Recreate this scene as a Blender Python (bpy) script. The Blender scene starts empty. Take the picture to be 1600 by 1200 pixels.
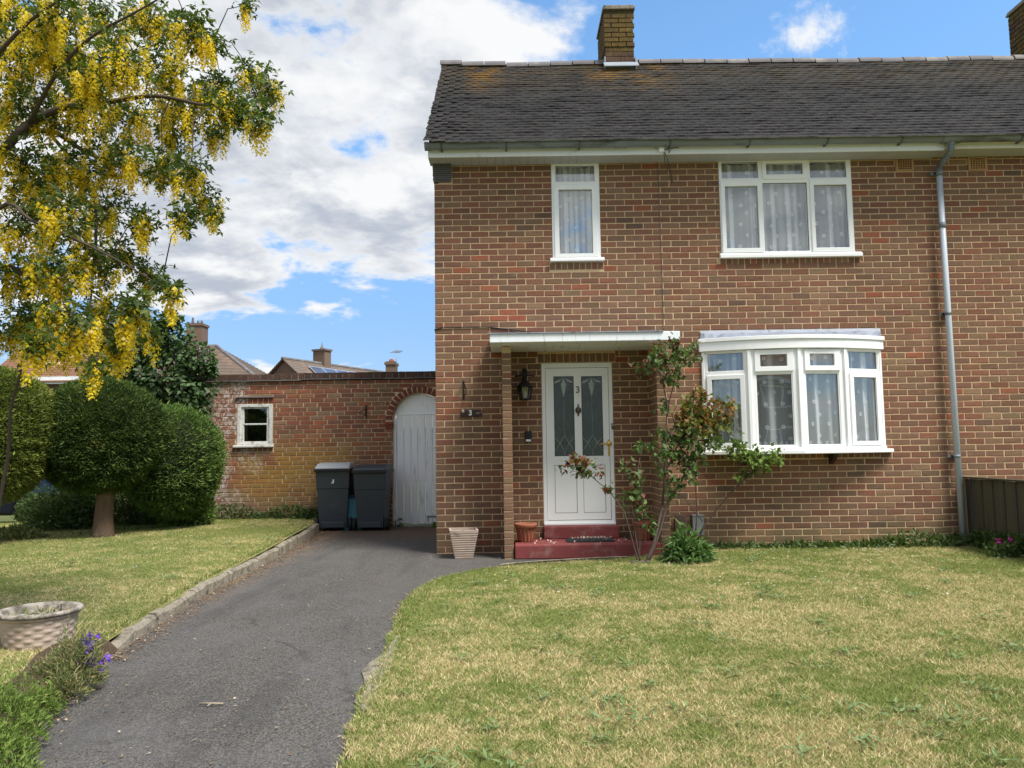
import bpy, bmesh, math, random
import numpy as np
from mathutils import Vector, Matrix

S = bpy.context.scene
COL = S.collection
random.seed(11)
R = np.random.default_rng(11)
rad = math.radians
uni = random.uniform

# ------------------------------------------------------------------ camera
PITCH, ROLL, FPX = rad(4.8), 0.0144, 1202.0
CAM = Vector((0.0, -9.32, 1.27))
cF = Vector((0, math.cos(PITCH), math.sin(PITCH)))
_u = Vector((0, -math.sin(PITCH), math.cos(PITCH)))
_r = Vector((1, 0, 0))
cR = _r * math.cos(ROLL) - _u * math.sin(ROLL)
cU = _u * math.cos(ROLL) + _r * math.sin(ROLL)
cam = bpy.data.cameras.new('camera')
cam.sensor_width = 36.0
cam.lens = 36.0 * FPX / 1600.0
cam.clip_end = 3000
cam.clip_start = 0.05
camo = bpy.data.objects.new('camera', cam)
COL.objects.link(camo)
mw = Matrix((cR, cU, -cF)).transposed().to_4x4()
mw.translation = CAM
camo.matrix_world = mw
S.camera = camo


def at(px, py, Y):
    """world point on the plane y=Y seen at photo pixel (px,py)"""
    d = cF + cR * ((px - 800) / FPX) - cU * ((py - 600) / FPX)
    return CAM + d * ((Y - CAM.y) / d.y)


# ------------------------------------------------------------------ world, sun, exposure
SUN_DIR = Vector((0.52, -0.42, 1.10)).normalized()      # towards the sun
SUN_EL = math.asin(SUN_DIR.z)
SUN_AZ = math.atan2(SUN_DIR.x, SUN_DIR.y)
S.view_settings.view_transform = 'Standard'
S.view_settings.look = 'None'
S.view_settings.exposure = 1.06
S.view_settings.gamma = 1.0
S.view_settings.use_curve_mapping = False


class N:
    """tiny node-tree writer"""
    def __init__(s, tree):
        s.t = tree

    def __call__(s, typ, inp=None, **props):
        n = s.t.nodes.new('ShaderNode' + typ)
        for k, v in props.items():
            setattr(n, k, v)
        for k, v in (inp or {}).items():
            if isinstance(v, bpy.types.NodeSocket):
                s.t.links.new(v, n.inputs[k])
            else:
                n.inputs[k].default_value = v
        return n

    def link(s, a, b):
        s.t.links.new(a, b)

    def mix(s, f, a, b, blend='MIX'):
        n = s('Mix', data_type='RGBA', blend_type=blend)
        for i, v in ((0, f), (6, a), (7, b)):
            if isinstance(v, bpy.types.NodeSocket):
                s.t.links.new(v, n.inputs[i])
            else:
                if i and len(v) == 3:
                    v = (*v, 1)
                n.inputs[i].default_value = v
        return n.outputs[2]

    def math(s, op, a, b=0.0, c=0.0, clamp=False):
        n = s('Math', operation=op, use_clamp=clamp)
        for i, v in enumerate((a, b, c)):
            if isinstance(v, bpy.types.NodeSocket):
                s.t.links.new(v, n.inputs[i])
            else:
                n.inputs[i].default_value = v
        return n.outputs[0]

    def step(s, v, a, b, lo=0.0, hi=1.0):
        n = s('MapRange', interpolation_type='SMOOTHSTEP')
        for i, x in enumerate((v, a, b, lo, hi)):
            if isinstance(x, bpy.types.NodeSocket):
                s.t.links.new(x, n.inputs[i])
            else:
                n.inputs[i].default_value = x
        return n.outputs[0]

    def noise(s, vec, scale, detail=3.0, rough=0.55, dist=0.0, col=False):
        n = s('TexNoise', {'Scale': scale, 'Detail': detail, 'Roughness': rough, 'Distortion': dist})
        if vec is not None:
            s.t.links.new(vec, n.inputs['Vector'])
        return n.outputs['Color' if col else 'Fac']

    def scale(s, vec, v):
        n = s('VectorMath', operation='MULTIPLY')
        s.t.links.new(vec, n.inputs[0])
        n.inputs[1].default_value = v
        return n.outputs[0]

    def add(s, vec, v):
        n = s('VectorMath', operation='ADD')
        s.t.links.new(vec, n.inputs[0])
        if isinstance(v, bpy.types.NodeSocket):
            s.t.links.new(v, n.inputs[1])
        else:
            n.inputs[1].default_value = v
        return n.outputs[0]


world = bpy.data.worlds.new('World')
S.world = world
world.use_nodes = True
wt = world.node_tree
wt.nodes.clear()
n = N(wt)
sky = n('TexSky', sky_type='NISHITA', sun_disc=False, sun_elevation=SUN_EL, sun_rotation=SUN_AZ,
        altitude=0.0, air_density=1.0, dust_density=0.6, ozone_density=2.6)
geo = n('TexCoord')
dirv = geo.outputs['Generated']
sep = n('SeparateXYZ', {0: dirv})
# cloud deck: the view direction meets a flat layer, so cloud bases crowd together towards the horizon
den = n.math('ADD', n.math('MAXIMUM', sep.outputs['Z'], 0.0), 0.20)
px_ = n.math('DIVIDE', sep.outputs['X'], den)
py_ = n.math('DIVIDE', sep.outputs['Y'], den)
deck = n('CombineXYZ', {0: px_, 1: py_, 2: 0.0}).outputs[0]


def cover(off):
    d_ = n.add(deck, off)
    big = n.noise(n.add(d_, (1.2, 5.5, 2.3)), 1.15, 3.0, 0.5)
    fine = n.noise(n.add(d_, (3.1, 7.7, 1.0)), 3.0, 12.0, 0.58, 0.15)
    return n.math('ADD', n.math('MULTIPLY', big, 0.62), n.math('MULTIPLY', fine, 0.85))


# the cloud bank stands to the north-west; the north-east is mostly clear, and so is a strip low down
west = n.step(px_, 0.26, -0.16)
lowgap = n.step(sep.outputs['Z'], 0.13, 0.19)
south = n.step(py_, 0.35, -0.55)  # unseen clouds added behind the camera to whiten the window reflections
bias = n.math('ADD', n.math('MULTIPLY', n.math('MAXIMUM', west, n.math('MULTIPLY', south, 1.1)), 0.23), n.math('MULTIPLY', lowgap, 0.15))
raw = cover((0, 0, 0))
dens = n.math('ADD', raw, bias)
alpha = n.step(dens, 1.015, 1.11)
# a single small cumulus over the roof
sm = n('VectorMath', operation='DISTANCE')
n.link(n.scale(dirv, (1.0, 1.0, 1.5)), sm.inputs[0])
_d = (cF + cR * ((1262 - 800) / FPX) - cU * ((48 - 600) / FPX)).normalized()
sm.inputs[1].default_value = (_d.x, _d.y, _d.z * 1.5)
wob = n.noise(dirv, 30.0, 7.0, 0.62)
puff = n.step(n.math('ADD', n.math('MULTIPLY', sm.outputs['Value'], 15.0), n.math('MULTIPLY', wob, 2.2)), 1.75, 1.0)
alpha = n.math('MAXIMUM', alpha, n.math('MULTIPLY', puff, 0.95))
# each heap is bright towards the sun above it and grey on its underside
above = cover((0.0, -0.16, 0.0))
under = n.math('SUBTRACT', above, raw)
thick = n.step(dens, 1.02, 1.20)
shade = n.math('MULTIPLY', n.step(n.math('ADD', under, n.math('MULTIPLY', thick, 0.10)), -0.04, 0.19), thick)
ccol = n.mix(shade, (4.6, 4.65, 4.7), (2.4, 2.65, 3.1))
scol = n.mix(1.0, sky.outputs[0], n.mix(n.step(sep.outputs['Z'], 0.05, 0.45), (0.52, 0.59, 0.73), (0.94, 1.20, 1.28)), 'MULTIPLY')
wc = n.mix(alpha, scol, ccol)
bg = n('Background', {'Color': wc, 'Strength': 0.10})
out = n('OutputWorld', {'Surface': bg.outputs[0]})

sun = bpy.data.lights.new('sun', 'SUN')
sun.energy = 3.0
sun.angle = rad(20)
sun.color = (1.0, 0.955, 0.88)
suno = bpy.data.objects.new('sun', sun)
COL.objects.link(suno)
suno.rotation_euler = SUN_DIR.to_track_quat('Z', 'Y').to_euler()
suno.location = (0, 0, 30)


# ------------------------------------------------------------------ object helpers
def tag(o, label=None, cat=None, group=None, kind=None):
    if label: o['label'] = label
    if cat: o['category'] = cat
    if group: o['group'] = group
    if kind: o['kind'] = kind
    return o


def put(o, parent=None):
    COL.objects.link(o)
    if parent is not None:
        o.parent = parent
        if parent.type == 'EMPTY' and parent.parent is None:
            o.matrix_parent_inverse = parent.matrix_basis.inverted()
    return o


def thing(name, loc, label, cat, group=None):
    o = bpy.data.objects.new(name, None)
    o.empty_display_size = 0.1
    COL.objects.link(o)
    o.location = loc
    o.matrix_basis = Matrix.Translation(Vector(loc))
    return tag(o, label, cat, group)


def np_mesh(name, V, F, mat=None, attrs=None, smooth=False):
    V = np.asarray(V, dtype=np.float32)
    F = np.asarray(F, dtype=np.int32)
    k = F.shape[1]
    me = bpy.data.meshes.new(name)
    me.vertices.add(len(V)); me.vertices.foreach_set('co', V.ravel())
    me.loops.add(F.size); me.loops.foreach_set('vertex_index', F.ravel())
    me.polygons.add(len(F))
    me.polygons.foreach_set('loop_start', np.arange(0, F.size, k, dtype=np.int32))
    me.polygons.foreach_set('loop_total', np.full(len(F), k, dtype=np.int32))
    me.polygons.foreach_set('use_smooth', np.full(len(F), bool(smooth)))
    for an, arr in (attrs or {}).items():
        arr = np.asarray(arr, dtype=np.float32)
        if arr.ndim == 1:
            a = me.attributes.new(an, 'FLOAT', 'POINT'); a.data.foreach_set('value', arr)
        else:
            a = me.attributes.new(an, 'FLOAT_COLOR', 'POINT')
            a.data.foreach_set('color', np.hstack([arr, np.ones((len(arr), 1), np.float32)]).ravel())
    me.update(calc_edges=True)
    if mat: me.materials.append(mat)
    return me


class MB:
    """collects shapes, then links them as ONE mesh object"""
    def __init__(s):
        s.v, s.f, s.mi, s.sm = [], [], [], []
        s.xf = None

    def add(s, verts, faces, mi=0, smooth=False):
        o = len(s.v)
        for p in verts:
            p = Vector(p)
            s.v.append(s.xf @ p if s.xf else p)
        for f in faces:
            s.f.append([i + o for i in f]); s.mi.append(mi); s.sm.append(smooth)
        return s

    def box(s, x0, x1, y0, y1, z0, z1, mi=0, m=None):
        vs = [Vector((x, y, z)) for x in (x0, x1) for y in (y0, y1) for z in (z0, z1)]
        if m: vs = [m @ v for v in vs]
        return s.add(vs, [(0, 1, 3, 2), (4, 6, 7, 5), (0, 4, 5, 1), (2, 3, 7, 6), (0, 2, 6, 4), (1, 5, 7, 3)], mi)

    def tube(s, pts, r, seg=8, mi=0, cap=True):
        pts = [Vector(p) for p in pts]
        rs = r if hasattr(r, '__len__') else [r] * len(pts)
        vs, fs = [], []
        up = None
        for i, p in enumerate(pts):
            t = (pts[min(i + 1, len(pts) - 1)] - pts[max(i - 1, 0)]).normalized()
            if up is None:
                up = t.orthogonal().normalized()
            up = (up - t * up.dot(t))
            up = up.normalized() if up.length > 1e-6 else t.orthogonal().normalized()
            b = t.cross(up)
            for k in range(seg):
                a = 2 * math.pi * k / seg
                vs.append(p + (up * math.cos(a) + b * math.sin(a)) * rs[i])
        for i in range(len(pts) - 1):
            for k in range(seg):
                k2 = (k + 1) % seg
                fs.append((i * seg + k, i * seg + k2, (i + 1) * seg + k2, (i + 1) * seg + k))
        if cap:
            fs.append(tuple(range(seg))[::-1]); fs.append(tuple((len(pts) - 1) * seg + k for k in range(seg)))
        return s.add(vs, fs, mi, True)

    def lathe(s, prof, c=(0, 0, 0), seg=20, mi=0, sx=1.0, sy=1.0, smooth=True, axis='Z'):
        vs, fs = [], []
        for (r, z) in prof:
            for k in range(seg):
                a = 2 * math.pi * k / seg
                p = (r * math.cos(a) * sx, r * math.sin(a) * sy, z)
                if axis == 'X': p = (p[2], p[0], p[1])
                if axis == 'Y': p = (p[0], p[2], p[1])
                vs.append(Vector(c) + Vector(p))
        for i in range(len(prof) - 1):
            for k in range(seg):
                k2 = (k + 1) % seg
                fs.append((i * seg + k, i * seg + k2, (i + 1) * seg + k2, (i + 1) * seg + k))
        return s.add(vs, fs, mi, smooth)

    def prism(s, poly, d0, d1, axis='Y', mi=0):
        """poly in the two other axes, extruded along axis from d0 to d1"""
        def p3(a, b, d):
            return {'Y': (a, d, b), 'X': (d, a, b), 'Z': (a, b, d)}[axis]
        k = len(poly)
        vs = [p3(a, b, d0) for a, b in poly] + [p3(a, b, d1) for a, b in poly]
        fs = [tuple(range(k)), tuple(range(2 * k - 1, k - 1, -1))]
        fs += [(i, k + i, k + (i + 1) % k, (i + 1) % k) for i in range(k)]
        return s.add(vs, fs, mi)

    def plate(s, x0, x1, z0, z1, holes, y0, y1, mi=0):
        """a plate in XZ from y0 (front) to y1 with rectangular holes (x0,x1,z0,z1)"""
        xs = sorted({x0, x1, *[h[0] for h in holes], *[h[1] for h in holes]})
        zs = sorted({z0, z1, *[h[2] for h in holes], *[h[3] for h in holes]})
        full = {}
        for i in range(len(xs) - 1):
            for j in range(len(zs) - 1):
                cx, cz = (xs[i] + xs[i + 1]) / 2, (zs[j] + zs[j + 1]) / 2
                full[i, j] = not any(h[0] < cx < h[1] and h[2] < cz < h[3] for h in holes)
        idx, vs, fs = {}, [], []

        def v(i, j, b):
            if (i, j, b) not in idx:
                idx[i, j, b] = len(vs); vs.append((xs[i], y1 if b else y0, zs[j]))
            return idx[i, j, b]
        for (i, j), f in full.items():
            if not f: continue
            fs.append((v(i, j, 0), v(i + 1, j, 0), v(i + 1, j + 1, 0), v(i, j + 1, 0)))
            fs.append((v(i, j, 1), v(i, j + 1, 1), v(i + 1, j + 1, 1), v(i + 1, j, 1)))
            for di, dj, a, b in ((-1, 0, (i, j), (i, j + 1)), (1, 0, (i + 1, j), (i + 1, j + 1)),
                                 (0, -1, (i, j), (i + 1, j)), (0, 1, (i, j + 1), (i + 1, j + 1))):
                if not full.get((i + di, j + dj), False):
                    fs.append((v(*a, 0), v(*a, 1), v(*b, 1), v(*b, 0)))
        return s.add(vs, fs, mi)

    def mesh(s, name, mats):
        me = bpy.data.meshes.new(name)
        me.from_pydata([tuple(v) for v in s.v], [], s.f)
        for m in (mats if isinstance(mats, (list, tuple)) else [mats]):
            me.materials.append(m)
        me.polygons.foreach_set('material_index', s.mi)
        me.polygons.foreach_set('use_smooth', s.sm)
        bm = bmesh.new(); bm.from_mesh(me)
        bmesh.ops.recalc_face_normals(bm, faces=bm.faces)
        bm.to_mesh(me); bm.free()
        return me

    def build(s, name, mats, parent=None, bevel=0.0, seg=2):
        o = bpy.data.objects.new(name, s.mesh(name, mats))
        put(o, parent)
        if bevel:
            b = o.modifiers.new('bevel', 'BEVEL'); b.width = bevel; b.segments = seg
            b.limit_method = 'ANGLE'; b.angle_limit = rad(40); b.harden_normals = False
        return o


def inst(name, me, parent=None, loc=(0, 0, 0), rot=(0, 0, 0), sc=(1, 1, 1), color=None):
    o = bpy.data.objects.new(name, me)
    put(o, parent)
    o.location = loc; o.rotation_euler = rot; o.scale = sc
    if color is not None: o.color = (*color[:3], 1)
    return o


# ------------------------------------------------------------------ materials
def new_mat(name):
    m = bpy.data.materials.new(name)
    m.use_nodes = True
    m.node_tree.nodes.clear()
    return m, N(m.node_tree)


def finish(n, col, rough=0.6, bump=None, bstr=0.3, bdist=0.01, spec=0.4, metal=0.0, sheen=0.0, coat=0.0):
    p = n('BsdfPrincipled', {'Roughness': rough, 'Specular IOR Level': spec, 'Metallic': metal, 'Coat Weight': coat})
    if isinstance(col, bpy.types.NodeSocket): n.link(col, p.inputs['Base Color'])
    else: p.inputs['Base Color'].default_value = (*col[:3], 1)
    if bump is not None:
        b = n('Bump', {'Strength': bstr, 'Distance': bdist, 'Height': bump})
        n.link(b.outputs[0], p.inputs['Normal'])
    n('OutputMaterial', {'Surface': p.outputs[0]})
    return p


def M(name, c, rough=0.6, var=0.2, scale=6.0, bump=0.25, bscale=60.0, spec=0.35, metal=0.0, dirt=None, dirtamt=0.0, dscale=3.0, stretch=(1, 1, 1), bdist=0.006, coat=0.0):
    m, n = new_mat(name)
    pos = n.scale(n('NewGeometry').outputs['Position'], stretch)
    f = n.noise(pos, scale, 5, 0.6)
    c = Vector(c[:3])
    col = n.mix(f, tuple(c * (1 - var)), tuple(c * (1 + var)))
    if dirt is not None:
        d = n.step(n.noise(n.add(pos, (5, 3, 1)), dscale, 6, 0.62), 0.62 - dirtamt * 0.4, 0.85 - dirtamt * 0.3)
        col = n.mix(d, col, dirt)
    finish(n, col, rough, n.noise(pos, bscale, 4, 0.6), bump, bdist, spec, metal, coat=coat)
    return m


def brick_mat(name, use_obj, stain):
    """fired-brick surface; the brick's own colour comes from the object (single bricks) or the mesh (the rest)"""
    m, n = new_mat(name)
    base = n('ObjectInfo').outputs['Color'] if use_obj else n('Attribute', attribute_name='Col').outputs['Color']
    pos = n('NewGeometry').outputs['Position']
    sx = n('SeparateXYZ', {0: pos})
    X, Z = sx.outputs['X'], sx.outputs['Z']
    v = n.noise(pos, 34.0, 5, 0.65)
    col = n.mix(1.0, base, n.mix(v, (0.62, 0.62, 0.62), (1.38, 1.36, 1.33)), 'MULTIPLY')
    fl = n.noise(n.scale(pos, (7, 7, 26)), 1.0, 4, 0.6)
    col = n.mix(n.math('MULTIPLY', n.step(fl, 0.60, 0.74), 0.40), col, (0.30, 0.25, 0.22))
    sp = n.noise(n.add(pos, (3, 1, 7)), 70.0, 3, 0.6)
    col = n.mix(n.math('MULTIPLY', n.step(sp, 0.66, 0.74), 0.6), col, (0.045, 0.035, 0.03))
    drift = n.noise(n.scale(pos, (0.55, 0.55, 0.35)), 1.6, 4, 0.6)
    col = n.mix(1.0, col, n.mix(drift, (0.80, 0.78, 0.76), (1.20, 1.20, 1.20)), 'MULTIPLY')
    streak = n.step(n.noise(n.scale(pos, (3.2, 3.2, 0.22)), 1.7, 4, 0.65), 0.56, 0.74)
    col = n.mix(n.math('MULTIPLY', streak, 0.28), col, (0.085, 0.07, 0.055))
    if stain == 'house':
        low = n.math('MULTIPLY', n.step(Z, 0.75, 0.05), n.step(n.noise(pos, 2.6, 5, 0.6), 0.34, 0.66))
        col = n.mix(n.math('MULTIPLY', low, 0.65), col, (0.085, 0.085, 0.05))
    else:
        w = n.noise(n.add(pos, (1.3, 0, 4.1)), 1.5, 7, 0.66)
        left = n.step(X, -3.6, -5.0)
        white = n.step(n.math('ADD', w, n.math('MULTIPLY', left, 0.20)), 0.585, 0.68)
        patch = n.step(n.noise(pos, 26, 4, 0.65), 0.42, 0.60)
        col = n.mix(n.math('MULTIPLY', n.math('MULTIPLY', white, patch), 0.85), col, (0.55, 0.50, 0.46))
        yz = n.math('MULTIPLY', n.step(Z, 1.65, 1.1), n.step(X, -2.3, -2.8))
        yz = n.math('MULTIPLY', yz, n.step(X, -4.9, -4.2))
        y = n.math('MULTIPLY', n.step(n.noise(n.add(pos, (7, 2, 2)), 1.9, 5, 0.62), 0.30, 0.52), yz)
        col = n.mix(n.math('MULTIPLY', y, 0.62), col, (0.33, 0.20, 0.04))
        gr = n.step(Z, 0.75, 0.25)
        col = n.mix(n.math('MULTIPLY', gr, 0.6), col, (0.15, 0.12, 0.09))
    finish(n, col, 0.88, n.noise(pos, 95, 5, 0.7), 0.55, 0.006, 0.2)
    return m


m_brick_o = brick_mat('house_brick_single', True, 'house')
m_brick_s = brick_mat('house_brick', False, 'house')
m_gbrick_o = brick_mat('outhouse_brick_single', True, 'garden')
m_gbrick_s = brick_mat('outhouse_brick', False, 'garden')
m_mortar = M('mortar', (0.55, 0.395, 0.24), 0.95, 0.22, 9, 0.5, 120, 0.1, dirt=(0.34, 0.28, 0.2), dirtamt=0.1, dscale=1.4)
m_gmortar = M('old_mortar', (0.60, 0.46, 0.31), 0.95, 0.3, 9, 0.6, 90, 0.1, dirt=(0.2, 0.15, 0.1), dirtamt=0.2)


def tile_mat(name, use_obj):
    m, n = new_mat(name)
    base = n('ObjectInfo').outputs['Color'] if use_obj else n('Attribute', attribute_name='Col').outputs['Color']
    pos = n('NewGeometry').outputs['Position']
    sx = n('SeparateXYZ', {0: pos})
    col = n.mix(1.0, base, n.mix(n.noise(pos, 22, 5, 0.7), (0.6, 0.6, 0.6), (1.35, 1.35, 1.35)), 'MULTIPLY')
    big_ = n.noise(n.scale(pos, (0.45, 0.45, 0.9)), 1.5, 4, 0.6)
    col = n.mix(1.0, col, n.mix(big_, (0.55, 0.52, 0.52), (1.45, 1.4, 1.35)), 'MULTIPLY')
    moss = n.math('MULTIPLY', n.step(sx.outputs['Z'], 5.6, 7.0), n.step(n.noise(n.add(pos, (8, 1, 2)), 1.1, 5, 0.65), 0.38, 0.60))
    col = n.mix(n.math('MULTIPLY', moss, 0.35), col, (0.085, 0.068, 0.038))
    li = n.step(n.noise(n.add(pos, (2, 9, 4)), 30, 5, 0.7), 0.57, 0.70)
    col = n.mix(n.math('MULTIPLY', li, 0.55), col, (0.24, 0.23, 0.21))
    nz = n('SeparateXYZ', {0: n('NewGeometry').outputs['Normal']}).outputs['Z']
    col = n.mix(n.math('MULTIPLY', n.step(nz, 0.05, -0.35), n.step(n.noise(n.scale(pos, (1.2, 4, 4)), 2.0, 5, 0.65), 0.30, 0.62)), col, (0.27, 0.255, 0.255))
    # orange lichen streaks below the chimney and along the ridge
    up = n.step(sx.outputs['Z'], 5.9, 7.0)
    c1 = n.math('ABSOLUTE', n.math('SUBTRACT', sx.outputs['X'], 1.75))
    c2 = n.math('ABSOLUTE', n.math('SUBTRACT', sx.outputs['X'], -0.35))
    near = n.math('MAXIMUM', n.step(c1, 0.95, 0.1), n.math('MULTIPLY', n.step(c2, 0.45, 0.05), 0.8))
    near = n.math('MAXIMUM', near, 0.12)
    oz = n.math('MULTIPLY', n.math('MULTIPLY', up, near), n.step(n.noise(pos, 3.2, 5, 0.65), 0.36, 0.62))
    oz = n.math('MULTIPLY', oz, n.step(n.noise(pos, 40, 4, 0.7), 0.36, 0.56))
    col = n.mix(n.math('MULTIPLY', oz, 1.0), col, (0.33, 0.17, 0.018))
    finish(n, col, 0.82, n.noise(pos, 120, 4, 0.7), 0.5, 0.005, 0.25)
    return m


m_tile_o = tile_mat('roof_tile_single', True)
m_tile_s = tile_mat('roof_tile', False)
m_under = M('roof_underlay', (0.012, 0.011, 0.012), 0.95, 0.2)
m_ridge = M('ridge_clay', (0.135, 0.125, 0.13), 0.8, 0.35, 5, 0.5, 60, dirt=(0.24, 0.22, 0.19), dirtamt=0.4)
m_white = M('white_upvc', (0.86, 0.87, 0.87), 0.32, 0.03, 3, 0.02, 20, 0.5, dirt=(0.62, 0.61, 0.57), dirtamt=0.05)
m_white2 = M('white_board', (0.80, 0.83, 0.86), 0.45, 0.05, 3, 0.05, 20, 0.4, dirt=(0.45, 0.43, 0.38), dirtamt=0.12, dscale=5)
m_cream = M('cream_board', (0.70, 0.68, 0.60), 0.5, 0.06, 3, 0.05, 20, 0.4, dirt=(0.4, 0.37, 0.3), dirtamt=0.15)
m_soffit = M('soffit', (0.40, 0.40, 0.40), 0.6, 0.08)
m_gasket_shade = M('black_gasket_and_hole_shade', (0.012, 0.012, 0.013), 0.5, 0.1)
m_gutter = M('grey_gutter', (0.19, 0.215, 0.235), 0.45, 0.2, 4, 0.1, 30, dirt=(0.06, 0.065, 0.065), dirtamt=0.36, dscale=4, stretch=(0.5, 1, 3))
m_pipe = M('grey_pipe', (0.46, 0.51, 0.57), 0.35, 0.06, 4, 0.05, 30, dirt=(0.22, 0.24, 0.26), dirtamt=0.15, stretch=(1, 1, .3))
m_lead = M('lead', (0.23, 0.26, 0.32), 0.55, 0.35, 5, 0.3, 30, dirt=(0.05, 0.055, 0.06), dirtamt=0.3, dscale=12)
m_canopy = M('painted_canopy', (0.80, 0.83, 0.86), 0.6, 0.08, 4, 0.2, 40, dirt=(0.10, 0.105, 0.11), dirtamt=0.14, dscale=2.2, stretch=(9, 1, 1.2))
m_red = M('red_step_paint', (0.185, 0.040, 0.038), 0.7, 0.3, 7, 0.5, 60, dirt=(0.26, 0.15, 0.13), dirtamt=0.26, dscale=6)
m_black = M('black_iron', (0.012, 0.012, 0.013), 0.45, 0.3, 12, 0.3, 60)
m_brass = M('brass', (0.62, 0.40, 0.10), 0.28, 0.15, 20, 0.05, 40, metal=1.0)
m_bronze = M('bronze_knocker', (0.11, 0.085, 0.07), 0.4, 0.3, 30, 0.1, 40, metal=0.6)
m_ochre = M('air_brick_clay', (0.42, 0.24, 0.115), 0.85, 0.15, 20)
m_conc = M('concrete', (0.27, 0.235, 0.18), 0.94, 0.4, 14, 1.0, 45, 0.15, dirt=(0.085, 0.075, 0.05), dirtamt=0.42, dscale=9, bdist=.012)
m_gatepaint = M('peeling_gate_paint', (0.86, 0.89, 0.92), 0.6, 0.08, 3, 0.25, 30, dirt=(0.42, 0.43, 0.42), dirtamt=0.12, dscale=3.5, stretch=(5, 1, 0.7))
m_oldwhite = M('flaking_white_paint', (0.60, 0.60, 0.57), 0.7, 0.1, 6, 0.5, 40, dirt=(0.17, 0.14, 0.11), dirtamt=0.32, dscale=13)
m_darkwood = M('fence_wood', (0.070, 0.060, 0.046), 0.85, 0.5, 3, 0.6, 40, dirt=(0.085, 0.098, 0.030), dirtamt=0.5, dscale=2.0, stretch=(6, 6, 0.6))
m_palewood = M('weathered_timber', (0.30, 0.25, 0.18), 0.85, 0.25, 4, 0.5, 40)
m_plaque = M('dark_plaque', (0.04, 0.02, 0.017), 0.45, 0.3, 20, 0.2, 60)
m_terra = M('terracotta', (0.29, 0.10, 0.055), 0.75, 0.18, 9, 0.2, 60, dirt=(0.36, 0.24, 0.18), dirtamt=0.15)
m_stonepot = M('cast_stone', (0.42, 0.33, 0.265), 0.9, 0.25, 8, 0.5, 70, dirt=(0.16, 0.13, 0.09), dirtamt=0.25, dscale=8)
m_stonerim = M('lichen_stone', (0.40, 0.355, 0.30), 0.95, 0.4, 16, 0.8, 60, dirt=(0.12, 0.105, 0.08), dirtamt=0.55, dscale=14)
m_soil = M('soil', (0.085, 0.06, 0.04), 0.97, 0.5, 12, 1.0, 50, 0.1, bdist=0.02)
m_bin = M('bin_plastic', (0.035, 0.044, 0.053), 0.42, 0.12, 4, 0.12, 200, 0.45, dirt=(0.08, 0.085, 0.085), dirtamt=0.1)
m_binlid = M('grey_lid_plastic', (0.34, 0.36, 0.38), 0.30, 0.12, 5, 0.08, 120, 0.5)
m_binblk = M('black_plastic', (0.012, 0.013, 0.015), 0.4, 0.2)
m_teal = M('teal_plastic', (0.05, 0.20, 0.25), 0.45, 0.1)
m_mat = M('rubber_mat', (0.02, 0.021, 0.024), 0.8, 0.3, 60, 0.9, 140)
m_greybox = M('grey_cover', (0.20, 0.22, 0.23), 0.5, 0.08)
m_brownstone = M('brown_slab', (0.09, 0.062, 0.05), 0.8, 0.25, 14)
m_curtainflower = M('curtain_motif', (0.85, 0.86, 0.86), 0.9, 0.02)
m_paint3 = M('white_number_paint', (0.75, 0.75, 0.74), 0.6, 0.05)
m_bark = M('laburnum_bark', (0.075, 0.055, 0.04), 0.85, 0.35, 10, 0.6, 50)
m_bark2 = M('conifer_bark', (0.17, 0.115, 0.08), 0.92, 0.35, 5, 1.0, 24, 0.1, stretch=(5, 5, 0.9), bdist=0.02)
m_stem = M('rose_stem', (0.085, 0.062, 0.05), 0.8, 0.35, 14, 0.4, 60)
m_solarframe = M('alloy', (0.6, 0.62, 0.64), 0.35, 0.05, metal=0.6)
m_solar = M('solar_cell', (0.07, 0.085, 0.13), 0.15, 0.1, spec=0.8)
m_farbrick = M('far_brick', (0.165, 0.112, 0.082), 0.9, 0.3, 9, 0.4, 14, stretch=(1, 1, 3))
m_fartile = M('far_brown_tile', (0.21, 0.105, 0.07), 0.85, 0.25, 4, 0.4, 20)
m_fartile2 = M('far_grey_tile', (0.15, 0.115, 0.09), 0.85, 0.3, 3, 0.4, 20, dirt=(0.27, 0.17, 0.11), dirtamt=0.3, dscale=1.2)
m_farglass = M('far_glass', (0.04, 0.06, 0.07), 0.08, 0.1, spec=0.8)
m_carpaint = M('navy_car_paint', (0.004, 0.005, 0.014), 0.3, 0.05, 2, 0.0, 20, 0.3)
m_tyre = M('tyre', (0.015, 0.015, 0.016), 0.85, 0.2)
m_alloy = M('wheel_alloy', (0.4, 0.41, 0.42), 0.3, 0.05, metal=0.8)
m_pink = M('pink_petal', (0.62, 0.05, 0.35), 0.7, 0.2)
m_violet = M('violet_petal', (0.13, 0.045, 0.42), 0.7, 0.25)
m_petal = M('pale_petal', (0.62, 0.52, 0.45), 0.8, 0.25)
m_wire = M('cable', (0.02, 0.02, 0.022), 0.5, 0.2)
m_wire2 = M('grey_cable', (0.19, 0.17, 0.155), 0.6, 0.2)
m_pole = M('aerial_metal', (0.25, 0.25, 0.26), 0.4, 0.1, metal=0.7)


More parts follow.
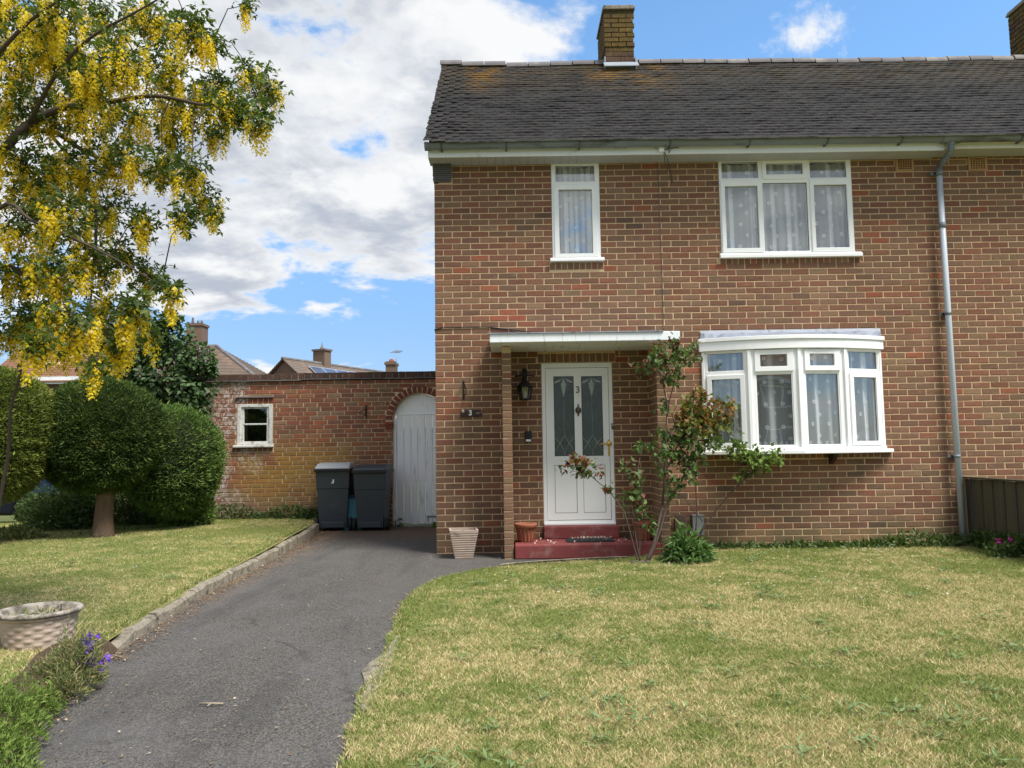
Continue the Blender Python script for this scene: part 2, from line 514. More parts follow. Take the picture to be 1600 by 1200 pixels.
def glass_mat(name, tint, refl):
    m, n = new_mat(name)
    fc = n('LayerWeight', {'Blend': 0.5}).outputs['Facing']
    f = n.math('MULTIPLY', n.math('ADD', n.math('MULTIPLY', n.math('POWER', fc, 5.0), 0.9), 0.042), refl, clamp=True)
    wavy = n.noise(n('NewGeometry').outputs['Position'], 1.3, 2, 0.5)
    b = n('Bump', {'Strength': 0.12, 'Distance': 0.02, 'Height': wavy})
    t = n('BsdfTransparent', {'Color': (*tint, 1)})
    g = n('BsdfGlossy', {'Roughness': 0.015, 'Color': (0.95, 0.97, 1, 1), 'Normal': b.outputs[0]})
    mx = n('MixShader', {0: f, 1: t.outputs[0], 2: g.outputs[0]})
    n('OutputMaterial', {'Surface': mx.outputs[0]})
    return m


m_glass = glass_mat('window_glass', (0.97, 0.98, 0.98), 2.6)
m_dglass = M('obscure_door_glass', (0.070, 0.095, 0.094), 0.16, 0.45, 14, 0.35, 45, 0.8)

m_curtain, n = new_mat('net_curtain')
_p = n('BsdfDiffuse', {'Color': (0.93, 0.95, 0.96, 1)})
_t = n('BsdfTranslucent', {'Color': (0.6, 0.62, 0.62, 1)})
_a = n('MixShader', {0: 0.15, 1: _p.outputs[0], 2: _t.outputs[0]})
_tr = n('BsdfTransparent')
_lw = n('LayerWeight', {'Blend': 0.5})
_b = n('MixShader', {0: n.step(_lw.outputs['Facing'], 0.03, 0.42, 0.62, 0.06), 1: _a.outputs[0], 2: _tr.outputs[0]})
n('OutputMaterial', {'Surface': _b.outputs[0]})


def leaf_mat(name, c1, c2, trans=0.3, gloss=0.35, c3=None, t3=0.86, patch=None):
    """leaf colour runs c1..c2 by each leaf's own random value; the last few are c3 (young or dying)"""
    m, n = new_mat(name)
    r = n('Attribute', attribute_name='rnd').outputs['Fac']
    col = n.mix(r, c1, c2)
    if c3 is not None:
        col = n.mix(n.step(r, t3 - 0.02, t3 + 0.02), col, c3)
    if patch is not None:
        pos = n('NewGeometry').outputs['Position']
        col = n.mix(n.step(n.noise(pos, patch[1], 4, 0.6), patch[2], patch[3]), col, patch[0])
    p = n('BsdfPrincipled', {'Roughness': 0.55, 'Specular IOR Level': gloss, 'Base Color': col})
    t = n('BsdfTranslucent', {'Color': n.mix(1.0, col, (1.3, 1.35, 0.7), 'MULTIPLY')})
    mx = n('MixShader', {0: trans, 1: p.outputs[0], 2: t.outputs[0]})
    n('OutputMaterial', {'Surface': mx.outputs[0]})
    return m


m_lableaf = leaf_mat('laburnum_leaf', (0.042, 0.070, 0.015), (0.115, 0.165, 0.036), 0.4)
m_labflower = leaf_mat('laburnum_flower', (0.68, 0.50, 0.016), (0.86, 0.69, 0.07), 0.4, 0.1, (0.72, 0.62, 0.28), 0.88)
m_conifer = leaf_mat('conifer_spray', (0.028, 0.055, 0.013), (0.110, 0.160, 0.037), 0.2, 0.15, (0.22, 0.20, 0.06), 0.95)
m_conifer_lit = leaf_mat('sunlit_olive_spray', (0.085, 0.115, 0.020), (0.225, 0.265, 0.055), 0.2, 0.15, (0.25, 0.22, 0.07), 0.95)  # olive foliage, with this ball's sunlit look mixed into the leaf colour
m_conifer2 = leaf_mat('bright_conifer_spray', (0.056, 0.108, 0.024), (0.180, 0.270, 0.062), 0.2, 0.15)
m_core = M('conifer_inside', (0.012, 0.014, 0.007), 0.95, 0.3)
m_lilac = leaf_mat('lilac_leaf', (0.030, 0.065, 0.022), (0.085, 0.145, 0.045), 0.25)
m_lilacfl = leaf_mat('faded_lilac_flower', (0.42, 0.31, 0.33), (0.70, 0.58, 0.62), 0.2, 0.1, (0.20, 0.10, 0.05), 0.6)
m_rose = leaf_mat('rose_leaf', (0.048, 0.092, 0.025), (0.145, 0.215, 0.055), 0.3, 0.4, (0.135, 0.050, 0.028), 0.86)
m_roseyellow = leaf_mat('yellowing_rose_leaf', (0.08, 0.12, 0.025), (0.24, 0.225, 0.045), 0.3, 0.35, (0.25, 0.11, 0.04), 0.78)
m_peony = leaf_mat('peony_leaf', (0.050, 0.115, 0.030), (0.135, 0.235, 0.060), 0.25, 0.45)
m_green = leaf_mat('fresh_green_leaf', (0.075, 0.130, 0.024), (0.205, 0.285, 0.060), 0.3, 0.2)
m_weed = leaf_mat('weed_leaf', (0.045, 0.085, 0.022), (0.12, 0.175, 0.055), 0.25, 0.3)
m_rosette = leaf_mat('rosette_leaf', (0.11, 0.17, 0.06), (0.20, 0.26, 0.11), 0.2, 0.2)
m_sage = leaf_mat('grey_green_leaf', (0.11, 0.15, 0.055), (0.25, 0.26, 0.10), 0.2, 0.2, (0.42, 0.35, 0.17), 0.8)
m_dryleaf = leaf_mat('fallen_leaf', (0.10, 0.055, 0.028), (0.28, 0.19, 0.10), 0.1, 0.1, (0.5, 0.42, 0.3), 0.9)


def grass_mat(name, blades):
    m, n = new_mat(name)
    pos = n('NewGeometry').outputs['Position']
    flat = n.scale(pos, (1, 1, 0))
    a = n.noise(flat, 0.7, 3, 0.6)
    b = n.noise(n.add(flat, (4, 8, 0)), 3.2, 6, 0.68)
    k = n.math('ADD', n.math('MULTIPLY', a, 0.62), n.math('MULTIPLY', b, 0.70))
    # the lawn is greener near the house, drier in the open
    sy = n('SeparateXYZ', {0: pos}).outputs['Y']
    k = n.math('SUBTRACT', k, n.math('MULTIPLY', n.step(sy, -3.4, -0.6), 0.07))
    c = n.noise(n.add(flat, (1, 3, 0)), 11.0, 4, 0.7)
    k = n.math('ADD', k, n.math('MULTIPLY', n.math('SUBTRACT', c, 0.5), 0.55))
    dry = n.step(k, 0.48, 0.78)
    if blades:
        r = n('Attribute', attribute_name='rnd').outputs['Fac']
        green = n.mix(r, (0.125, 0.175, 0.038), (0.315, 0.350, 0.105))
        straw = n.mix(r, (0.40, 0.295, 0.135), (0.82, 0.69, 0.40))
        r2 = n('Attribute', attribute_name='rnb').outputs['Fac']
        f = n.step(n.math('SUBTRACT', r2, n.math('SUBTRACT', 1.14, n.math('MULTIPLY', dry, 0.80))), -0.10, 0.10)
        col = n.mix(f, green, straw)
    else:
        fine = n.noise(pos, 55, 4, 0.7)
        col = n.mix(n.math('MULTIPLY', n.math('ADD', dry, fine), 0.5), (0.12, 0.145, 0.04), (0.32, 0.28, 0.12))
        finish(n, col, 0.95, fine, 0.8, 0.02, 0.1)
        return m
    p = n('BsdfPrincipled', {'Roughness': 0.7, 'Specular IOR Level': 0.15, 'Base Color': col})
    t = n('BsdfTranslucent', {'Color': col})
    mx = n('MixShader', {0: 0.25, 1: p.outputs[0], 2: t.outputs[0]})
    n('OutputMaterial', {'Surface': mx.outputs[0]})
    return m


m_grass = grass_mat('grass_blade', True)
m_turf = grass_mat('turf', False)

m_tarmac, n = new_mat('tarmac')
pos = n('NewGeometry').outputs['Position']
sp_ = n('SeparateXYZ', {0: pos})
chip = n('TexVoronoi', {'Vector': pos, 'Scale': 130.0})
c_ = n.mix(n.step(chip.outputs['Color'], 0.15, 0.9), (0.044, 0.040, 0.036), (0.128, 0.119, 0.108))
c_ = n.mix(n.math('MULTIPLY', n.step(n.noise(pos, 120, 3, 0.6), 0.62, 0.70), 0.7), c_, (0.36, 0.34, 0.31))
c_ = n.mix(n.math('MULTIPLY', n.step(n.noise(pos, 1.1, 5, 0.6), 0.42, 0.68), 0.45), c_, (0.115, 0.11, 0.108))
c_ = n.mix(n.math('MULTIPLY', n.step(n.noise(n.scale(pos, (1.6, .35, 1)), 1.3, 4, .6), 0.50, 0.66), 0.35), c_, (0.034, 0.032, 0.031))
c_ = n.mix(n.math('MULTIPLY', n.step(n.noise(n.add(pos, (5, 5, 0)), 5.0, 5, .7), 0.63, 0.72), 0.5), c_, (0.17, 0.155, 0.135))
crk = n('TexVoronoi', {'Vector': n.add(pos, n.scale(n('TexNoise', {'Scale': 2.0, 'Vector': pos}).outputs['Color'], (0.5, 0.5, 0.5))), 'Scale': 0.55}, feature='DISTANCE_TO_EDGE')
c_ = n.mix(n.math('MULTIPLY', n.math('MULTIPLY', n.step(crk.outputs['Distance'], 0.016, 0.003), n.step(n.noise(pos, 0.8, 2, .5), 0.50, 0.56)), 0.4), c_, (0.02, 0.02, 0.018))
br = n.math('MULTIPLY', n.step(sp_.outputs['Y'], 0.9, 2.6), n.step(n.noise(pos, 3.5, 5, 0.65), 0.20, 0.48))
c_ = n.mix(n.math('MULTIPLY', br, 0.85), c_, (0.115, 0.075, 0.052))
edge = n.math('MULTIPLY', n.step(sp_.outputs['X'], -2.35, -2.75), n.step(n.noise(pos, 6, 5, 0.7), 0.40, 0.6))
c_ = n.mix(n.math('MULTIPLY', edge, 0.7), c_, (0.19, 0.125, 0.08))
finish(n, c_, 0.85, n.math('ADD', chip.outputs['Distance'], n.noise(pos, 90, 3, .6)), 0.7, 0.006, 0.3)

# ------------------------------------------------------------------ the ground
DRV = 0.03


def drive_left(y):
    return np.interp(y, [-12, -6.06, -4.9, -4.4, -3.57, -2.2, -0.5, 2.1, 3.4], [-1.2, -2.05, -2.42, -2.52, -2.62, -2.74, -2.79, -2.95, -3.12])


def left_z(x, y):
    t = np.clip((y + 4.5) / 7.0, 0, 1)
    e = np.clip((drive_left(y) - x) / 0.8, 0, 1)
    return 0.085 + 0.085 * t * t * (3 - 2 * t) + 0.012 + 0.02 * e


def wob_np(x, y, f=1.0, seed=0):
    q = np.random.default_rng(seed)
    o = 0 * x
    for i in range(6):
        a = q.uniform(0, 6.28); w = f * q.uniform(0.6, 1.8)
        o = o + np.sin((x * np.cos(a) + y * np.sin(a)) * w + q.uniform(0, 6.28))
    return o / 6


def right_z(x, y):
    return 0.052 + 0.012 * wob_np(x, y, 1.2, 3)


_edge_y = [-12, -6.1, -5.4, -4.64, -3.85, -3.1, -2.58, -2.1, -1.75, -1.42, -1.2, -1.0, -0.86, -0.74]
_edge_x = [-0.5, -0.68, -0.76, -0.77, -0.83, -0.875, -0.86, -0.78, -0.64, -0.40, -0.12, 0.25, 0.75, 1.30]


def right_edge(y):
    return np.interp(y, _edge_y, _edge_x)


def ground_sheet(name, xs_of_y, ys, nx, zf, mat, kind='structure'):
    V, F = [], []
    for y in ys:
        x0, x1 = xs_of_y(y)
        X = np.linspace(x0, x1, nx)
        for x in X:
            V.append((x, y, float(zf(x, y))))
    for j in range(len(ys) - 1):
        for i in range(nx - 1):
            a = j * nx + i
            F.append((a, a + 1, a + nx + 1, a + nx))
    o = bpy.data.objects.new(name, np_mesh(name, V, F, mat, smooth=True))
    put(o); return tag(o, kind=kind)


m_ground = M('rough_ground', (0.10, 0.11, 0.04), 0.95, 0.4, 2, 0.8, 20, 0.1)
g = MB(); g.add([(-900, -400, -0.01), (900, -400, -0.01), (900, 1500, -0.01), (-900, 1500, -0.01)], [(0, 1, 2, 3)])
tag(g.build('ground', m_ground), kind='structure')
ys = np.concatenate([np.linspace(-12, -2, 60), np.linspace(-1.9, 3.38, 50)])
ground_sheet('driveway', lambda y: (drive_left(y) - 0.04, 1.95 if y < 0 else -0.9), ys, 24,
             lambda x, y: DRV + 0.006 * wob_np(np.array(x), np.array(y), 1.5, 8), m_tarmac)
ysr = np.concatenate([np.linspace(-12, -0.62, 90), np.linspace(-0.58, -0.004, 8)])


def lawn_r(y):
    if y > -0.62: return 1.80, 14.0
    return float(right_edge(y)) + 0.025 * math.sin(y * 9) + 0.015 * math.sin(y * 23), 14.0


ground_sheet('lawn', lawn_r, ysr, 90, right_z, m_turf)
ground_sheet('lawn', lambda y: (-22.0, float(drive_left(y)) - 0.045), np.linspace(-12, 3.38, 70), 70, left_z, m_turf)

# concrete kerb stones along the left of the drive
kerb = bpy.data.objects.new('kerb', None); COL.objects.link(kerb); tag(kerb, kind='structure')
kerb.location = (-2.7, -0.5, 0.03); kerb.matrix_basis = Matrix.Translation(kerb.location)
ky = [-4.50, -3.62, -2.72, -1.80, -0.88, 0.04, 0.96, 1.88, 2.78]
for i in range(len(ky) - 1):
    y0, y1 = ky[i] + 0.004, ky[i + 1] - 0.004
    b = MB(); prof = []
    hgt = 0.075 + 0.055 * i / 7 + uni(-.006, .006)
    kk = 7; vs = []; fs = []
    for j in range(kk):
        y = y0 + (y1 - y0) * j / (kk - 1)
        x = float(drive_left(y)) + uni(-.010, .010)
        h = DRV + hgt + uni(-.009, .009)
        if i == 0 and j < 3: h -= 0.02 * (3 - j)
        vs += [(x + .015, y, 0), (x + .008, y, h - .02), (x - .010, y, h), (x - .058, y, h + .002), (x - .075, y, h - .03), (x - .075, y, 0)]
    for j in range(kk - 1):
        for q in range(5):
            fs.append((j * 6 + q, j * 6 + q + 1, j * 6 + q + 7, j * 6 + q + 6))
    fs += [tuple(range(6)), tuple((kk - 1) * 6 + q for q in range(6))]
    b.add(vs, fs)
    b.build('kerb_stone', m_conc, kerb)

# crumbling concrete edge between the drive and the right-hand lawn
edg = MB()
pts = [(-4.15, .012), (-4.35, .05), (-4.55, .06), (-4.72, .115), (-4.9, .12), (-5.05, .075), (-5.25, .06), (-5.42, .075), (-5.6, .02)]
vs = []; fs = []
for (y, w) in pts:
    x = float(right_edge(y)) + .03
    vs += [(x - w + uni(-.012, .012), y, DRV + .012), (x - w * .5, y, DRV + .024 + uni(0, .008)), (x + .02, y, DRV + .022), (x + .02, y, -.005), (x - w - .012, y, -.005)]
for j in range(len(pts) - 1):
    for q in (0, 1, 2, 4):
        fs.append((j * 5 + q, j * 5 + (q + 1) % 5, j * 5 + 5 + (q + 1) % 5, j * 5 + 5 + q))
edg.add(vs, fs)
tag(edg.build('concrete_edging', m_conc), kind='structure')
edg = MB()
vs = []; fs = []
pts = [(-0.15, -1.10), (0.05, -0.98), (0.30, -0.875), (0.55, -0.80), (0.8, -0.735), (1.05, -0.69), (1.25, -0.66)]
for (x, y) in pts:
    vs += [(x, y - .03 + uni(-.012, .012), DRV + .03), (x, y + uni(.0, .012), DRV + .034), (x, y + .012, DRV - .01)]
for j in range(len(pts) - 1):
    for q in (0, 1):
        fs.append((j * 3 + q, j * 3 + q + 1, j * 3 + 4 + q, j * 3 + 3 + q))
edg.add(vs, fs)
tag(edg.build('concrete_edging', m_conc), kind='structure')

# planting bed beside the drive, bottom left
bed = MB()
vs = []; fs = []
for j, y in enumerate(np.linspace(-7.5, -4.35, 16)):
    x1 = float(drive_left(y)) + 0.03 * math.sin(y * 7)
    for x in np.linspace(x1 - 0.30, x1, 6):
        e = (x1 - x) / 0.30
        vs.append((x, y, 0.034 + 0.085 * min(1, e * 3) + uni(0, .012)))
for j in range(15):
    for i in range(5):
        a = j * 6 + i; fs.append((a, a + 1, a + 7, a + 6))
bed.add(vs, fs, 0, True)
tag(bed.build('flower_bed', m_soil), kind='structure')

# ------------------------------------------------------------------ bricks
H_PAL = [((0.185, 0.088, 0.058), 5), ((0.175, 0.104, 0.070), 6), ((0.195, 0.118, 0.078), 5), ((0.160, 0.100, 0.070), 5), ((0.195, 0.085, 0.054), 3),
         ((0.160, 0.074, 0.054), 4), ((0.27, 0.085, 0.048), 0.8), ((0.205, 0.138, 0.088), 3), ((0.130, 0.085, 0.062), 2), ((0.070, 0.052, 0.044), 0.35)]
G_PAL = [((0.175, 0.070, 0.044), 5), ((0.150, 0.060, 0.042), 5), ((0.185, 0.096, 0.058), 4), ((0.130, 0.066, 0.050), 3), ((0.205, 0.076, 0.044), 2), ((0.160, 0.105, 0.070), 4)]


BR = 1.05


def mean_of(pal):
    w = sum(p[1] for p in pal)
    return [sum(p[0][i] * p[1] for p in pal) / w for i in range(3)]


CALM = 0.34


def pick(pal):
    calm = CALM
    c = random.choices([p[0] for p in pal], [p[1] for p in pal])[0]
    mn = mean_of(pal); c = [a + (b - a) * calm for a, b in zip(c, mn)]
    k = uni(0.88, 1.12) * BR
    return (c[0] * 1.05 * k * uni(.95, 1.05), c[1] * 1.03 * k * uni(.96, 1.04), c[2] * k)


def brick_verts(l, h, d, jit=0.0032):
    """front towards -Y, centred in x and z, front plane y=0; an irregular arris all round"""
    c = 0.0045
    a = [(-l / 2, -h / 2), (l / 2, -h / 2), (l / 2, h / 2), (-l / 2, h / 2)]
    V = []
    for (x, z) in a:
        V.append((x - math.copysign(c, x) + uni(-jit, jit), uni(-.0015, .0015), z - math.copysign(c, z) + uni(-jit, jit)))
    for (x, z) in a:
        V.append((x + uni(-jit, jit) * .5, c, z + uni(-jit, jit) * .5))
    for (x, z) in a:
        V.append((x, d, z))
    F = [(0, 1, 2, 3)]
    for o in (0, 4):
        for i in range(4):
            j = (i + 1) % 4
            F.append((o + i, o + 4 + i, o + 4 + j, o + j))
    return V, F


class Bricks:
    def __init__(s, pal):
        s.pal, s.items = pal, []

    def put(s, M4, l, h, d=0.05, col=None, only_stuff=False):
        s.items.append((M4, l, h, d, col or pick(s.pal), only_stuff))

    def course(s, k, z, h, u0, u1, off, holes, to_world, pitch=0.225, joint=0.0115, **kw):
        """one stretcher course from u0 to u1 clipped by holes (u0,u1,z0,z1)"""
        cuts = [(a, b) for a, b, c, d in holes if c < z + h - 0.012 and d > z + 0.012]
        u = u0 - off
        while u < u1:
            a, b = u, u + pitch - joint + uni(-.003, .003)
            u += pitch
            segs = [(max(a, u0), min(b, u1))]
            for (c0, c1) in cuts:
                nx = []
                for (p, q) in segs:
                    if q <= c0 or p >= c1: nx.append((p, q)); continue
                    if p < c0: nx.append((p, c0 - 0.002))
                    if q > c1: nx.append((c1 + 0.002, q))
                segs = nx
            for (p, q) in segs:
                if q - p < 0.028: continue
                s.put(to_world((p + q) / 2, z + h / 2), q - p, h, **kw)

    def emit(s, parent, mo, ms, limit, visible=lambda p: True, name='brick'):
        key = []
        for i, it in enumerate(s.items):
            p = it[0].translation
            key.append(((p - CAM).length + (0 if visible(p) and not it[5] else 1000), i))
        key.sort()
        single = [i for d, i in key[:limit] if d < 900]
        sset = set(single)
        cache = {}
        for i in single:
            M4, l, h, d, col, _ = s.items[i]
            q = (round(l / 0.012), round(h / 0.006), random.randrange(5))
            if q not in cache:
                V, F = brick_verts(l, h, d)
                me = bpy.data.meshes.new(name); me.from_pydata(V, [], F); me.materials.append(mo)
                cache[q] = me
            o = bpy.data.objects.new(name, cache[q])
            put(o, parent); o.matrix_basis = M4 @ Matrix.Rotation(uni(-.006, .006), 4, 'Y')
            o.color = (*col, 1)
        V, F, C = [], [], []
        for i, (M4, l, h, d, col, _) in enumerate(s.items):
            if i in sset: continue
            v, f = brick_verts(l, h, d)
            o = len(V)
            Mr = M4 @ Matrix.Rotation(uni(-.006, .006), 4, 'Y')
            V += [tuple(Mr @ Vector(p)) for p in v]
            F += [tuple(o + a for a in q) for q in f]
            C += [col] * 12
        if V:
            me = np_mesh(name, V, F, ms, {'Col': np.array(C)})
            put(bpy.data.objects.new(name, me), parent)['kind'] = 'stuff'


def frontal(y):
    return lambda u, z: Matrix.Translation((u, y, z))


def sideways(x):           # a face that looks towards -X
    return lambda u, z: Matrix.Translation((x, u, z)) @ Matrix.Rotation(rad(-90), 4, 'Z')


# ------------------------------------------------------------------ the house
HX0, HX1, HD = -0.93, 11.5, 4.6
EAVE_Y, EAVE_Z, RIDGE_Y, RIDGE_Z = -0.40, 4.915, 2.10, 7.125
house = thing('semi_detached_house', (3.0, 0.0, 0.03),
              'two storey brown brick semi-detached house with dark tiled roof and white windows', 'house')

SW = (0.522, 1.122, 3.545, 4.80)      # small upper window opening
BW = (2.605, 4.255, 3.575, 4.80)      # large upper window opening
DR = (0.357, 1.222, 0.345, 2.305)     # door opening
BAY = (2.305, 4.495, 1.20, 2.66)
AIR = [(4.812, 5.032, 4.645, 4.80), (5.712, 5.945, 4.635, 4.80)]
SOLD = [(SW[0] - .04, SW[1] + .03, 3.452, 3.545), (BW[0] - .02, BW[1] + .06, 3.485, 3.575), (2.42, 4.43, 1.10, 1.20), (DR[0] - .04, DR[1] + .04, 2.305, 2.42)]
CORB = (HX0 - .01, HX0 + .225, 4.585, 4.80)
holes = [SW, BW, DR, BAY, CORB] + AIR + SOLD

w = MB()
MY = 0.0045
w.plate(HX0 + .004, HX1, -0.1, 4.87, [SW, BW, DR, (2.36, 4.44, 1.25, 2.42)], MY, MY + 0.10)
w.box(HX0 + .006, HX0 + .10, MY + .10, HD, -0.1, 4.87)
w.prism([(MY + .0, 4.80), (HD, 4.80), (RIDGE_Y, RIDGE_Z - .2)], HX0 + .006, HX0 + .10, 'X')
w.box(HX1 - .1, HX1, MY + .10, HD, -0.1, 4.87)
w.box(HX0 + .10, HX1 - .1, HD - .1, HD, -0.1, 4.87)
w.box(HX0 + .1, HX1 - .1, MY + .10, HD - .1, 2.44, 2.62)
w.build('wall', m_mortar, house)

# the inside of the rooms: plain plaster
m_room = M('room_plaster', (0.30, 0.28, 0.25), 0.9, 0.05)
rm = MB()
rm.box(HX0 + .11, HX1 - .11, 2.9, 2.95, 0.2, 4.86)
rm.box(HX0 + .11, HX1 - .11, MY + .11, 2.9, 0.20, 0.34)
rm.build('room', m_room, house)

hb = Bricks(H_PAL)
CP = 0.0753
k0 = -3
for k in range(-4, 61):
    z = 0.27 + CP * k
    if z > 4.79: break
    hb.course(k, z, CP - 0.0115, HX0, HX1, 0.1125 if k % 2 else 0.0, holes, frontal(0.0))
for k in range(-4, 61):
    z = 0.27 + CP * k
    hb.course(k, z, CP - 0.0115, 0.004, HD, 0.0 if k % 2 else 0.1125, [], sideways(HX0), only_stuff=True)
for (a, b, c, d) in SOLD:
    nb = max(1, round((b - a) / 0.0765)); wv = (b - a) / nb
    for i in range(nb):
        if (c, d) == (1.10, 1.20) and 0: continue
        hb.put(frontal(0.0)(a + wv * (i + .5), (c + d) / 2), wv - .010, d - c - .012)
# the two brick fins that carry the canopy
FIN_Y = -0.53
for name, fx0, fx1 in (('porch_pillar', -0.115, -0.006), ('porch_pillar', 1.655, 1.765)):
    p = MB().box(fx0 + .005, fx1 - .005, FIN_Y + .006, MY, -0.05, 2.44)
    po = p.build(name, m_mortar, house)
    fb = Bricks([((0.205, 0.135, 0.085), 4), ((0.185, 0.105, 0.070), 3), ((0.165, 0.105, 0.068), 3), ((0.21, 0.098, 0.06), 1)])
    for k in range(-4, 29):
        z = 0.27 + CP * k
        if z + CP > 2.45: break
        h = CP - .0115
        off = 0 if k % 2 else .1125
        fb.put(frontal(FIN_Y)((fx0 + fx1) / 2, z + h / 2), fx1 - fx0, h)
        for xs, mk in ((fx0, sideways(fx0)), (fx1, lambda u, zz: Matrix.Translation((fx1, u, zz)) @ Matrix.Rotation(rad(90), 4, 'Z'))):
            fb.course(k, z, h, FIN_Y + .006, -.002, off, [], mk, only_stuff=True)
    fb.emit(po, m_brick_o, m_brick_s, 34)
for i_, it in enumerate(hb.items):
    p_ = it[0].translation
    if p_.y < .01 and p_.z < .25 and p_.x > 1.75:          # plinth courses smeared with mortar
        k_ = uni(.85, 1.1); hb.items[i_] = (*it[:4], (.235 * k_, .150 * k_, .080 * k_), it[5])
    if abs(p_.x + .02) < .16 and 2.79 < p_.z < 2.94 and p_.y < .01:   # two bright replacement bricks
        hb.items[i_] = (*it[:4], (.30, .10, .06), it[5])
hb.emit(house, m_brick_o, m_brick_s, 226, lambda p: p.x > -0.95 and p.y < 0.01)

# stacked tile corbel under the left end of the eaves
cb = MB()
for i in range(9):
    z = 4.585 + i * .0238
    cb.box(HX0 - .008 - uni(0, .012), HX0 + .215 + uni(-.006, .006), -.02 - .008 * i + uni(-.006, .006), .10, z, z + .0155)
cb.box(HX0 + .004, HX0 + .20, -.004, .05, 4.58, 4.80, 1)
cb.build('tile_corbel', [m_ridge, m_under], house)

# air bricks: clay blocks with square holes
for (a, b, c, d) in AIR:
    hs = []
    for i in range(6):
        for j in range(5):
            cx = a + .022 + (b - a - .044) * (i + .5) / 6; cz = c + .012 + (d - c - .02) * (j + .5) / 5
            hs.append((cx - .0115, cx + .0115, cz - .0100, cz + .0100))
    q = MB().plate(a, b, c, d, hs, -.016, .0); q.box(a + .004, b - .004, .001, .0042, c + .004, d - .004, 1)  # black backing panel painted in as the shade inside the holes
    q.build('air_brick', [m_ochre, m_gasket_shade], house)

# fascia, soffit
b = MB().box(HX0 - .045, 5.262, -.30, -.278, 4.785, 4.90); b.build('fascia', m_white2, house, .003)
b = MB().box(0.165, 0.215, -.304, -.3, 4.783, 4.90); b.build('fascia_joint', m_white2, house, .002)
b = MB().box(5.266, HX1, -.292, -.27, 4.805, 4.885); b.box(5.266, HX1, -.299, -.292, 4.868, 4.89); b.build('fascia', m_cream, house, .003)
b = MB()
x = HX0 - .03
while x < 5.25:
    b.box(x, min(x + .097, 5.255), -.277, -.0065, 4.790, 4.80); x += .10
b.box(5.27, HX1, -.268, -.0065, 4.808, 4.815)
b.box(HX0 - .045, HX0 - .031, -.277, -.0065, 4.787, 4.90)
b.build('soffit', m_soffit, house)

# gutter: half-round channel with brackets and unions
GY, GZ, GR = -0.405 + .0, 4.915, 0.064
gy = -.368
b = MB()
prof = []
seg = 10
for i in range(seg + 1):
    a = math.pi + math.pi * i / seg
    prof.append((gy + GR * math.cos(a), GZ + GR * math.sin(a)))
inner = [(gy + (GR - .004) * math.cos(math.pi + math.pi * i / seg), GZ + (GR - .004) * math.sin(math.pi + math.pi * i / seg)) for i in range(seg, -1, -1)]
b.prism(prof + inner, -1.0, HX1, 'X')
b.prism(prof, -1.006, -.998, 'X')
gut = b.build('gutter', m_gutter, house)


m_bracket = M('gutter_clip_grey', (0.09, 0.10, 0.11), 0.5, 0.2)


def ring(x0, x1, r):
    q = MB()
    o_ = [(gy + r * math.cos(math.pi + math.pi * i / seg), GZ + r * math.sin(math.pi + math.pi * i / seg)) for i in range(seg + 1)]
    i_ = [(gy + (GR + .001) * math.cos(math.pi + math.pi * i / seg), GZ + (GR + .001) * math.sin(math.pi + math.pi * i / seg)) for i in range(seg, -1, -1)]
    q.prism([(o_[0][0], GZ + .008)] + o_ + [(o_[-1][0], GZ + .008)] + i_, x0, x1, 'X')
    return q


for px in (690, 791, 905, 1046, 1170, 1291, 1407, 1594):
    x = at(px, 225, gy).x
    q = ring(x - .012, x + .012, GR + .006)
    q.box(x - .010, x + .010, gy + .02, -.301, GZ - .072, GZ - .052)
    q.build('gutter_bracket', m_bracket, gut)
q = ring(1.27, 1.42, GR + .008); q.build('gutter_union', m_gutter, gut, .002)
q = ring(-1.005, -.955, GR + .008); q.build('gutter_end_cap', m_gutter, gut, .002)

# downpipe with swan neck, sockets and clips
PX = 5.30
q = ring(PX - .11, PX + .11, GR + .010); q.tube([(PX, gy, GZ - .045), (PX, gy, GZ - .10)], .042, 14)
pipe = MB().tube([(PX, -.085, 4.60), (PX + .002, -.085, 2.8), (PX + .012, -.085, .02)], .0345, 14)
po = pipe.build('downpipe', m_pipe, house)
q.tube([(PX, gy, GZ - .09), (PX, gy, GZ - .15), (PX, gy + .02, GZ - .18), (PX, -.11, 4.665), (PX, -.085, 4.63), (PX, -.085, 4.58)], .036, 14)
q.tube([(PX, -.085, 4.54), (PX, -.085, 4.62)], .041, 14)
q.build('swan_neck', m_gutter, po)
for py in (352,):
    z = at(1475, py, -.085).z
    MB().tube([(PX, -.085, z - .035), (PX, -.085, z + .035)], .040, 14).build('pipe_socket', m_gutter, po)
for py in (270, 490, 713):
    z = at(1478, py, -.085).z
    q = MB().tube([(PX, -.085, z - .016), (PX, -.085, z + .016)], .0405, 14)
    q.box(PX - .085, PX - .03, -.055, -.035, z - .016, z + .016); q.box(PX - .05, PX + .05, -.055, -.004, z - .012, z + .012)
    q.build('pipe_clip', m_gutter, po)

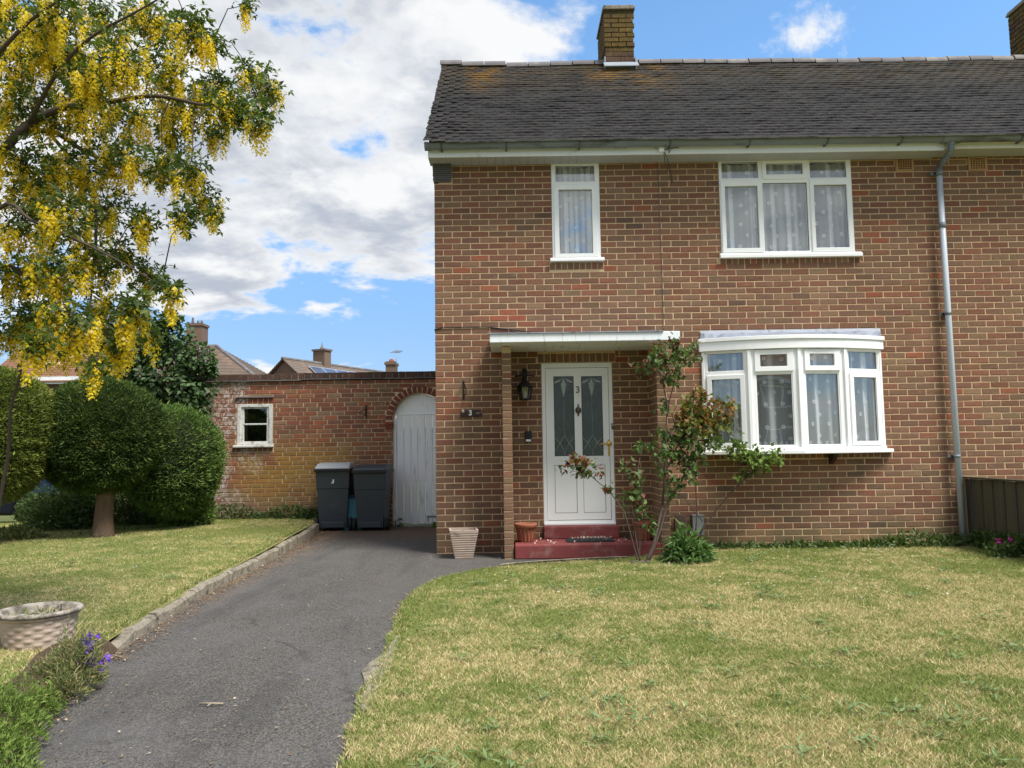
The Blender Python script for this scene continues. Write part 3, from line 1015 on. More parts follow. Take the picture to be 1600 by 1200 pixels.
# ---- roof tiles
slope = math.atan2(RIDGE_Z - EAVE_Z, RIDGE_Y - EAVE_Y)
SL = math.hypot(RIDGE_Z - EAVE_Z, RIDGE_Y - EAVE_Y)
sd = Vector((0, math.cos(slope), math.sin(slope))); sn = Vector((0, -math.sin(slope), math.cos(slope)))
ru = MB()
ru.add([(-.93, EAVE_Y + .03, EAVE_Z - .03), (HX1, EAVE_Y + .03, EAVE_Z - .03), (HX1, RIDGE_Y, RIDGE_Z - .05), (-.93, RIDGE_Y, RIDGE_Z - .05),
        (HX1, 5.0, EAVE_Z - .35), (-.93, 5.0, EAVE_Z - .35)], [(0, 1, 2, 3), (3, 2, 4, 5)])
ru.prism([(EAVE_Y + .04, EAVE_Z - .04), (RIDGE_Y, RIDGE_Z - .06), (RIDGE_Y, RIDGE_Z - .22), (EAVE_Y + .2, EAVE_Z - .06)], -.975, -.93, 'X')
roof = ru.build('roof', m_under, house)
BR = 1.0
T_PAL = [((0.017, 0.015, 0.017), 5), ((0.020, 0.017, 0.018), 5), ((0.014, 0.012, 0.014), 4), ((0.026, 0.021, 0.021), 2)]
CALM = 0.1
GA, TW, TL, TT = 0.1015, 0.166, 0.265, 0.0165
tiles = []
rows = int(SL / GA) + 1
tV = []
for r_ in range(rows + 1):
    s0 = r_ * GA - 0.065
    off = 0.0 if r_ % 2 else TW / 2
    x = -1.0 - off + uni(-.004, .004)
    rowlift = uni(-.002, .002)
    ph = uni(0, 6)
    while x < 11.4:
        wid = TW - .002
        a, bb = x, x + wid
        x += TW
        if bb < -.985: continue
        a = max(a, -1.0 + uni(-.012, .006))
        cx = (a + bb) / 2
        sag = 0.010 * math.sin(cx * 0.9 + 0.6) + 0.006 * math.sin(cx * 2.3 + r_ * .35) + 0.004 * math.sin(cx * 5.1 + r_ * 0.8)
        verge = max(0, 1 - (cx + 1.0) / 0.7) ** 2 * 0.035
        c = Vector((cx, EAVE_Y, EAVE_Z)) + sd * (s0 + sag + uni(-.003, .003)) + sn * (0.004 + verge + uni(0, .0025) + rowlift)
        tiles.append((c, bb - a, uni(-.010, .010), uni(-.007, .007) - verge * .8, pick(T_PAL)))
    if r_ >= rows: break


def tile_verts(wd):
    # lower edge at origin, slab runs up the slope (+y), thickness upward; slight camber across
    L = TL if 1 else 0
    V = []
    for yy in (0, L):
        for xx, cz in ((-wd / 2, 0), (0, .003), (wd / 2, 0)):
            V.append((xx, yy, cz)); V.append((xx, yy, cz + TT))
    F = [(0, 2, 3, 1), (2, 4, 5, 3), (1, 3, 9, 7), (3, 5, 11, 9), (0, 1, 7, 6), (4, 10, 11, 5), (0, 6, 8, 2), (2, 8, 10, 4)]
    return V, F


tilt = math.atan2(TT * 2.0 + .016, TL)          # each tile lies on the two below it
base_rot = Matrix(((1, 0, 0), (0, sd.y, sn.y), (0, sd.z, sn.z))).to_4x4() @ Matrix.Rotation(-tilt, 4, 'X')


def tile_M(t):
    c, wd, rz, ry, col = t
    return Matrix.Translation(c + sn * 0.024) @ base_rot @ Matrix.Rotation(rz, 4, 'Z') @ Matrix.Rotation(ry, 4, 'Y')


order = sorted(range(len(tiles)), key=lambda i: (tiles[i][0] - CAM).length if tiles[i][0].x < 8 else 99)
single = set(order[:300])
tcache = {}
for i in order[:300]:
    wk = round(tiles[i][1] / .01)
    if wk not in tcache:
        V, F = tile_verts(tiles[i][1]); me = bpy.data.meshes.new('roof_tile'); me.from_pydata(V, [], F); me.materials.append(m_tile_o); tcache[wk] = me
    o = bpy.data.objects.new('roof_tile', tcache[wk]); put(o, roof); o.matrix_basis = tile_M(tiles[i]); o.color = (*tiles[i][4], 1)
V, F, C = [], [], []
for i, t in enumerate(tiles):
    if i in single: continue
    v, f = tile_verts(t[1]); o = len(V); Mt = tile_M(t)
    V += [tuple(Mt @ Vector(p)) for p in v]; F += [tuple(o + a for a in q) for q in f]; C += [t[4]] * 12
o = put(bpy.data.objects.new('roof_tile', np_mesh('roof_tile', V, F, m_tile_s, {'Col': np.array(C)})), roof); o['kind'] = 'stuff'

# half-round ridge tiles
x = -1.03; i = 0
while x < 11.3:
    L = .338
    q = MB(); pf = []
    dz = uni(-.008, .008) + .012 * math.sin(x * .8); dy = uni(-.006, .006)
    lift = max(0, .05 - (x + 1.03) * .05)
    for (rr, flip) in ((.118, 1), (.100, -1)):
        rng_ = range(0, 11) if flip == 1 else range(10, -1, -1)
        for k in rng_:
            a = math.pi * k / 10
            pf.append((RIDGE_Y + dy + rr * math.cos(a), RIDGE_Z - .035 + dz + lift + rr * math.sin(a) * .95))
    q.prism(pf, x, x + L - .012, 'X')
    q.build('ridge_tile', m_ridge, roof, .004, 1)
    if .2 > x % 1.7: pass
    x += L; i += 1

# ---- chimneys
m_chim = brick_mat('chimney_brick', False, 'house')
m_lichen, n = new_mat('lichen_brick')
_pos = n('NewGeometry').outputs['Position']
_c = n.mix(1.0, n('Attribute', attribute_name='Col').outputs['Color'], n.mix(n.noise(_pos, 30, 5, .65), (.5, .5, .5), (1.4, 1.4, 1.4)), 'MULTIPLY')
_z = n('SeparateXYZ', {0: _pos}).outputs['Z']
_l = n.math('MULTIPLY', n.step(_z, 7.18, 7.30), n.step(n.noise(_pos, 4.2, 6, 0.68), 0.36, 0.54))
_c = n.mix(n.math('MULTIPLY', _l, .9), _c, n.mix(n.noise(_pos, 25, 4, .7), (0.070, 0.050, 0.020), (0.165, 0.118, 0.034)))
_c = n.mix(n.math('MULTIPLY', n.step(n.noise(n.add(_pos, (3, 3, 3)), 11, 5, 0.7), 0.58, 0.66), _l), _c, (0.24, 0.15, 0.026))
finish(n, _c, 0.95, n.noise(_pos, 70, 5, .7), 0.6, .01, .1)
m_sooty = M('sooty_mortar', (0.085, 0.068, 0.032), .95, .4)


def chimney(x0, x1, y0, y1, zb, zt, zr):
    c = MB()
    c.box(x0 + .006, x1 - .006, y0 + .006, y1 - .006, zb - .5, zt - .05)
    ch = c.build('chimney', m_sooty, house)
    bb = Bricks([((0.10, 0.06, 0.045), 4), ((0.075, 0.055, 0.045), 4), ((0.12, 0.07, 0.05), 2)])
    k = 0; z = zb - .3
    while z < zt - .14:
        e = .012 if z > zr else 0
        bb.course(k, z, .065, x0 - e, x1 + e, .1125 if k % 2 else 0, [], frontal(y0 - e), only_stuff=True)
        bb.course(k, z, .065, y0 + .004 - e, y1, 0 if k % 2 else .1125, [], sideways(x0 - e), only_stuff=True)
        z += .0755; k += 1
    bb.emit(ch, m_brick_o, m_lichen, 0)
    r = MB(); r.box(x0 - .03, x1 + .028, y0 - .04, y1 + .03, zt - .07, zt - .03); r.box(x0 - .018, x1 + .015, y0 - .03, y1 + .015, zt - .031, zt)
    r.build('chimney_cap', m_conc, ch, .008)
    return ch


ch = chimney(1.49, 1.925, 1.90, 2.72, 6.95, 7.98, 7.26)
q = MB()
q.box(1.468, 1.484, 1.84, 2.2, 6.95, 7.15); q.box(1.932, 1.948, 1.84, 2.2, 6.95, 7.15); q.box(1.484, 1.932, 1.868, 1.894, 6.95, 7.075); q.prism([(1.72, 6.935), (1.87, 7.06), (1.87, 7.075), (1.72, 6.95)], 1.45, 1.965, 'X')
q.build('lead_flashing', M('bright_lead', (0.27, 0.30, 0.33), .5, .2, 6, .2), ch)
chimney(8.20, 9.10, 2.02, 2.72, 6.95, 8.25, 7.0)

# ---- windows


def pane_glass(parent, x0, x1, z0, z1, y, xf=None, mat=None):
    q = MB(); q.xf = xf
    q.box(x0, x1, y, y + .004, z0, z1)
    return q.build('pane', mat or m_glass, parent)


def gasket(q, x0, x1, z0, z1, y, mi=1, t=.007):
    q.plate(x0, x1, z0, z1, [(x0 + t, x1 - t, z0 + t, z1 - t)], y, y + .012, mi)


def sash(q, x0, x1, z0, z1, pane, y, y1, mi=0):
    q.plate(x0, x1, z0, z1, [pane], y, y1, mi)


def curtain(parent, x0, x1, z0, z1, y, folds, amp=.018, flowers=True, xf=None, fl_z=None, seed=1):
    rr = random.Random(seed)
    nx = max(40, int((x1 - x0) * 130))
    V, F = [], []
    zs = np.linspace(z0, z1, 7)
    ph = [rr.uniform(0, 6) for _ in range(4)]

    def fy(x, z):
        t = (z - z0) / (z1 - z0)
        a = amp * (1.15 - .4 * t)
        return y + a * math.sin(folds * (x - x0) * 6.28 + ph[0]) + a * .6 * math.sin(folds * 1.7 * (x - x0) * 6.28 + ph[1] + t * .5) + a * .5 * math.sin(folds * .45 * (x - x0) * 6.28 + ph[2])
    for z in zs:
        for i in range(nx + 1):
            x = x0 + (x1 - x0) * i / nx
            V.append((x, fy(x, z), z))
    for j in range(len(zs) - 1):
        for i in range(nx):
            a = j * (nx + 1) + i
            F.append((a, a + 1, a + nx + 2, a + nx + 1))
    q = MB(); q.xf = xf
    q.add(V, F, 0, True)
    if flowers:
        zz = z0 + .10; row = 0
        while zz < z1 - .08:
            xx = x0 + .08 + (.095 if row % 2 else 0) + rr.uniform(-.01, .01)
            while xx < x1 - .04:
                fx, fz = xx + rr.uniform(-.015, .015), zz + rr.uniform(-.02, .02)
                yy = fy(fx, fz) - .012
                for p in range(8):
                    a = 6.283 * p / 8; ca, sa = math.cos(a), math.sin(a)
                    pts = []
                    for (rr_, tt) in ((.0085, -.0035), (.022, -.006), (.026, 0), (.022, .006), (.0085, .0035)):
                        pts.append((fx + rr_ * ca - tt * sa, yy, fz + rr_ * sa + tt * ca))
                    q.add(pts, [(0, 1, 2, 3, 4)], 1)
                xx += .19
            zz += .135; row += 1
        xx = x0 + .03
        while xx < x1 - .02:       # scalloped hem with small rings
            yy = fy(xx, z0 + .02) - .01
            q.lathe([(.018, 0), (.018, .002), (.010, .002), (.010, 0), (.018, 0)], (xx, yy, z0 + .03), 8, 1, axis='Y', smooth=False)
            xx += .062
    return q.build('curtain', [m_curtain, m_curtainflower], parent)


# small upper window
FY = -0.004
q = MB()
q.plate(SW[0] + .003, SW[1] - .003, 3.60, 4.798, [(.580, 1.060, 4.565, 4.770), (.605, 1.030, 3.64, 4.475)], FY, .06)
gasket(q, .576, 1.064, 4.561, 4.774, .012)
sw = q.build('window', [m_white, m_gasket_shade], house, .004)
q = MB(); sash(q, .553, 1.083, 3.605, 4.518, (.611, 1.022, 3.652, 4.462), FY - .018, .05); gasket(q, .606, 1.027, 3.647, 4.467, .008)
q.build('sash', [m_white, m_gasket_shade], sw, .006)
q = MB(); q.prism([(-.055, 3.551), (.04, 3.551), (.04, 3.60), (-.022, 3.60), (-.055, 3.580)], .492, 1.158, 'X'); q.build('sill', m_white, sw, .004)
pane_glass(sw, .578, 1.062, 4.563, 4.772, .022); pane_glass(sw, .609, 1.024, 3.65, 4.464, .016)
curtain(sw, .55, 1.10, 3.63, 4.79, .118, 5.2, .030, True, seed=3)

# large upper window: three lights with top lights
q = MB()
q.plate(BW[0] + .003, BW[1] - .003, 3.625, 4.798, [(2.645, 3.095, 4.58, 4.785), (3.165, 3.712, 4.585, 4.79), (3.742, 4.192, 4.572, 4.778),
                                                    (2.66, 3.09, 3.665, 4.50), (3.145, 3.695, 3.648, 4.512), (3.76, 4.185, 3.66, 4.50)], FY, .06)
for h in ((2.641, 3.099, 4.576, 4.789), (3.738, 4.196, 4.568, 4.782), (3.141, 3.699, 3.644, 4.516)): gasket(q, *h, .010)
bw = q.build('window', [m_white, m_gasket_shade], house, .004)
for (o_, pn) in (((2.622, 3.135, 3.632, 4.548), (2.672, 3.078, 3.688, 4.474)), ((3.728, 4.232, 3.628, 4.548), (3.774, 4.182, 3.68, 4.476)), ((3.147, 3.728, 4.556, 4.797), (3.194, 3.648, 4.615, 4.758))):
    q = MB(); sash(q, *o_, pn, FY - .018, .05); gasket(q, pn[0] - .005, pn[1] + .005, pn[2] - .005, pn[3] + .005, .006)
    q.build('sash', [m_white, m_gasket_shade], bw, .006)
    pane_glass(bw, pn[0] - .002, pn[1] + .002, pn[2] - .002, pn[3] + .002, .015)
for h in ((2.643, 3.097, 4.578, 4.787), (3.740, 4.194, 4.570, 4.780), (3.143, 3.697, 3.646, 4.514)): pane_glass(bw, *h, .022)
q = MB(); q.prism([(-.06, 3.560), (.04, 3.560), (.04, 3.625), (-.02, 3.625), (-.06, 3.598)], 2.578, 4.322, 'X'); q.build('sill', m_white, bw, .004)
curtain(bw, 2.62, 4.24, 3.64, 4.79, .118, 4.2, .030, True, seed=8)

# bow window: four facets on a shallow curve
nodes = [(2.325, -.03), (2.822, -.215), (3.392, -.285), (3.962, -.215), (4.47, -.03)]
BZ0, BZ1 = 1.235, 2.405
bow = None
q = MB()
hw = .03


def outl(off, ex=.0):
    c = Vector((3.397, .62))
    o_ = []
    for i, (x, y) in enumerate(nodes):
        d = (Vector((x, y)) - c).normalized()
        o_.append((x + d.x * off + (ex if i == 4 else -ex if i == 0 else 0), y + d.y * off))
    return o_


# sill board, head board
sb = outl(.075, .03)
q.prism(sb + [(sb[-1][0], .0055), (sb[0][0], .0055)], 1.160, 1.205, 'Z')
bow = q.build('bow_window', m_white, house, .008)
q = MB(); sb = outl(.028, 0)
q.prism(sb + [(sb[-1][0], .0055), (sb[0][0], .0055)], 1.206, 1.236, 'Z'); q.build('sill_upstand', m_white, bow, .004)
fb_ = outl(.035, .015)
q = MB()
fine_ = []
for i in range(4):
    for t in np.linspace(0, 1, 6)[:-1]:
        p0 = fb_[max(i - 1, 0)]; p1 = fb_[i]; p2 = fb_[i + 1]; p3 = fb_[min(i + 2, 4)]
        f_ = lambda a, b_, c_, d_: .5 * (2 * b_ + (c_ - a) * t + (2 * a - 5 * b_ + 4 * c_ - d_) * t * t + (3 * b_ - a - 3 * c_ + d_) * t ** 3)
        fine_.append((f_(p0[0], p1[0], p2[0], p3[0]), f_(p0[1], p1[1], p2[1], p3[1])))
fine_.append(fb_[4])
q.prism(fine_ + [(fine_[-1][0], .0055), (fine_[0][0], .0055)], 2.406, 2.515, 'Z')
f2 = [(x + (-.012 if i == 0 else .012 if i == len(fine_) - 1 else 0), y - .016) for i, (x, y) in enumerate(fine_)]
q.prism(f2 + [(f2[-1][0], .0055), (f2[0][0], .0055)], 2.5155, 2.562, 'Z')
q.build('fascia', m_white, bow, .004)
# lead roof
q = MB(); vs = []; fs = []
lw = [(x, .0045) for (x, y) in fine_]
for (x, y) in fine_: vs.append((min(max(x, 2.30), 4.505), y + .02, 2.5635))
for (x, y) in fine_: vs.append((min(max(x, 2.31), 4.50), -.03, 2.635))
for (x, y) in fine_: vs.append((min(max(x, 2.31), 4.50), -.004, 2.672))
nf = len(fine_)
for j in range(2):
    for i in range(nf - 1): fs.append((j * nf + i, j * nf + i + 1, (j + 1) * nf + i + 1, (j + 1) * nf + i))
q.add(vs, fs); q.build('lead_roof', m_lead, bow)
# floor/ceiling boards of the bow and its brackets
q = MB(); q.box(2.36, 4.44, .005, .3, 1.18, 1.234); q.box(2.36, 4.44, .005, .3, 2.407, 2.45); q.build('inner_board', m_white, bow)
for x in (2.75, 3.80):
    q = MB(); q.prism([(-.004, 1.158), (-.17, 1.158), (-.17, 1.125), (-.03, 1.03), (-.004, 1.03)], x, x + .05, 'X')
    q.build('bracket', m_plaque, bow, .003)
kinds = ['tall', 'top', 'top', 'tall']
for i in range(4):
    (xa, ya), (xb, yb) = nodes[i], nodes[i + 1]
    L = math.hypot(xb - xa, yb - ya); ang = math.atan2(yb - ya, xb - xa)
    xf = Matrix.Translation((xa, ya, 0)) @ Matrix.Rotation(ang, 4, 'Z')
    m0, m1 = .045, .045
    if i == 0: m0 = .03
    if i == 3: m1 = .03
    x0, x1 = .008, L - .008
    zt = 2.145
    if i in (0, 3):
        top = (x0 + m0 + .015, x1 - m1 - .015, 2.165, 2.375) if i == 0 else (x0 + m0 + .015, x1 - m1 - .005, 2.165, 2.37)
        low = (x0 + m0 + .055, x1 - m1 - .055, 1.30, 2.06)
        so = (x0 + m0, x1 - m1, 1.252, 2.112)
    else:
        top = (x0 + m0 + .075, x1 - m1 - .085, 2.196, 2.338)
        so = (x0 + m0 + .012, x1 - m1 - .012, 2.138, 2.392)
        low = (x0 + m0 + .03, x1 - m1 - .04, 1.268, 2.10)
    q = MB(); q.xf = xf
    inn = .012
    q.plate(x0, x1, BZ0 + .002, BZ1, [tuple(a + s_ for a, s_ in zip(top, (-inn, inn, -inn, inn))), tuple(a + s_ for a, s_ in zip(low, (-inn, inn, -inn, inn)))], 0, .06)
    fix = low if i in (1, 2) else top
    opn = top if i in (1, 2) else low
    gasket(q, fix[0] - .004, fix[1] + .004, fix[2] - .004, fix[3] + .004, .020)
    q.plate(fix[0] - inn, fix[1] + inn, fix[2] - inn, fix[3] + inn, [fix], .006, .05)
    fo = q.build('window_frame', [m_white, m_gasket_shade], bow, .004)
    q = MB(); q.xf = xf; sash(q, *so, opn, -.020, .05); gasket(q, opn[0] - .005, opn[1] + .005, opn[2] - .005, opn[3] + .005, .004)
    q.build('sash', [m_white, m_gasket_shade], fo, .006)
    pane_glass(fo, fix[0] - .002, fix[1] + .002, fix[2] - .002, fix[3] + .002, .030, xf)
    pane_glass(fo, opn[0] - .002, opn[1] + .002, opn[2] - .002, opn[3] + .002, .014, xf)
    curtain(fo, .02, L - .02, 1.26, 2.39, .118, [5.0, 3.2, 4.4, 5.6][i], [.030, .020, .028, .030][i], True, xf, seed=20 + i)
    q = MB(); q.xf = xf
    q.box(-.022, .022, -.02, .05, BZ0 + .002, BZ1 - .002) if i else q.box(-.02, .012, -.008, .05, BZ0 + .002, BZ1 - .002)
    q.build('mullion', m_white, fo, .006)
    if i == 3:
        q = MB(); q.xf = xf; q.box(L - .012, L + .02, -.008, .05, BZ0 + .002, BZ1 - .002); q.build('mullion', m_white, fo, .006)
# window board cheeks to the wall
q = MB(); q.box(2.312, 2.345, -.028, .0055, BZ0, BZ1); q.box(4.452, 4.488, -.028, .0055, BZ0, BZ1); q.build('end_post', m_white, bow, .004)

# ---- front door
DY = .045
dx0, dx1, dz0, dz1 = DR
q = MB()
q.plate(dx0 + .003, dx1 - .003, .347, dz1 - .003, [(dx0 + .048, dx1 - .048, .40, dz1 - .062)], DY - .035, DY + .06)
q.box(dx0 + .003, dx1 - .003, DY - .055, DY - .034, .347, .375)
df = q.build('front_door', m_white, house, .005)
pl, pr = (.505, .752, 1.170, 2.14), (.842, 1.097, 1.168, 2.137)
l1, l2 = (.500, .768, .487, 1.062), (.843, 1.112, .487, 1.060)
lx0, lx1, lz0, lz1 = dx0 + .052, dx1 - .052, .408, dz1 - .066
q = MB(); q.plate(lx0, lx1, lz0, lz1, [pl, pr, l1, l2], DY - .02, DY + .04)
for h in (pl, pr): gasket(q, h[0] - .004, h[1] + .004, h[2] - .004, h[3] + .004, DY - .008)
leaf = q.build('door_leaf', [m_white, m_gasket_shade], df, .006)
for h in (l1, l2):
    q = MB(); q.box(h[0] + .006, h[1] - .006, DY - .013, DY + .03, h[2] + .006, h[3] - .006)
    q.add([(h[0], DY - .004, h[2]), (h[1], DY - .004, h[2]), (h[1], DY - .004, h[3]), (h[0], DY - .004, h[3])], [(0, 1, 2, 3)], 1)
    q.build('door_panel', [m_white, M('panel_joint', (.25, .25, .25), .7)], leaf, .004)
m_came = M('lead_came', (0.55, 0.58, 0.58), 0.4, .1, metal=.3)
m_bevel = M('obscure_glass', (0.36, 0.42, 0.43), 0.25, .25, 30, .3, 40)
for h in (pl, pr):
    go = pane_glass(leaf, h[0] - .002, h[1] + .002, h[2] - .002, h[3] + .002, DY + .006, mat=m_dglass)
    q = MB()
    cx = (h[0] + h[1]) / 2; W = h[1] - h[0]; z0, z1 = h[2], h[3]
    yc = DY + .001

    def came(*pts):
        q.tube([(x, yc, z) for x, z in pts], .0023, 5)
    zl = z0 + .25; zm = z0 + .145
    came((cx, z1 - .26), (cx, zl))
    came((h[0], zl - .02), (h[0] + W * .25, zm + .02), (cx, z0 + .06)); came((h[1], zl - .02), (h[1] - W * .25, zm + .02), (cx, z0 + .06))
    came((cx, zl), (h[0] + W * .25, zm), (h[0], z0 + .055)); came((cx, zl), (h[1] - W * .25, zm), (h[1], z0 + .055))
    came((cx, z0 + .06), (cx, z0))
    came((h[0], z1 - .09), (h[0] + W * .3, z1 - .06), (cx, z1 - .005)); came((h[1], z1 - .09), (h[1] - W * .3, z1 - .06), (cx, z1 - .005))
    came((h[0] + W * .3, z1 - .06), (cx - .02, z1 - .16), (cx, z1 - .27), (cx + .02, z1 - .16), (h[1] - W * .3, z1 - .06))
    q.build('leaded_line', m_came, go)
    q = MB()
    q.add([(cx, yc + .003, z1 - .02), (cx + .03, yc + .003, z1 - .09), (cx, yc + .003, z1 - .255), (cx - .03, yc + .003, z1 - .09)], [(0, 1, 2, 3)])
    q.add([(h[0] + .006, yc + .003, z1 - .09), (h[0] + W * .3, yc + .003, z1 - .065), (cx - .01, yc + .003, z1 - .02), (h[0] + .02, yc + .003, z1 - .06)], [(0, 1, 2, 3)])
    q.add([(h[1] - .006, yc + .003, z1 - .09), (h[1] - W * .3, yc + .003, z1 - .065), (cx + .01, yc + .003, z1 - .02), (h[1] - .02, yc + .003, z1 - .06)], [(0, 1, 2, 3)])
    q.build('bevelled_glass', m_bevel, go)
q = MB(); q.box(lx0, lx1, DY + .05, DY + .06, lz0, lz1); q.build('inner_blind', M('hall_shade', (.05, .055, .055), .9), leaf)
q = MB(); q.box(.685, .912, DY - .028, DY - .018, 1.083, 1.146); q.box(.705, .892, DY - .034, DY - .027, 1.095, 1.134); q.build('letter_plate', m_brass, leaf, .003)
q = MB(); q.box(1.150, 1.178, DY - .028, DY - .019, 1.165, 1.365); q.lathe([(.0, -.06), (.026, -.055), (.028, -.02), (.014, -.015), (.012, 0)], (1.164, DY - .02, 1.315), 14, axis='Y')
q.tube([(1.164, DY - .06, 1.316), (1.10, DY - .064, 1.314), (1.045, DY - .056, 1.309)], [.010, .009, .007], 8)
q.box(1.158, 1.170, DY - .032, DY - .027, 1.20, 1.235); q.build('handle', m_brass, leaf, .002)
q = MB(); kx, kz = .800, 1.725
q.lathe([(0, .077), (.006, .073), (.007, .055), (.013, .048), (.008, .040), (.030, .022), (.036, 0), (.030, -.022), (.010, -.045), (.007, -.055), (.011, -.062), (0, -.078)], (kx, DY - .03, kz), 14, sy=.35)
q.tube([(kx - .030, DY - .045, kz + .012), (kx - .03, DY - .052, kz - .02), (kx, DY - .055, kz - .04), (kx + .03, DY - .052, kz - .02), (kx + .030, DY - .045, kz + .012)], .006, 8)
q.build('knocker', m_bronze, leaf)
q = MB(); q.box(1.196, 1.230, -.006, .012, 1.487, 1.557); q.lathe([(0, -.012), (.008, -.01), (.008, 0)], (1.213, -.004, 1.535), 10, 1, axis='Y'); q.build('bell_push', [m_bronze, m_white], df, .003)


def text(parent, name, body, size, loc, mat, rot=(rad(90), 0, 0), ext=.002, weight=0.0):
    cu = bpy.data.curves.new(name, 'FONT'); cu.body = body; cu.size = size; cu.extrude = ext; cu.align_x = 'CENTER'; cu.align_y = 'CENTER'; cu.offset = weight
    tmp = bpy.data.objects.new(name, cu)
    COL.objects.link(tmp)
    me = bpy.data.meshes.new_from_object(tmp.evaluated_get(bpy.context.evaluated_depsgraph_get()))
    bpy.data.objects.remove(tmp)
    me.materials.clear(); me.materials.append(mat)
    o = bpy.data.objects.new(name, me); put(o, parent); o.location = loc; o.rotation_euler = rot
    return o


text(leaf, 'door_number', '3', .115, (.799, DY - .026, 1.97), m_bronze, weight=.001)

# ---- canopy slab over the door
cq = MB()
cq.prism([(-.80, 2.452), (MY - .002, 2.442), (MY - .002, 2.585), (-.80, 2.553)], -.242, 1.885, 'X')
can = cq.build('porch_canopy', m_canopy, house, .006)
q = MB(); q.prism([(-.815, 2.546), (-.01, 2.60), (-.01, 2.612), (-.815, 2.559)], -.255, 1.70, 'X'); q.build('felt_edge', m_lead, can, .003)

# ---- red painted steps
q = MB(); q.prism([(-.56, .03), (-.012, .03), (-.012, .198), (-.53, .198), (-.56, .185)], .006, 1.645, 'X')
q.box(1.645, 1.77, -.555, -.531, .03, .19)
st = q.build('doorstep', m_red, house, .014)
q = MB(); q.prism([(-.115, .199), (.04, .199), (.04, .346), (-.105, .346), (-.115, .338)], .352, 1.242, 'X'); q.build('threshold_step', m_red, st, .01)

# ------------------------------------------------------------------ outhouse wall beside the house
WY = 3.40
wall = thing('outhouse_wall', (-3.6, WY, 0.1), 'old red brick side wall with stained bricks, arched gateway and small window', 'wall')
GX0, GX1 = -1.985, -1.085
GCX, GR_, GSP = (GX0 + GX1) / 2, .45, 1.765
OW = (-4.552, -3.968, 1.375, 2.065)
b = MB()
NX = 16
poly = [(-7.2, -.1), (GX0, -.1), (GX0, GSP)]
for i in range(1, NX):
    a = math.pi - math.pi * i / NX
    poly.append((GCX + GR_ * math.cos(a), GSP + GR_ * math.sin(a)))
poly += [(GX1, GSP), (GX1, -.1), (-.935, -.1), (-.935, 2.44), (-7.2, 2.44)]
xs_parts = [(-7.2, OW[0]), (OW[1], GX0)]
b.box(-7.2, OW[0], WY + .008, WY + .22, -.1, 2.44); b.box(OW[1], GX0, WY + .008, WY + .22, -.1, 2.44)
b.box(OW[0], OW[1], WY + .008, WY + .22, -.1, OW[2]); b.box(OW[0], OW[1], WY + .008, WY + .22, OW[3], 2.44)
b.box(GX1, -.935, WY + .008, WY + .22, -.1, 2.44)
arc = [(GX0, GSP)] + [(GCX + GR_ * math.cos(math.pi - math.pi * i / NX), GSP + GR_ * math.sin(math.pi - math.pi * i / NX)) for i in range(1, NX)] + [(GX1, GSP)]
for i in range(len(arc) - 1):
    (xa, za), (xb, zb) = arc[i], arc[i + 1]
    b.prism([(xa, za), (xb, zb), (xb, 2.44), (xa, 2.44)], WY + .008, WY + .22)
b.build('wall_core', m_gmortar, wall)
BR = 1.3
CALM = 0.1
gb = Bricks(G_PAL)
WINH = (OW[0] - .01, OW[1] + .01, OW[2] - .012, OW[3] + .105)
SILLH = (OW[0] - .02, OW[1] + .03, OW[2] - .10, OW[2])
for k in range(0, 36):
    z = -.045 + .0735 * k
    h = .0735 - .0105
    if z + h > 2.445: break
    hol = [WINH, SILLH]
    zc = z + h / 2
    if zc < GSP: hol.append((GX0 - (.115 if 1.66 < zc else 0.0), GX1 + .0, z - .01, z + h + .01))
    else:
        dz = zc - GSP; rr = GR_ + .118
        if dz < rr: hw_ = math.sqrt(rr * rr - dz * dz); hol.append((GCX - hw_, GCX + hw_, z - .01, z + h + .01))
    # Flemish-like irregular bond: now and then a header
    gb.course(k, z, h, -6.6, -.94, (.1125 if k % 2 else 0) + (.056 if k % 3 == 0 else 0), hol, frontal(WY))
nv = 19
for i in range(nv):
    a = math.pi - math.pi * (i + .5) / nv
    rr = GR_ + .0575
    M4 = Matrix.Translation((GCX + rr * math.cos(a), WY - .004, GSP + rr * math.sin(a))) @ Matrix.Rotation(-(a - math.pi / 2), 4, 'Y')
    gb.put(M4, .066, .110, .06, (0.17 * uni(.85, 1.1), 0.055 * uni(.9, 1.1), 0.04))
gb.put(frontal(WY - .03)(GX0 - .055, 1.715), .13, .05, .1, (0.22, .06, .04)); gb.put(frontal(WY - .015)(GX0 - .055, 1.655), .12, .055, .1, (0.2, .055, .04))
for i in range(7):
    wv = (OW[1] - OW[0] + .03) / 7
    gb.put(frontal(WY)(OW[0] - .015 + wv * (i + .5), OW[3] + .055), wv - .012, .085, .05, (0.22 * uni(.7, 1.1), 0.055, 0.038))
    gb.put(frontal(WY)(OW[0] - .015 + wv * (i + .5), OW[2] - .052), wv - .012, .085, .05, (0.15 * uni(.8, 1.1), 0.07, 0.055))
gb.emit(wall, m_gbrick_o, m_gbrick_s, 290, lambda p: p.x > -5.35)
q = MB(); q.box(OW[0] - .02, OW[1] + .01, WY - .03, WY + .01, OW[3] + .103, OW[3] + .125); q.build('tile_lintel', m_ridge, wall, .004)
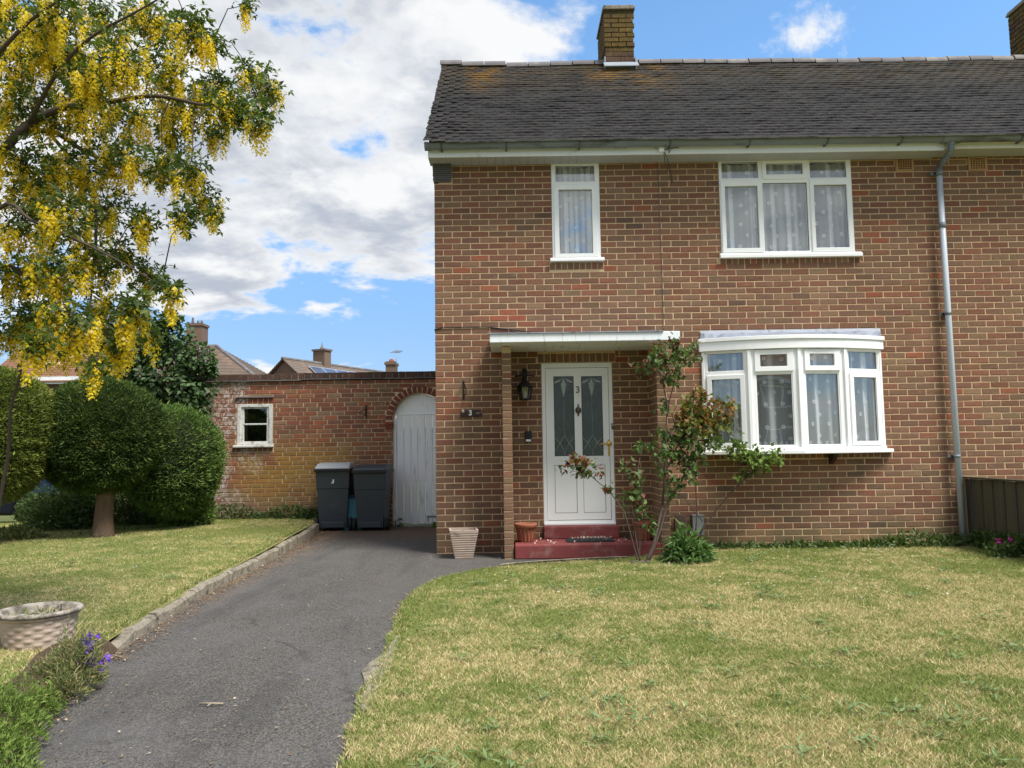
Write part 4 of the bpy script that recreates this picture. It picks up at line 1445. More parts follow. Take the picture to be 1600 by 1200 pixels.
# creasing tiles and brick-on-edge coping
x = -6.9
cp = []
while x < -.95:
    L = .17
    z = 2.442 + (.012 if x > -3.55 else 0) + uni(-.004, .004)
    q = MB(); q.box(x, x + L - .006, WY - .035 - uni(0, .012), WY + .26, z, z + .015)
    q.build('creasing_tile', m_ridge, wall); x += L
x = -6.9
m_cop_pal = [((0.06, 0.036, 0.03), 3), ((0.075, 0.043, 0.036), 3), ((0.05, 0.035, 0.032), 2)]
cpb = Bricks(m_cop_pal)
while x < -.97:
    wv = .1045 + uni(-.006, .006)
    z0 = 2.460 + (.012 if x > -3.55 else 0)
    cpb.put(frontal(WY - .012)(x + wv / 2, z0 + .05), wv - .009, .10 + uni(-.004, .004), .24)
    x += wv
q = MB(); q.box(-6.9, -.955, WY + .0, WY + .22, 2.458, 2.545); q.build('coping_mortar', m_gmortar, wall)
cpb.emit(wall, m_brick_o, m_brick_s, 70, name='coping_brick')
# window of the outhouse
q = MB()
q.plate(OW[0] + .005, OW[1] - .005, OW[2] + .02, OW[3] - .004, [(OW[0] + .105, OW[1] - .10, OW[2] + .075, OW[2] + .345), (OW[0] + .105, OW[1] - .10, OW[2] + .372, OW[3] - .075)], WY + .015, WY + .10)
q.plate(OW[0] + .002, OW[1] - .002, OW[2] + .015, OW[3] - .002, [(OW[0] + .062, OW[1] - .062, OW[2] + .05, OW[3] - .05)], WY - .006, WY + .03)
ow = q.build('window', m_oldwhite, wall, .005)
q = MB(); q.prism([(WY - .055, OW[2] - .025), (WY + .1, OW[2] - .025), (WY + .1, OW[2] + .022), (WY - .055, OW[2] + .008)], OW[0] - .055, OW[1] + .022, 'X'); q.build('sill', m_oldwhite, ow, .006)
for (za, zb) in ((OW[2] + .073, OW[2] + .347), (OW[2] + .370, OW[3] - .073)):
    q = MB(); q.box(OW[0] + .103, OW[1] - .098, WY + .045, WY + .05, za, zb); q.build('pane', glass_mat('shed_glass', (.3, .33, .33), 2.0), ow)
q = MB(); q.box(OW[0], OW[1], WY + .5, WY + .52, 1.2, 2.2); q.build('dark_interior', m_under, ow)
# white lime run and iron hook on the wall
q = MB(); hx = -2.42
q.box(hx - .012, hx + .012, WY - .012, WY + .004, 1.80, 2.02)
q.tube([(hx, WY - .012, 1.95), (hx - .05, WY - .09, 1.93), (hx - .10, WY - .12, 1.88), (hx - .13, WY - .10, 1.92)], .008, 6)
q.tube([(hx, WY - .012, 1.84), (hx - .05, WY - .07, 1.88), (hx - .09, WY - .11, 1.885)], .006, 6)
o = q.build('basket_bracket', m_black)
tag(o, 'rusty black iron hanging basket bracket on the old red brick wall', 'bracket', 'basket brackets')

# timber gate
gate = thing('garden_gate', (GCX, WY + .10, 0.04), 'pale painted plank garden gate with rounded top in brick archway', 'gate')
x = GX0 + .055; GYF = WY + .085
bw_ = [.062, .115, .118, .125, .118, .125, .115]
while x < GX1 - .03:
    wv = uni(.112, .124)
    x1 = min(x + wv, GX1 - .012)
    q = MB(); q.box(x + .004, x1 - .004, GYF + uni(-.002, .002), GYF + .022, .05 + uni(0, .02), 1.862)
    q.build('plank', m_gatepaint, gate, .004)
    x = x1
top = [(GCX + (GR_ - .012) * math.cos(math.pi * i / 20), GSP + (GR_ - .012) * math.sin(math.pi * i / 20)) for i in range(21)]
top = [(a, max(c, 1.872)) for a, c in top if c > 1.82]
q = MB(); q.prism(top, GYF + .006, GYF + .03); q.build('arched_panel', m_gatepaint, gate, .004)
q = MB(); q.box(GX0 + .02, GX1 - .02, GYF - .008, GYF + .02, 1.852, 1.878); q.build('rail', m_gatepaint, gate, .004)
q = MB(); q.box(GX0 + .004, GX0 + .05, GYF - .03, GYF + .05, .04, 1.80); q.build('post', m_gatepaint, gate, .005)
q = MB(); q.box(GX1 - .35, GX1 - .02, GYF - .008, GYF + .001, .16, .19); q.tube([(GX1 - .33, GYF - .012, .175), (GX1 - .33, GYF - .012, .10)], .008, 6); q.build('hinge', m_pole, gate)
q = MB(); q.box(GX1 - .30, GX1 - .05, GYF - .012, GYF + .001, 1.31, 1.325); q.build('latch', m_gatepaint, gate)

# ------------------------------------------------------------------ things on the front wall
# lantern
lx, lz = .155, 2.0
lan = thing('wall_lantern', (lx, 0, lz), 'black iron carriage lantern on the brick wall left of the white door', 'lantern')
q = MB(); yl = -.13
q.lathe([(.0, .118), (.012, .112), (.02, .09), (.055, .055), (.092, .015), (.098, .0), (.088, -.004), (.0, -.004)], (lx, yl, lz + .0), 6, smooth=False)
q.tube([(lx, yl, lz + .11), (lx, yl, lz + .165)], [.012, .007], 8); q.lathe([(0, .015), (.014, .006), (.014, -.006), (0, -.015)], (lx, yl, lz + .165), 8)
q.build('lamp_roof', m_black, lan)
q = MB()
for i in range(6):
    a = math.pi / 3 * i
    q.tube([(lx + .086 * math.cos(a), yl + .086 * math.sin(a), lz - .004), (lx + .062 * math.cos(a), yl + .062 * math.sin(a), lz - .135)], .0065, 5)
q.lathe([(.0, -.135), (.068, -.135), (.066, -.148), (.03, -.16), (.0, -.162)], (lx, yl, lz), 6, smooth=False)
q.build('lamp_frame', m_black, lan)
q = MB(); q.lathe([(.080, -.006), (.057, -.132)], (lx, yl, lz), 6, smooth=False); q.build('pane', glass_mat('lamp_glass', (.55, .58, .58), 2.5), lan)
q = MB(); q.tube([(lx, yl, lz - .13), (lx, yl, lz - .05)], .014, 8); q.build('bulb', m_white, lan)
q = MB(); q.tube([(lx, .0, lz + .14), (lx, yl, lz + .14)], .008, 6); q.tube([(lx - .115, yl + .02, lz + .135), (lx - .06, yl, lz + .142), (lx, yl, lz + .138), (lx + .06, yl, lz + .142), (lx + .115, yl + .02, lz + .135)], .009, 6)
q.box(lx - .03, lx + .03, -.008, 0, lz - .02, lz + .24); q.tube([(lx, -.01, lz + .22), (lx, -.07, lz + .2), (lx, yl, lz + .15)], .008, 6)
q.build('bracket_arm', m_black, lan)
# number plaque
pq = thing('number_plaque', (-.50, 0, 1.70), 'dark wooden number plaque with white 3 on the brick wall', 'house sign')
q = MB(); q.box(-.628, -.375, -.022, -.001, 1.663, 1.742); q.build('board', m_plaque, pq, .004)
text(pq, 'number', '3', .088, (-.508, -.024, 1.705), m_paint3, ext=.0015, weight=.003)
q = MB(); q.lathe([(0, -.008), (.018, -.006), (.02, 0)], (-.598, -.022, 1.726), 10, axis='Y')
q.lathe([(0, -.008), (.008, -.006), (.009, 0)], (-.43, -.022, 1.705), 8, axis='Y'); q.lathe([(0, -.008), (.008, -.006), (.009, 0)], (-.412, -.022, 1.700), 8, axis='Y')
q.add([(-.408, -.0235, 1.695), (-.395, -.0235, 1.715), (-.382, -.0235, 1.725), (-.39, -.0235, 1.708)], [(0, 1, 2, 3)]); q.build('motif', m_stonerim, pq)
# door bell unit
kb = thing('doorbell_unit', (.188, 0, 1.41), 'small black doorbell box with white strip below the lantern', 'doorbell')
q = MB(); q.box(.148, .228, -.034, -.001, 1.343, 1.476); q.build('case', m_binblk, kb, .012)
q = MB(); q.box(.157, .219, -.038, -.033, 1.352, 1.378); q.build('button_strip', m_white, kb, .003)
# basket bracket on the house
q = MB(); hx = -.588
q.box(hx - .010, hx + .010, -.012, 0, 1.865, 2.10)
q.tube([(hx, -.01, 2.085), (hx + .005, -.2, 2.09), (hx + .01, -.24, 2.075)], .007, 6); q.tube([(hx, -.01, 1.92), (hx + .03, -.06, 1.93), (hx + .035, -.12, 1.98), (hx + .01, -.19, 2.08)], .006, 6)
o = q.build('basket_bracket', m_black)
tag(o, 'slim black iron bracket on the brick wall above the number plaque', 'bracket', 'basket brackets')
# electric cable and junction box under the eaves
jb = thing('junction_box', (1.84, -.31, 4.85), 'small white junction box with loose black wires under the gutter', 'junction box')
q = MB(); q.box(1.808, 1.872, -.338, -.302, 4.805, 4.885); q.build('case', m_white, jb, .004)
q = MB(); q.tube([(1.87, -.31, 4.83), (1.92, -.32, 4.84), (1.93, -.32, 4.79), (1.96, -.31, 4.85), (2.05, -.31, 4.862)], .005, 5)
q.tube([(1.87, -.32, 4.80), (1.88, -.30, 4.70), (1.95, -.2, 4.60), (2.0, -.1, 4.50)], .004, 5); q.tube([(1.88, -.31, 4.81), (1.93, -.28, 4.68), (1.99, -.16, 4.55), (2.01, -.1, 4.51)], .004, 5)
q.build('wire', m_wire, jb)
q = MB(); q.tube([(1.855, -.006, 4.78), (1.86, -.006, 4.2), (1.868, -.006, 3.4), (1.862, -.006, 2.6)], .0035, 5)
tag(q.build('wall_cable', m_wire2), 'thin grey cable running straight down the brick wall between the upper windows', 'cable')
q = MB()
q.tube([(-.935, .10, 2.71), (-.936, -.006, 2.735), (-.80, -.007, 2.757), (-.35, -.007, 2.758), (.0, -.008, 2.72), (.35, -.04, 2.66), (.75, -.2, 2.62), (1.0, -.3, 2.614)], .0065, 6)
tag(q.build('wall_cable', m_wire), 'black cable looping from the house corner onto the porch canopy', 'cable')
# meter cover and dark slab at the foot of the wall
q = MB(); q.box(2.118, 2.25, -.10, -.002, .215, .452); q.box(2.112, 2.256, -.106, -.098, .44, .458)
tag(q.build('meter_cover', m_greybox, None, .006), 'plain grey metal cover box low on the brick wall under the bow window', 'meter box')
q = MB(); hp = [(1.90, .16), (2.045, .16), (2.045, .38)] + [(1.972 + .073 * math.cos(math.pi * i / 8), .38 + .085 * math.sin(math.pi * i / 8)) for i in range(1, 8)] + [(1.90, .38)]
q.prism(hp, -.12, -.05); tag(q.build('leaning_slab', m_brownstone, None, .008), 'dark brown round topped slab leaning on the wall behind the rose', 'slab')

# ------------------------------------------------------------------ bins
def bin_(x, y, rz, sc, label, lid_mat, number):
    t = thing('wheelie_bin', (x, y, DRV), label, 'wheelie bin', 'wheelie bins by the gate')
    X = Matrix.Translation((x, y, DRV)) @ Matrix.Rotation(rz, 4, 'Z') @ Matrix.Diagonal((sc, sc, sc, 1))
    w0, w1, d0, d1, h0, h1 = .215, .27, .225, .33, .05, .99
    q = MB(); q.xf = X

    def ringp(w, f, b, z): return [(-w, -f, z), (w, -f, z), (w, b, z), (-w, b, z)]
    vs = ringp(w0, .24, d0, h0) + ringp(w0 + (w1 - w0) * .70, .285, d0 + .075, .68) + ringp(w0 + (w1 - w0) * .70 + .006, .292, d0 + .08, .685) + ringp(w1, .315, d1, h1)
    fs = [(0, 3, 2, 1)]
    for r_ in range(3):
        for i in range(4):
            j = (i + 1) % 4; fs.append((r_ * 4 + i, r_ * 4 + j, r_ * 4 + 4 + j, r_ * 4 + 4 + i))
    fs.append((12, 13, 14, 15))
    q.add(vs, fs)
    q.build('body', m_bin, t, .012)
    q = MB(); q.xf = X
    q.box(-.185, .185, -.262, -.20, .055, .15); q.build('kick_panel', m_bin, t, .008)
    q = MB(); q.xf = X
    q.plate(-w1 - .022, w1 + .022, -.345, d1 + .03, [(-w1 + .012, w1 - .012, -.30, d1 - .012)], 0, .045)
    q.v = [X @ (Vector((v.x, v.z, .955 + v.y))) for v in [X.inverted() @ p for p in q.v]]
    q.build('rim', m_binblk, t, .008)
    q = MB(); q.xf = X
    vs = [(-.285, -.352, 1.0), (.285, -.352, 1.0), (.285, .30, 1.0), (-.285, .30, 1.0),
          (-.268, -.335, 1.035), (.268, -.335, 1.035), (.265, -.20, 1.085), (-.265, -.20, 1.085), (.262, .22, 1.10), (-.262, .22, 1.10), (.275, .33, 1.04), (-.275, .33, 1.04)]
    fs = [(0, 1, 5, 4), (4, 5, 6, 7), (7, 6, 8, 9), (9, 8, 10, 11), (11, 10, 2, 3), (0, 4, 7, 9, 11, 3), (1, 2, 10, 8, 6, 5), (0, 3, 2, 1)]
    q.add(vs, fs); q.build('lid', lid_mat, t, .015)
    q = MB(); q.xf = X
    q.tube([(-.24, .34, .99), (-.24, .40, 1.02), (.24, .40, 1.02), (.24, .34, .99)], .016, 8); q.build('handle', m_binblk, t)
    q = MB(); q.xf = X; q.tube([(-.27, -.17, .10), (.27, -.17, .10)], .012, 8); q.build('axle', m_pole, t)
    for s in (-1, 1):
        q = MB(); q.xf = X
        q.lathe([(.06, -.027), (.097, -.027), (.104, -.015), (.104, .015), (.097, .027), (.06, .027), (.06, -.027)], (s * .272, -.17, .104), 22, axis='X')
        wh = q.build('wheel', m_tyre, t)
        q = MB(); q.xf = X
        q.lathe([(.0, -.022), (.03, -.026), (.06, -.02), (.06, .02), (.03, .026), (0, .022)], (s * .272, -.17, .104), 16, axis='X'); q.build('hub', m_binblk, wh)
    if number:
        o = text(t, 'number', number, .105, (0, 0, 0), m_paint3, ext=.001, weight=.002)
        o.matrix_basis = X @ Matrix.Translation((.005, -.3045, .80)) @ Matrix.Rotation(rad(90 - 4.5), 4, 'X') @ Matrix.Rotation(rad(-6), 4, 'Z')
    return t


bin_(-2.83, 3.02, rad(3), .965, 'grey wheelie bin with pale grey lid and white number 3', m_binlid, '3')
bin_(-2.225, 2.98, rad(-2), .93, 'dark grey wheelie bin with dark lid beside the white gate', m_bin, None)
q = MB(); X = Matrix.Translation((-2.535, 3.02, DRV)) @ Matrix.Rotation(rad(4), 4, 'Z'); q.xf = X
q.prism([(-.14, 0), (.14, 0), (.17, .50), (-.17, .50)], -.12, .12); q.plate(-.185, .185, .50, .53, [(-.15, .15, .505, .525)], -.14, .14)
tag(q.build('recycling_box', m_teal, None, .01), 'teal plastic recycling box squeezed between the two wheelie bins', 'box')

# ------------------------------------------------------------------ pots, mat
def fluted_pot(x, y, z, label):
    t = thing('terracotta_pot', (x, y, z), label, 'plant pot', 'fluted terracotta pots on the red step')
    prof = [(.085, 0), (.108, .17)]
    q = MB(); seg = 96; vs = []; fs = []
    for (r, zz) in ((.082, 0), (.084, .015), (.088, .02), (.105, .165)):
        for k in range(seg):
            a = 6.2832 * k / seg
            rr = r * (1 + (.07 * math.cos(a * 14) if .015 < zz else 0))
            vs.append((x + rr * math.cos(a), y + rr * math.sin(a), z + zz))
    for i in range(3):
        for k in range(seg):
            k2 = (k + 1) % seg; fs.append((i * seg + k, i * seg + k2, (i + 1) * seg + k2, (i + 1) * seg + k))
    fs.append(tuple(range(seg))[::-1]); q.add(vs, fs, 0, True); q.build('pot_body', m_terra, t)
    q = MB(); q.lathe([(.106, .155), (.127, .165), (.132, .20), (.128, .212), (.112, .212), (.104, .19), (.102, .17)], (x, y, z), 28); q.build('pot_rim', m_terra, t)
    q = MB(); q.lathe([(.106, .185), (.0, .19)], (x, y, z), 20); q.build('compost', m_soil, t)


fluted_pot(.135, -.33, .198, 'fluted terracotta pot on the red step under the lantern')
fluted_pot(1.50, -.30, .198, 'fluted terracotta pot on the red step behind the rose stems')
# square tapered planter
tp = thing('tapered_planter', (-.585, -.34, DRV), 'small pale square tapered planter with brick pattern against the wall', 'planter')
q = MB(); cx, cy = -.585, -.34
h = .325
lvl = [(.098, 0)]
rows_ = 11
for i in range(rows_):
    a = .098 + (.158 - .098) * (i / rows_) * .92; b2 = .098 + (.158 - .098) * ((i + .82) / rows_) * .92
    z0 = h * .87 * i / rows_; z1 = h * .87 * (i + .82) / rows_
    lvl += [(a, z0), (a + .004, z0 + .004), (b2 + .004, z1 - .003), (b2 - .001, z1)]
lvl += [(.150, h * .87), (.158, h * .885), (.163, h), (.143, h), (.138, h - .06)]
for (r_, z_) in lvl[1:]: pass
q.lathe([(r_ * 1.4142, z_) for r_, z_ in lvl], (cx, cy, DRV), 4, smooth=False)
ang = Matrix.Translation((cx, cy, 0)) @ Matrix.Rotation(rad(45 + 7), 4, 'Z') @ Matrix.Translation((-cx, -cy, 0))
q.v = [ang @ v for v in q.v]
q.build('pot_body', m_stonepot, tp, .003)
q = MB(); q.lathe([(.2, h - .05), (0, h - .045)], (cx, cy, DRV), 4, smooth=False); q.v = [ang @ v for v in q.v]; q.build('compost', m_soil, tp)
# round basket-weave planter on the left lawn
rc = at(61, 985, -4.42)
rp = thing('stone_planter', (rc.x, -4.3, .10), 'round weathered stone planter with basket weave sides on the left lawn', 'planter')
cx, cy, zb = rc.x, -4.42, .035
q = MB(); seg = 96; vs = []; fs = []
hh = [0, .02, .022]
R0_, R1_ = .184, .231
prof = [(R0_ + .006, 0), (R0_ + .008, .024), (R0_, .03)]
nr = 8
for i in range(nr * 4 + 1):
    t_ = i / (nr * 4)
    prof.append((R0_ + (R1_ - R0_ - .02) * t_, .032 + .205 * t_))
prof += [(R1_ - .016, 0.241), (R1_ - .006, 0.245), (R1_ - .006, 0.253), (R1_ - .014, 0.257)]
for j, (r, zz) in enumerate(prof):
    for k in range(seg):
        a = 6.2832 * k / seg; rr = r
        if 3 <= j < 3 + nr * 4 + 1:
            row = int((j - 3) / 4); ph = (j - 3) / 4 * math.pi
            wv = max(0, math.cos(a * 12 + (math.pi if row % 2 else 0)))
            rr += .006 * (wv ** .35) * abs(math.sin(ph)) ** .5
        vs.append((cx + rr * math.cos(a), cy + rr * math.sin(a), zb + zz))
for i in range(len(prof) - 1):
    for k in range(seg):
        k2 = (k + 1) % seg; fs.append((i * seg + k, i * seg + k2, (i + 1) * seg + k2, (i + 1) * seg + k))
q.add(vs, fs, 0, True); q.build('pot_body', m_stonepot, rp)
q = MB(); vs = []; fs = []; prof = [(R1_ - .012, 0.257), (R1_ + .004, 0.260), (R1_ + .009, 0.271), (R1_ + .004, 0.282), (R1_ - .008, 0.286), (R1_ - .024, 0.284), (R1_ - .032, 0.270), (R1_ - .036, 0.205)]
for j, (r, zz) in enumerate(prof):
    for k in range(seg):
        a = 6.2832 * k / seg
        rr = r + (.004 * math.cos(a * 40 + j * 1.2) if 0 < j < 4 else 0)
        vs.append((cx + rr * math.cos(a), cy + rr * math.sin(a), zb + zz))
for i in range(len(prof) - 1):
    for k in range(seg):
        k2 = (k + 1) % seg; fs.append((i * seg + k, i * seg + k2, (i + 1) * seg + k2, (i + 1) * seg + k))
q.add(vs, fs, 0, True); q.build('pot_rim', m_stonerim, rp)
q = MB(); q.lathe([(R1_ - .034, 0.233), (.1, 0.241), (0, 0.237)], (cx, cy, zb), 30); q.build('compost', m_stonerim, rp)
q = MB(); q.tube([(cx + .14, cy - .02, zb + .225), (cx + .145, cy - .02, zb + .31)], .004, 5); q.build('dead_stem', m_wire, rp)
P = np.stack([R.normal(cx, .10, 90), R.normal(cy, .10, 90), np.full(90, zb + .245)], 1)
PLANTER = (P, rp)
# door mat
q = MB(); q.box(.60, 1.145, -.475, -.19, .1985, .212)
for i in range(8): q.box(.625 + i * .063, .68 + i * .063, -.455, -.21, .212, .217)
tag(q.build('doormat', m_mat, None, .003), 'dark ribbed rubber doormat on the red doorstep', 'doormat')

# ------------------------------------------------------------------ fence between the two front gardens
fx = 5.425
fen = thing('timber_fence', (fx, -1.2, .03), 'dark weathered board fence with green algae beside the downpipe', 'fence')
y = -.035; i = 0
while y > -2.35:
    wv = .098 + uni(-.006, .006)
    q = MB(); xo = .008 if i % 2 else 0
    q.prism([(fx - .012 + xo, y), (fx + .004 + xo, y), (fx - .002 + xo, y - wv - .012), (fx - .020 + xo, y - wv - .012)], .06, .835 + uni(-.004, .004), 'Z')
    q.build('board', m_darkwood, fen); y -= wv; i += 1
q = MB(); q.box(fx - .045, fx + .03, -2.37, -.03, .838, .86); q.build('capping_rail', m_darkwood, fen, .004)
q = MB(); q.box(fx - .035, fx - .012, -2.37, -.03, .05, .11); q.build('gravel_board', m_palewood, fen, .004)
q = MB(); q.box(fx + .01, fx + .05, -2.37, -.03, .22, .28); q.box(fx + .01, fx + .05, -2.37, -.03, .62, .68); q.build('arris_rail', m_darkwood, fen)
q = MB(); q.box(fx - .03, fx - .008, -.034, -.012, .04, .83); q.build('edge_batten', m_palewood, fen)

# ------------------------------------------------------------------ houses beyond
def gable_house(name, label, X0, X1, Y0, Y1, ze, zr, tilem, axis='X', rows=30, windows=(), chim=None, grp='houses beyond the side wall'):
    """walls, two tiled slopes laid in courses, windows with frames; ridge along axis"""
    t = thing(name, ((X0 + X1) / 2, (Y0 + Y1) / 2, 0), label, 'house', grp)
    q = MB()
    if axis == 'X':
        q.box(X0, X1, Y0, Y1, -.1, ze)
        q.prism([(Y0, ze), (Y1, ze), ((Y0 + Y1) / 2, zr - .1)], X0, X1, 'X')
        a0, a1, b0, b1 = X0 - .2, X1 + .2, Y0, Y1
    else:
        q.box(X0, X1, Y0, Y1, -.1, ze)
        q.prism([(X0, ze), (X1, ze), ((X0 + X1) / 2, zr - .1)], Y0, Y1, 'Y')
        a0, a1, b0, b1 = Y0 - .2, Y1 + .2, X0, X1
    q.build('wall', m_farbrick, t)
    q = MB(); mid = (b0 + b1) / 2
    for s in (0, 1):
        e0, e1 = (b0 - .35, mid) if s == 0 else (b1 + .35, mid)
        zz0 = ze - .35 * (zr - ze) / (mid - b0)
        for r in range(rows):
            t0, t1 = r / rows, (r + 1) / rows
            ba, bb = e0 + (e1 - e0) * t0, e0 + (e1 - e0) * t1
            za, zb_ = zz0 + (zr - zz0) * t0, zz0 + (zr - zz0) * t1
            prof = [(ba, za), (ba, za + .05), (bb, zb_ + .02), (bb, zb_ - .05)]
            q.prism(prof, a0, a1, axis)
    rf = q.build('roof', tilem, t); rf['kind'] = 'stuff'
    q = MB()
    if axis == 'X': q.tube([(a0, mid, zr + .02), (a1, mid, zr + .02)], .11, 8)
    else: q.tube([(mid, a0, zr + .02), (mid, a1, zr + .02)], .11, 8)
    q.build('ridge', m_ridge, t)
    q = MB()
    if axis == 'X':
        q.box(X0 - .15, X1 + .15, Y0 - .30, Y0 - .26, ze - .30, ze - .04); q.box(X0 - .15, X1 + .15, Y1 + .26, Y1 + .30, ze - .30, ze - .04)
    else:
        q.box(X0 - .30, X0 - .26, Y0 - .15, Y1 + .15, ze - .30, ze - .04); q.box(X1 + .26, X1 + .30, Y0 - .15, Y1 + .15, ze - .30, ze - .04)
    q.build('fascia', m_white2, t)
    for (wx, wz, ww, wh) in windows:
        q = MB(); q.plate(wx - ww / 2, wx + ww / 2, wz, wz + wh, [(wx - ww / 2 + .08, wx - .04, wz + .08, wz + wh - .08), (wx + .04, wx + ww / 2 - .08, wz + .08, wz + wh - .08)], Y0 - .05, Y0 + .02)
        wo = q.build('window', m_white, t)
        q = MB(); q.box(wx - ww / 2 + .07, wx + ww / 2 - .07, Y0 - .012, Y0 - .004, wz + .07, wz + wh - .07); q.build('pane', m_farglass, wo)
    if chim:
        cx, cy, cw, cd, cz = chim
        q = MB(); q.box(cx - cw / 2, cx + cw / 2, cy - cd / 2, cy + cd / 2, ze, cz); q.box(cx - cw / 2 - .06, cx + cw / 2 + .06, cy - cd / 2 - .06, cy + cd / 2 + .06, cz - .16, cz - .03)
        co = q.build('chimney', m_farbrick, t)
        q = MB()
        for k in (-1, 1): q.lathe([(.10, cz), (.11, cz + .05), (.085, cz + .25), (.11, cz + .28), (.08, cz + .28)], (cx + k * cw * .22, cy, 0), 10)
        q.build('chimney_pot', m_terra, co)
    return t


def zat(px, py, Y): return at(px, py, Y).z


# the house behind the left shrubs: eave, ridge and verge read from the photo at y=18
Yb = 18.0
e = at(60, 597, Yb); rr_ = at(40, 515, Yb + 3.2)
gable_house('brick_house', 'brown tiled house behind the clipped conifers with white fascia board', at(-2, 570, Yb).x - 0.2, at(150, 590, Yb).x, Yb, Yb + 6.4, e.z + .2, rr_.z,
            m_fartile, 'X', 26, [], None)
wn = at(92, 579, Yb + 1.2)
rl = thing('roof_window', (wn.x, wn.y, wn.z), 'white framed window set in the brown tiled roof behind the shrubs', 'roof window')
q = MB(); q.plate(wn.x - .30, wn.x + .30, wn.z - .28, wn.z + .26, [(wn.x - .22, wn.x + .22, wn.z - .2, wn.z + .18)], wn.y - .55, wn.y - .2); q.build('frame', m_white, rl)
q = MB(); q.box(wn.x - .23, wn.x + .23, wn.y - .42, wn.y - .40, wn.z - .21, wn.z + .19); q.build('pane', m_farglass, rl)
# middle house with a hipped-looking roof behind the lilac
Yb = 26.0
p0, p1 = at(268, 590, Yb), at(400, 590, Yb)
pk = at(338, 541, Yb + 3.0)
mh = thing('brick_house', (pk.x, Yb + 3, 0), 'house with pale brown hipped roof and brick chimney behind the lilac', 'house', 'houses beyond the side wall')
q = MB(); hx0, hx1 = at(190, 590, Yb).x, at(408, 590, Yb).x; hz = zat(400, 592, Yb) - .1
q.box(hx0 + .3, hx1 - .3, Yb + .3, Yb + 5.7, -.1, hz); q.build('wall', m_farbrick, mh)
q = MB(); rws = 24
xl, xr, yr = at(215, 541, Yb + 3).x, pk.x, Yb + 3.0
for r in range(rws):
    t0, t1 = r / rws, (r + 1) / rws

    def rg(t, dz):
        return [(hx0 + (xl - hx0) * t, Yb + 3 * t, hz + (pk.z - hz) * t + dz), (hx1 + (xr - hx1) * t, Yb + 3 * t, hz + (pk.z - hz) * t + dz),
                (hx1 + (xr - hx1) * t, Yb + 6 - 3 * t, hz + (pk.z - hz) * t + dz), (hx0 + (xl - hx0) * t, Yb + 6 - 3 * t, hz + (pk.z - hz) * t + dz)]
    vs = rg(t0, 0) + rg(t0, .045) + rg(t1, .012)
    fs = [(a, (a + 1) % 4, 4 + (a + 1) % 4, 4 + a) for a in range(4)] + [(4 + a, 4 + (a + 1) % 4, 8 + (a + 1) % 4, 8 + a) for a in range(4)]
    q.add(vs, fs)
q.build('roof', m_fartile2, mh)['kind'] = 'stuff'
q = MB(); q.tube([(xl, yr, pk.z), (xr, yr, pk.z)], .1, 8); q.tube([(xr, yr, pk.z), (hx1, Yb, hz)], .1, 8); q.build('ridge', m_ridge, mh)
c0 = at(308, 530, Yb + 3.0)
cw = at(320, 530, Yb + 3).x - at(296, 530, Yb + 3).x
ct = zat(308, 507, Yb + 3)
q = MB(); q.box(c0.x - cw / 2, c0.x + cw / 2, yr - .4, yr + .4, pk.z - 1, ct); q.box(c0.x - cw / 2 - .05, c0.x + cw / 2 + .05, yr - .45, yr + .45, ct - .12, ct); co = q.build('chimney', m_farbrick, mh)
q = MB()
for k in (-.3, .05, .28): q.lathe([(.07, ct), (.08, ct + .05), (.05, ct + .16 + .15 * (k == -.3)), (.06, ct + .2 + .15 * (k == -.3)), (0, ct + .2 + .15 * (k == -.3))], (c0.x + k * cw, yr, 0), 8)
q.build('chimney_pot', m_ridge, co)
# house with solar panels, gable end towards us and its ridge running away to the right
Yb = 30.0
ga = at(443, 561, Yb); gl = at(424, 590, Yb)
dz = ga.z - gl.z
sh = thing('brick_house', (ga.x + 4, Yb + 4, 0), 'house with grey tiled roof carrying a row of solar panels', 'house', 'houses beyond the side wall')
u = Vector((at(610, 582, Yb + 8.5).x - ga.x, 8.5, 0)); LEN = u.length; u.normalize()
v_ = Vector((u.y, -u.x, 0))                 # down the visible slope, towards the right/front
hw2 = 3.3; drop = 2.6
XF = Matrix((( u.x, v_.x, 0, ga.x), (u.y, v_.y, 0, ga.y), (0, 0, 1, ga.z), (0, 0, 0, 1)))
q = MB(); q.xf = XF
q.box(.1, LEN, -hw2 + .2, hw2 - .2, -ga.z - .1, -drop); q.prism([(-hw2 + .2, -drop), (hw2 - .2, -drop), (0, -.08)], .1, LEN, 'X'); q.build('wall', m_farbrick, sh)
q = MB(); q.xf = XF
for s in (-1, 1):
    for r in range(24):
        t0, t1 = 1 - r / 24, 1 - (r + 1) / 24
        q.prism([(s * hw2 * t0, -drop * t0), (s * hw2 * t0, -drop * t0 + .05), (s * hw2 * t1, -drop * t1 + .02), (s * hw2 * t1, -drop * t1 - .03)], -.1, LEN + .1, 'X')
q.build('roof', m_fartile2, sh)['kind'] = 'stuff'
q = MB(); q.xf = XF; q.tube([(-.1, 0, .03), (LEN + .1, 0, .03)], .09, 8); q.build('ridge', m_ridge, sh)
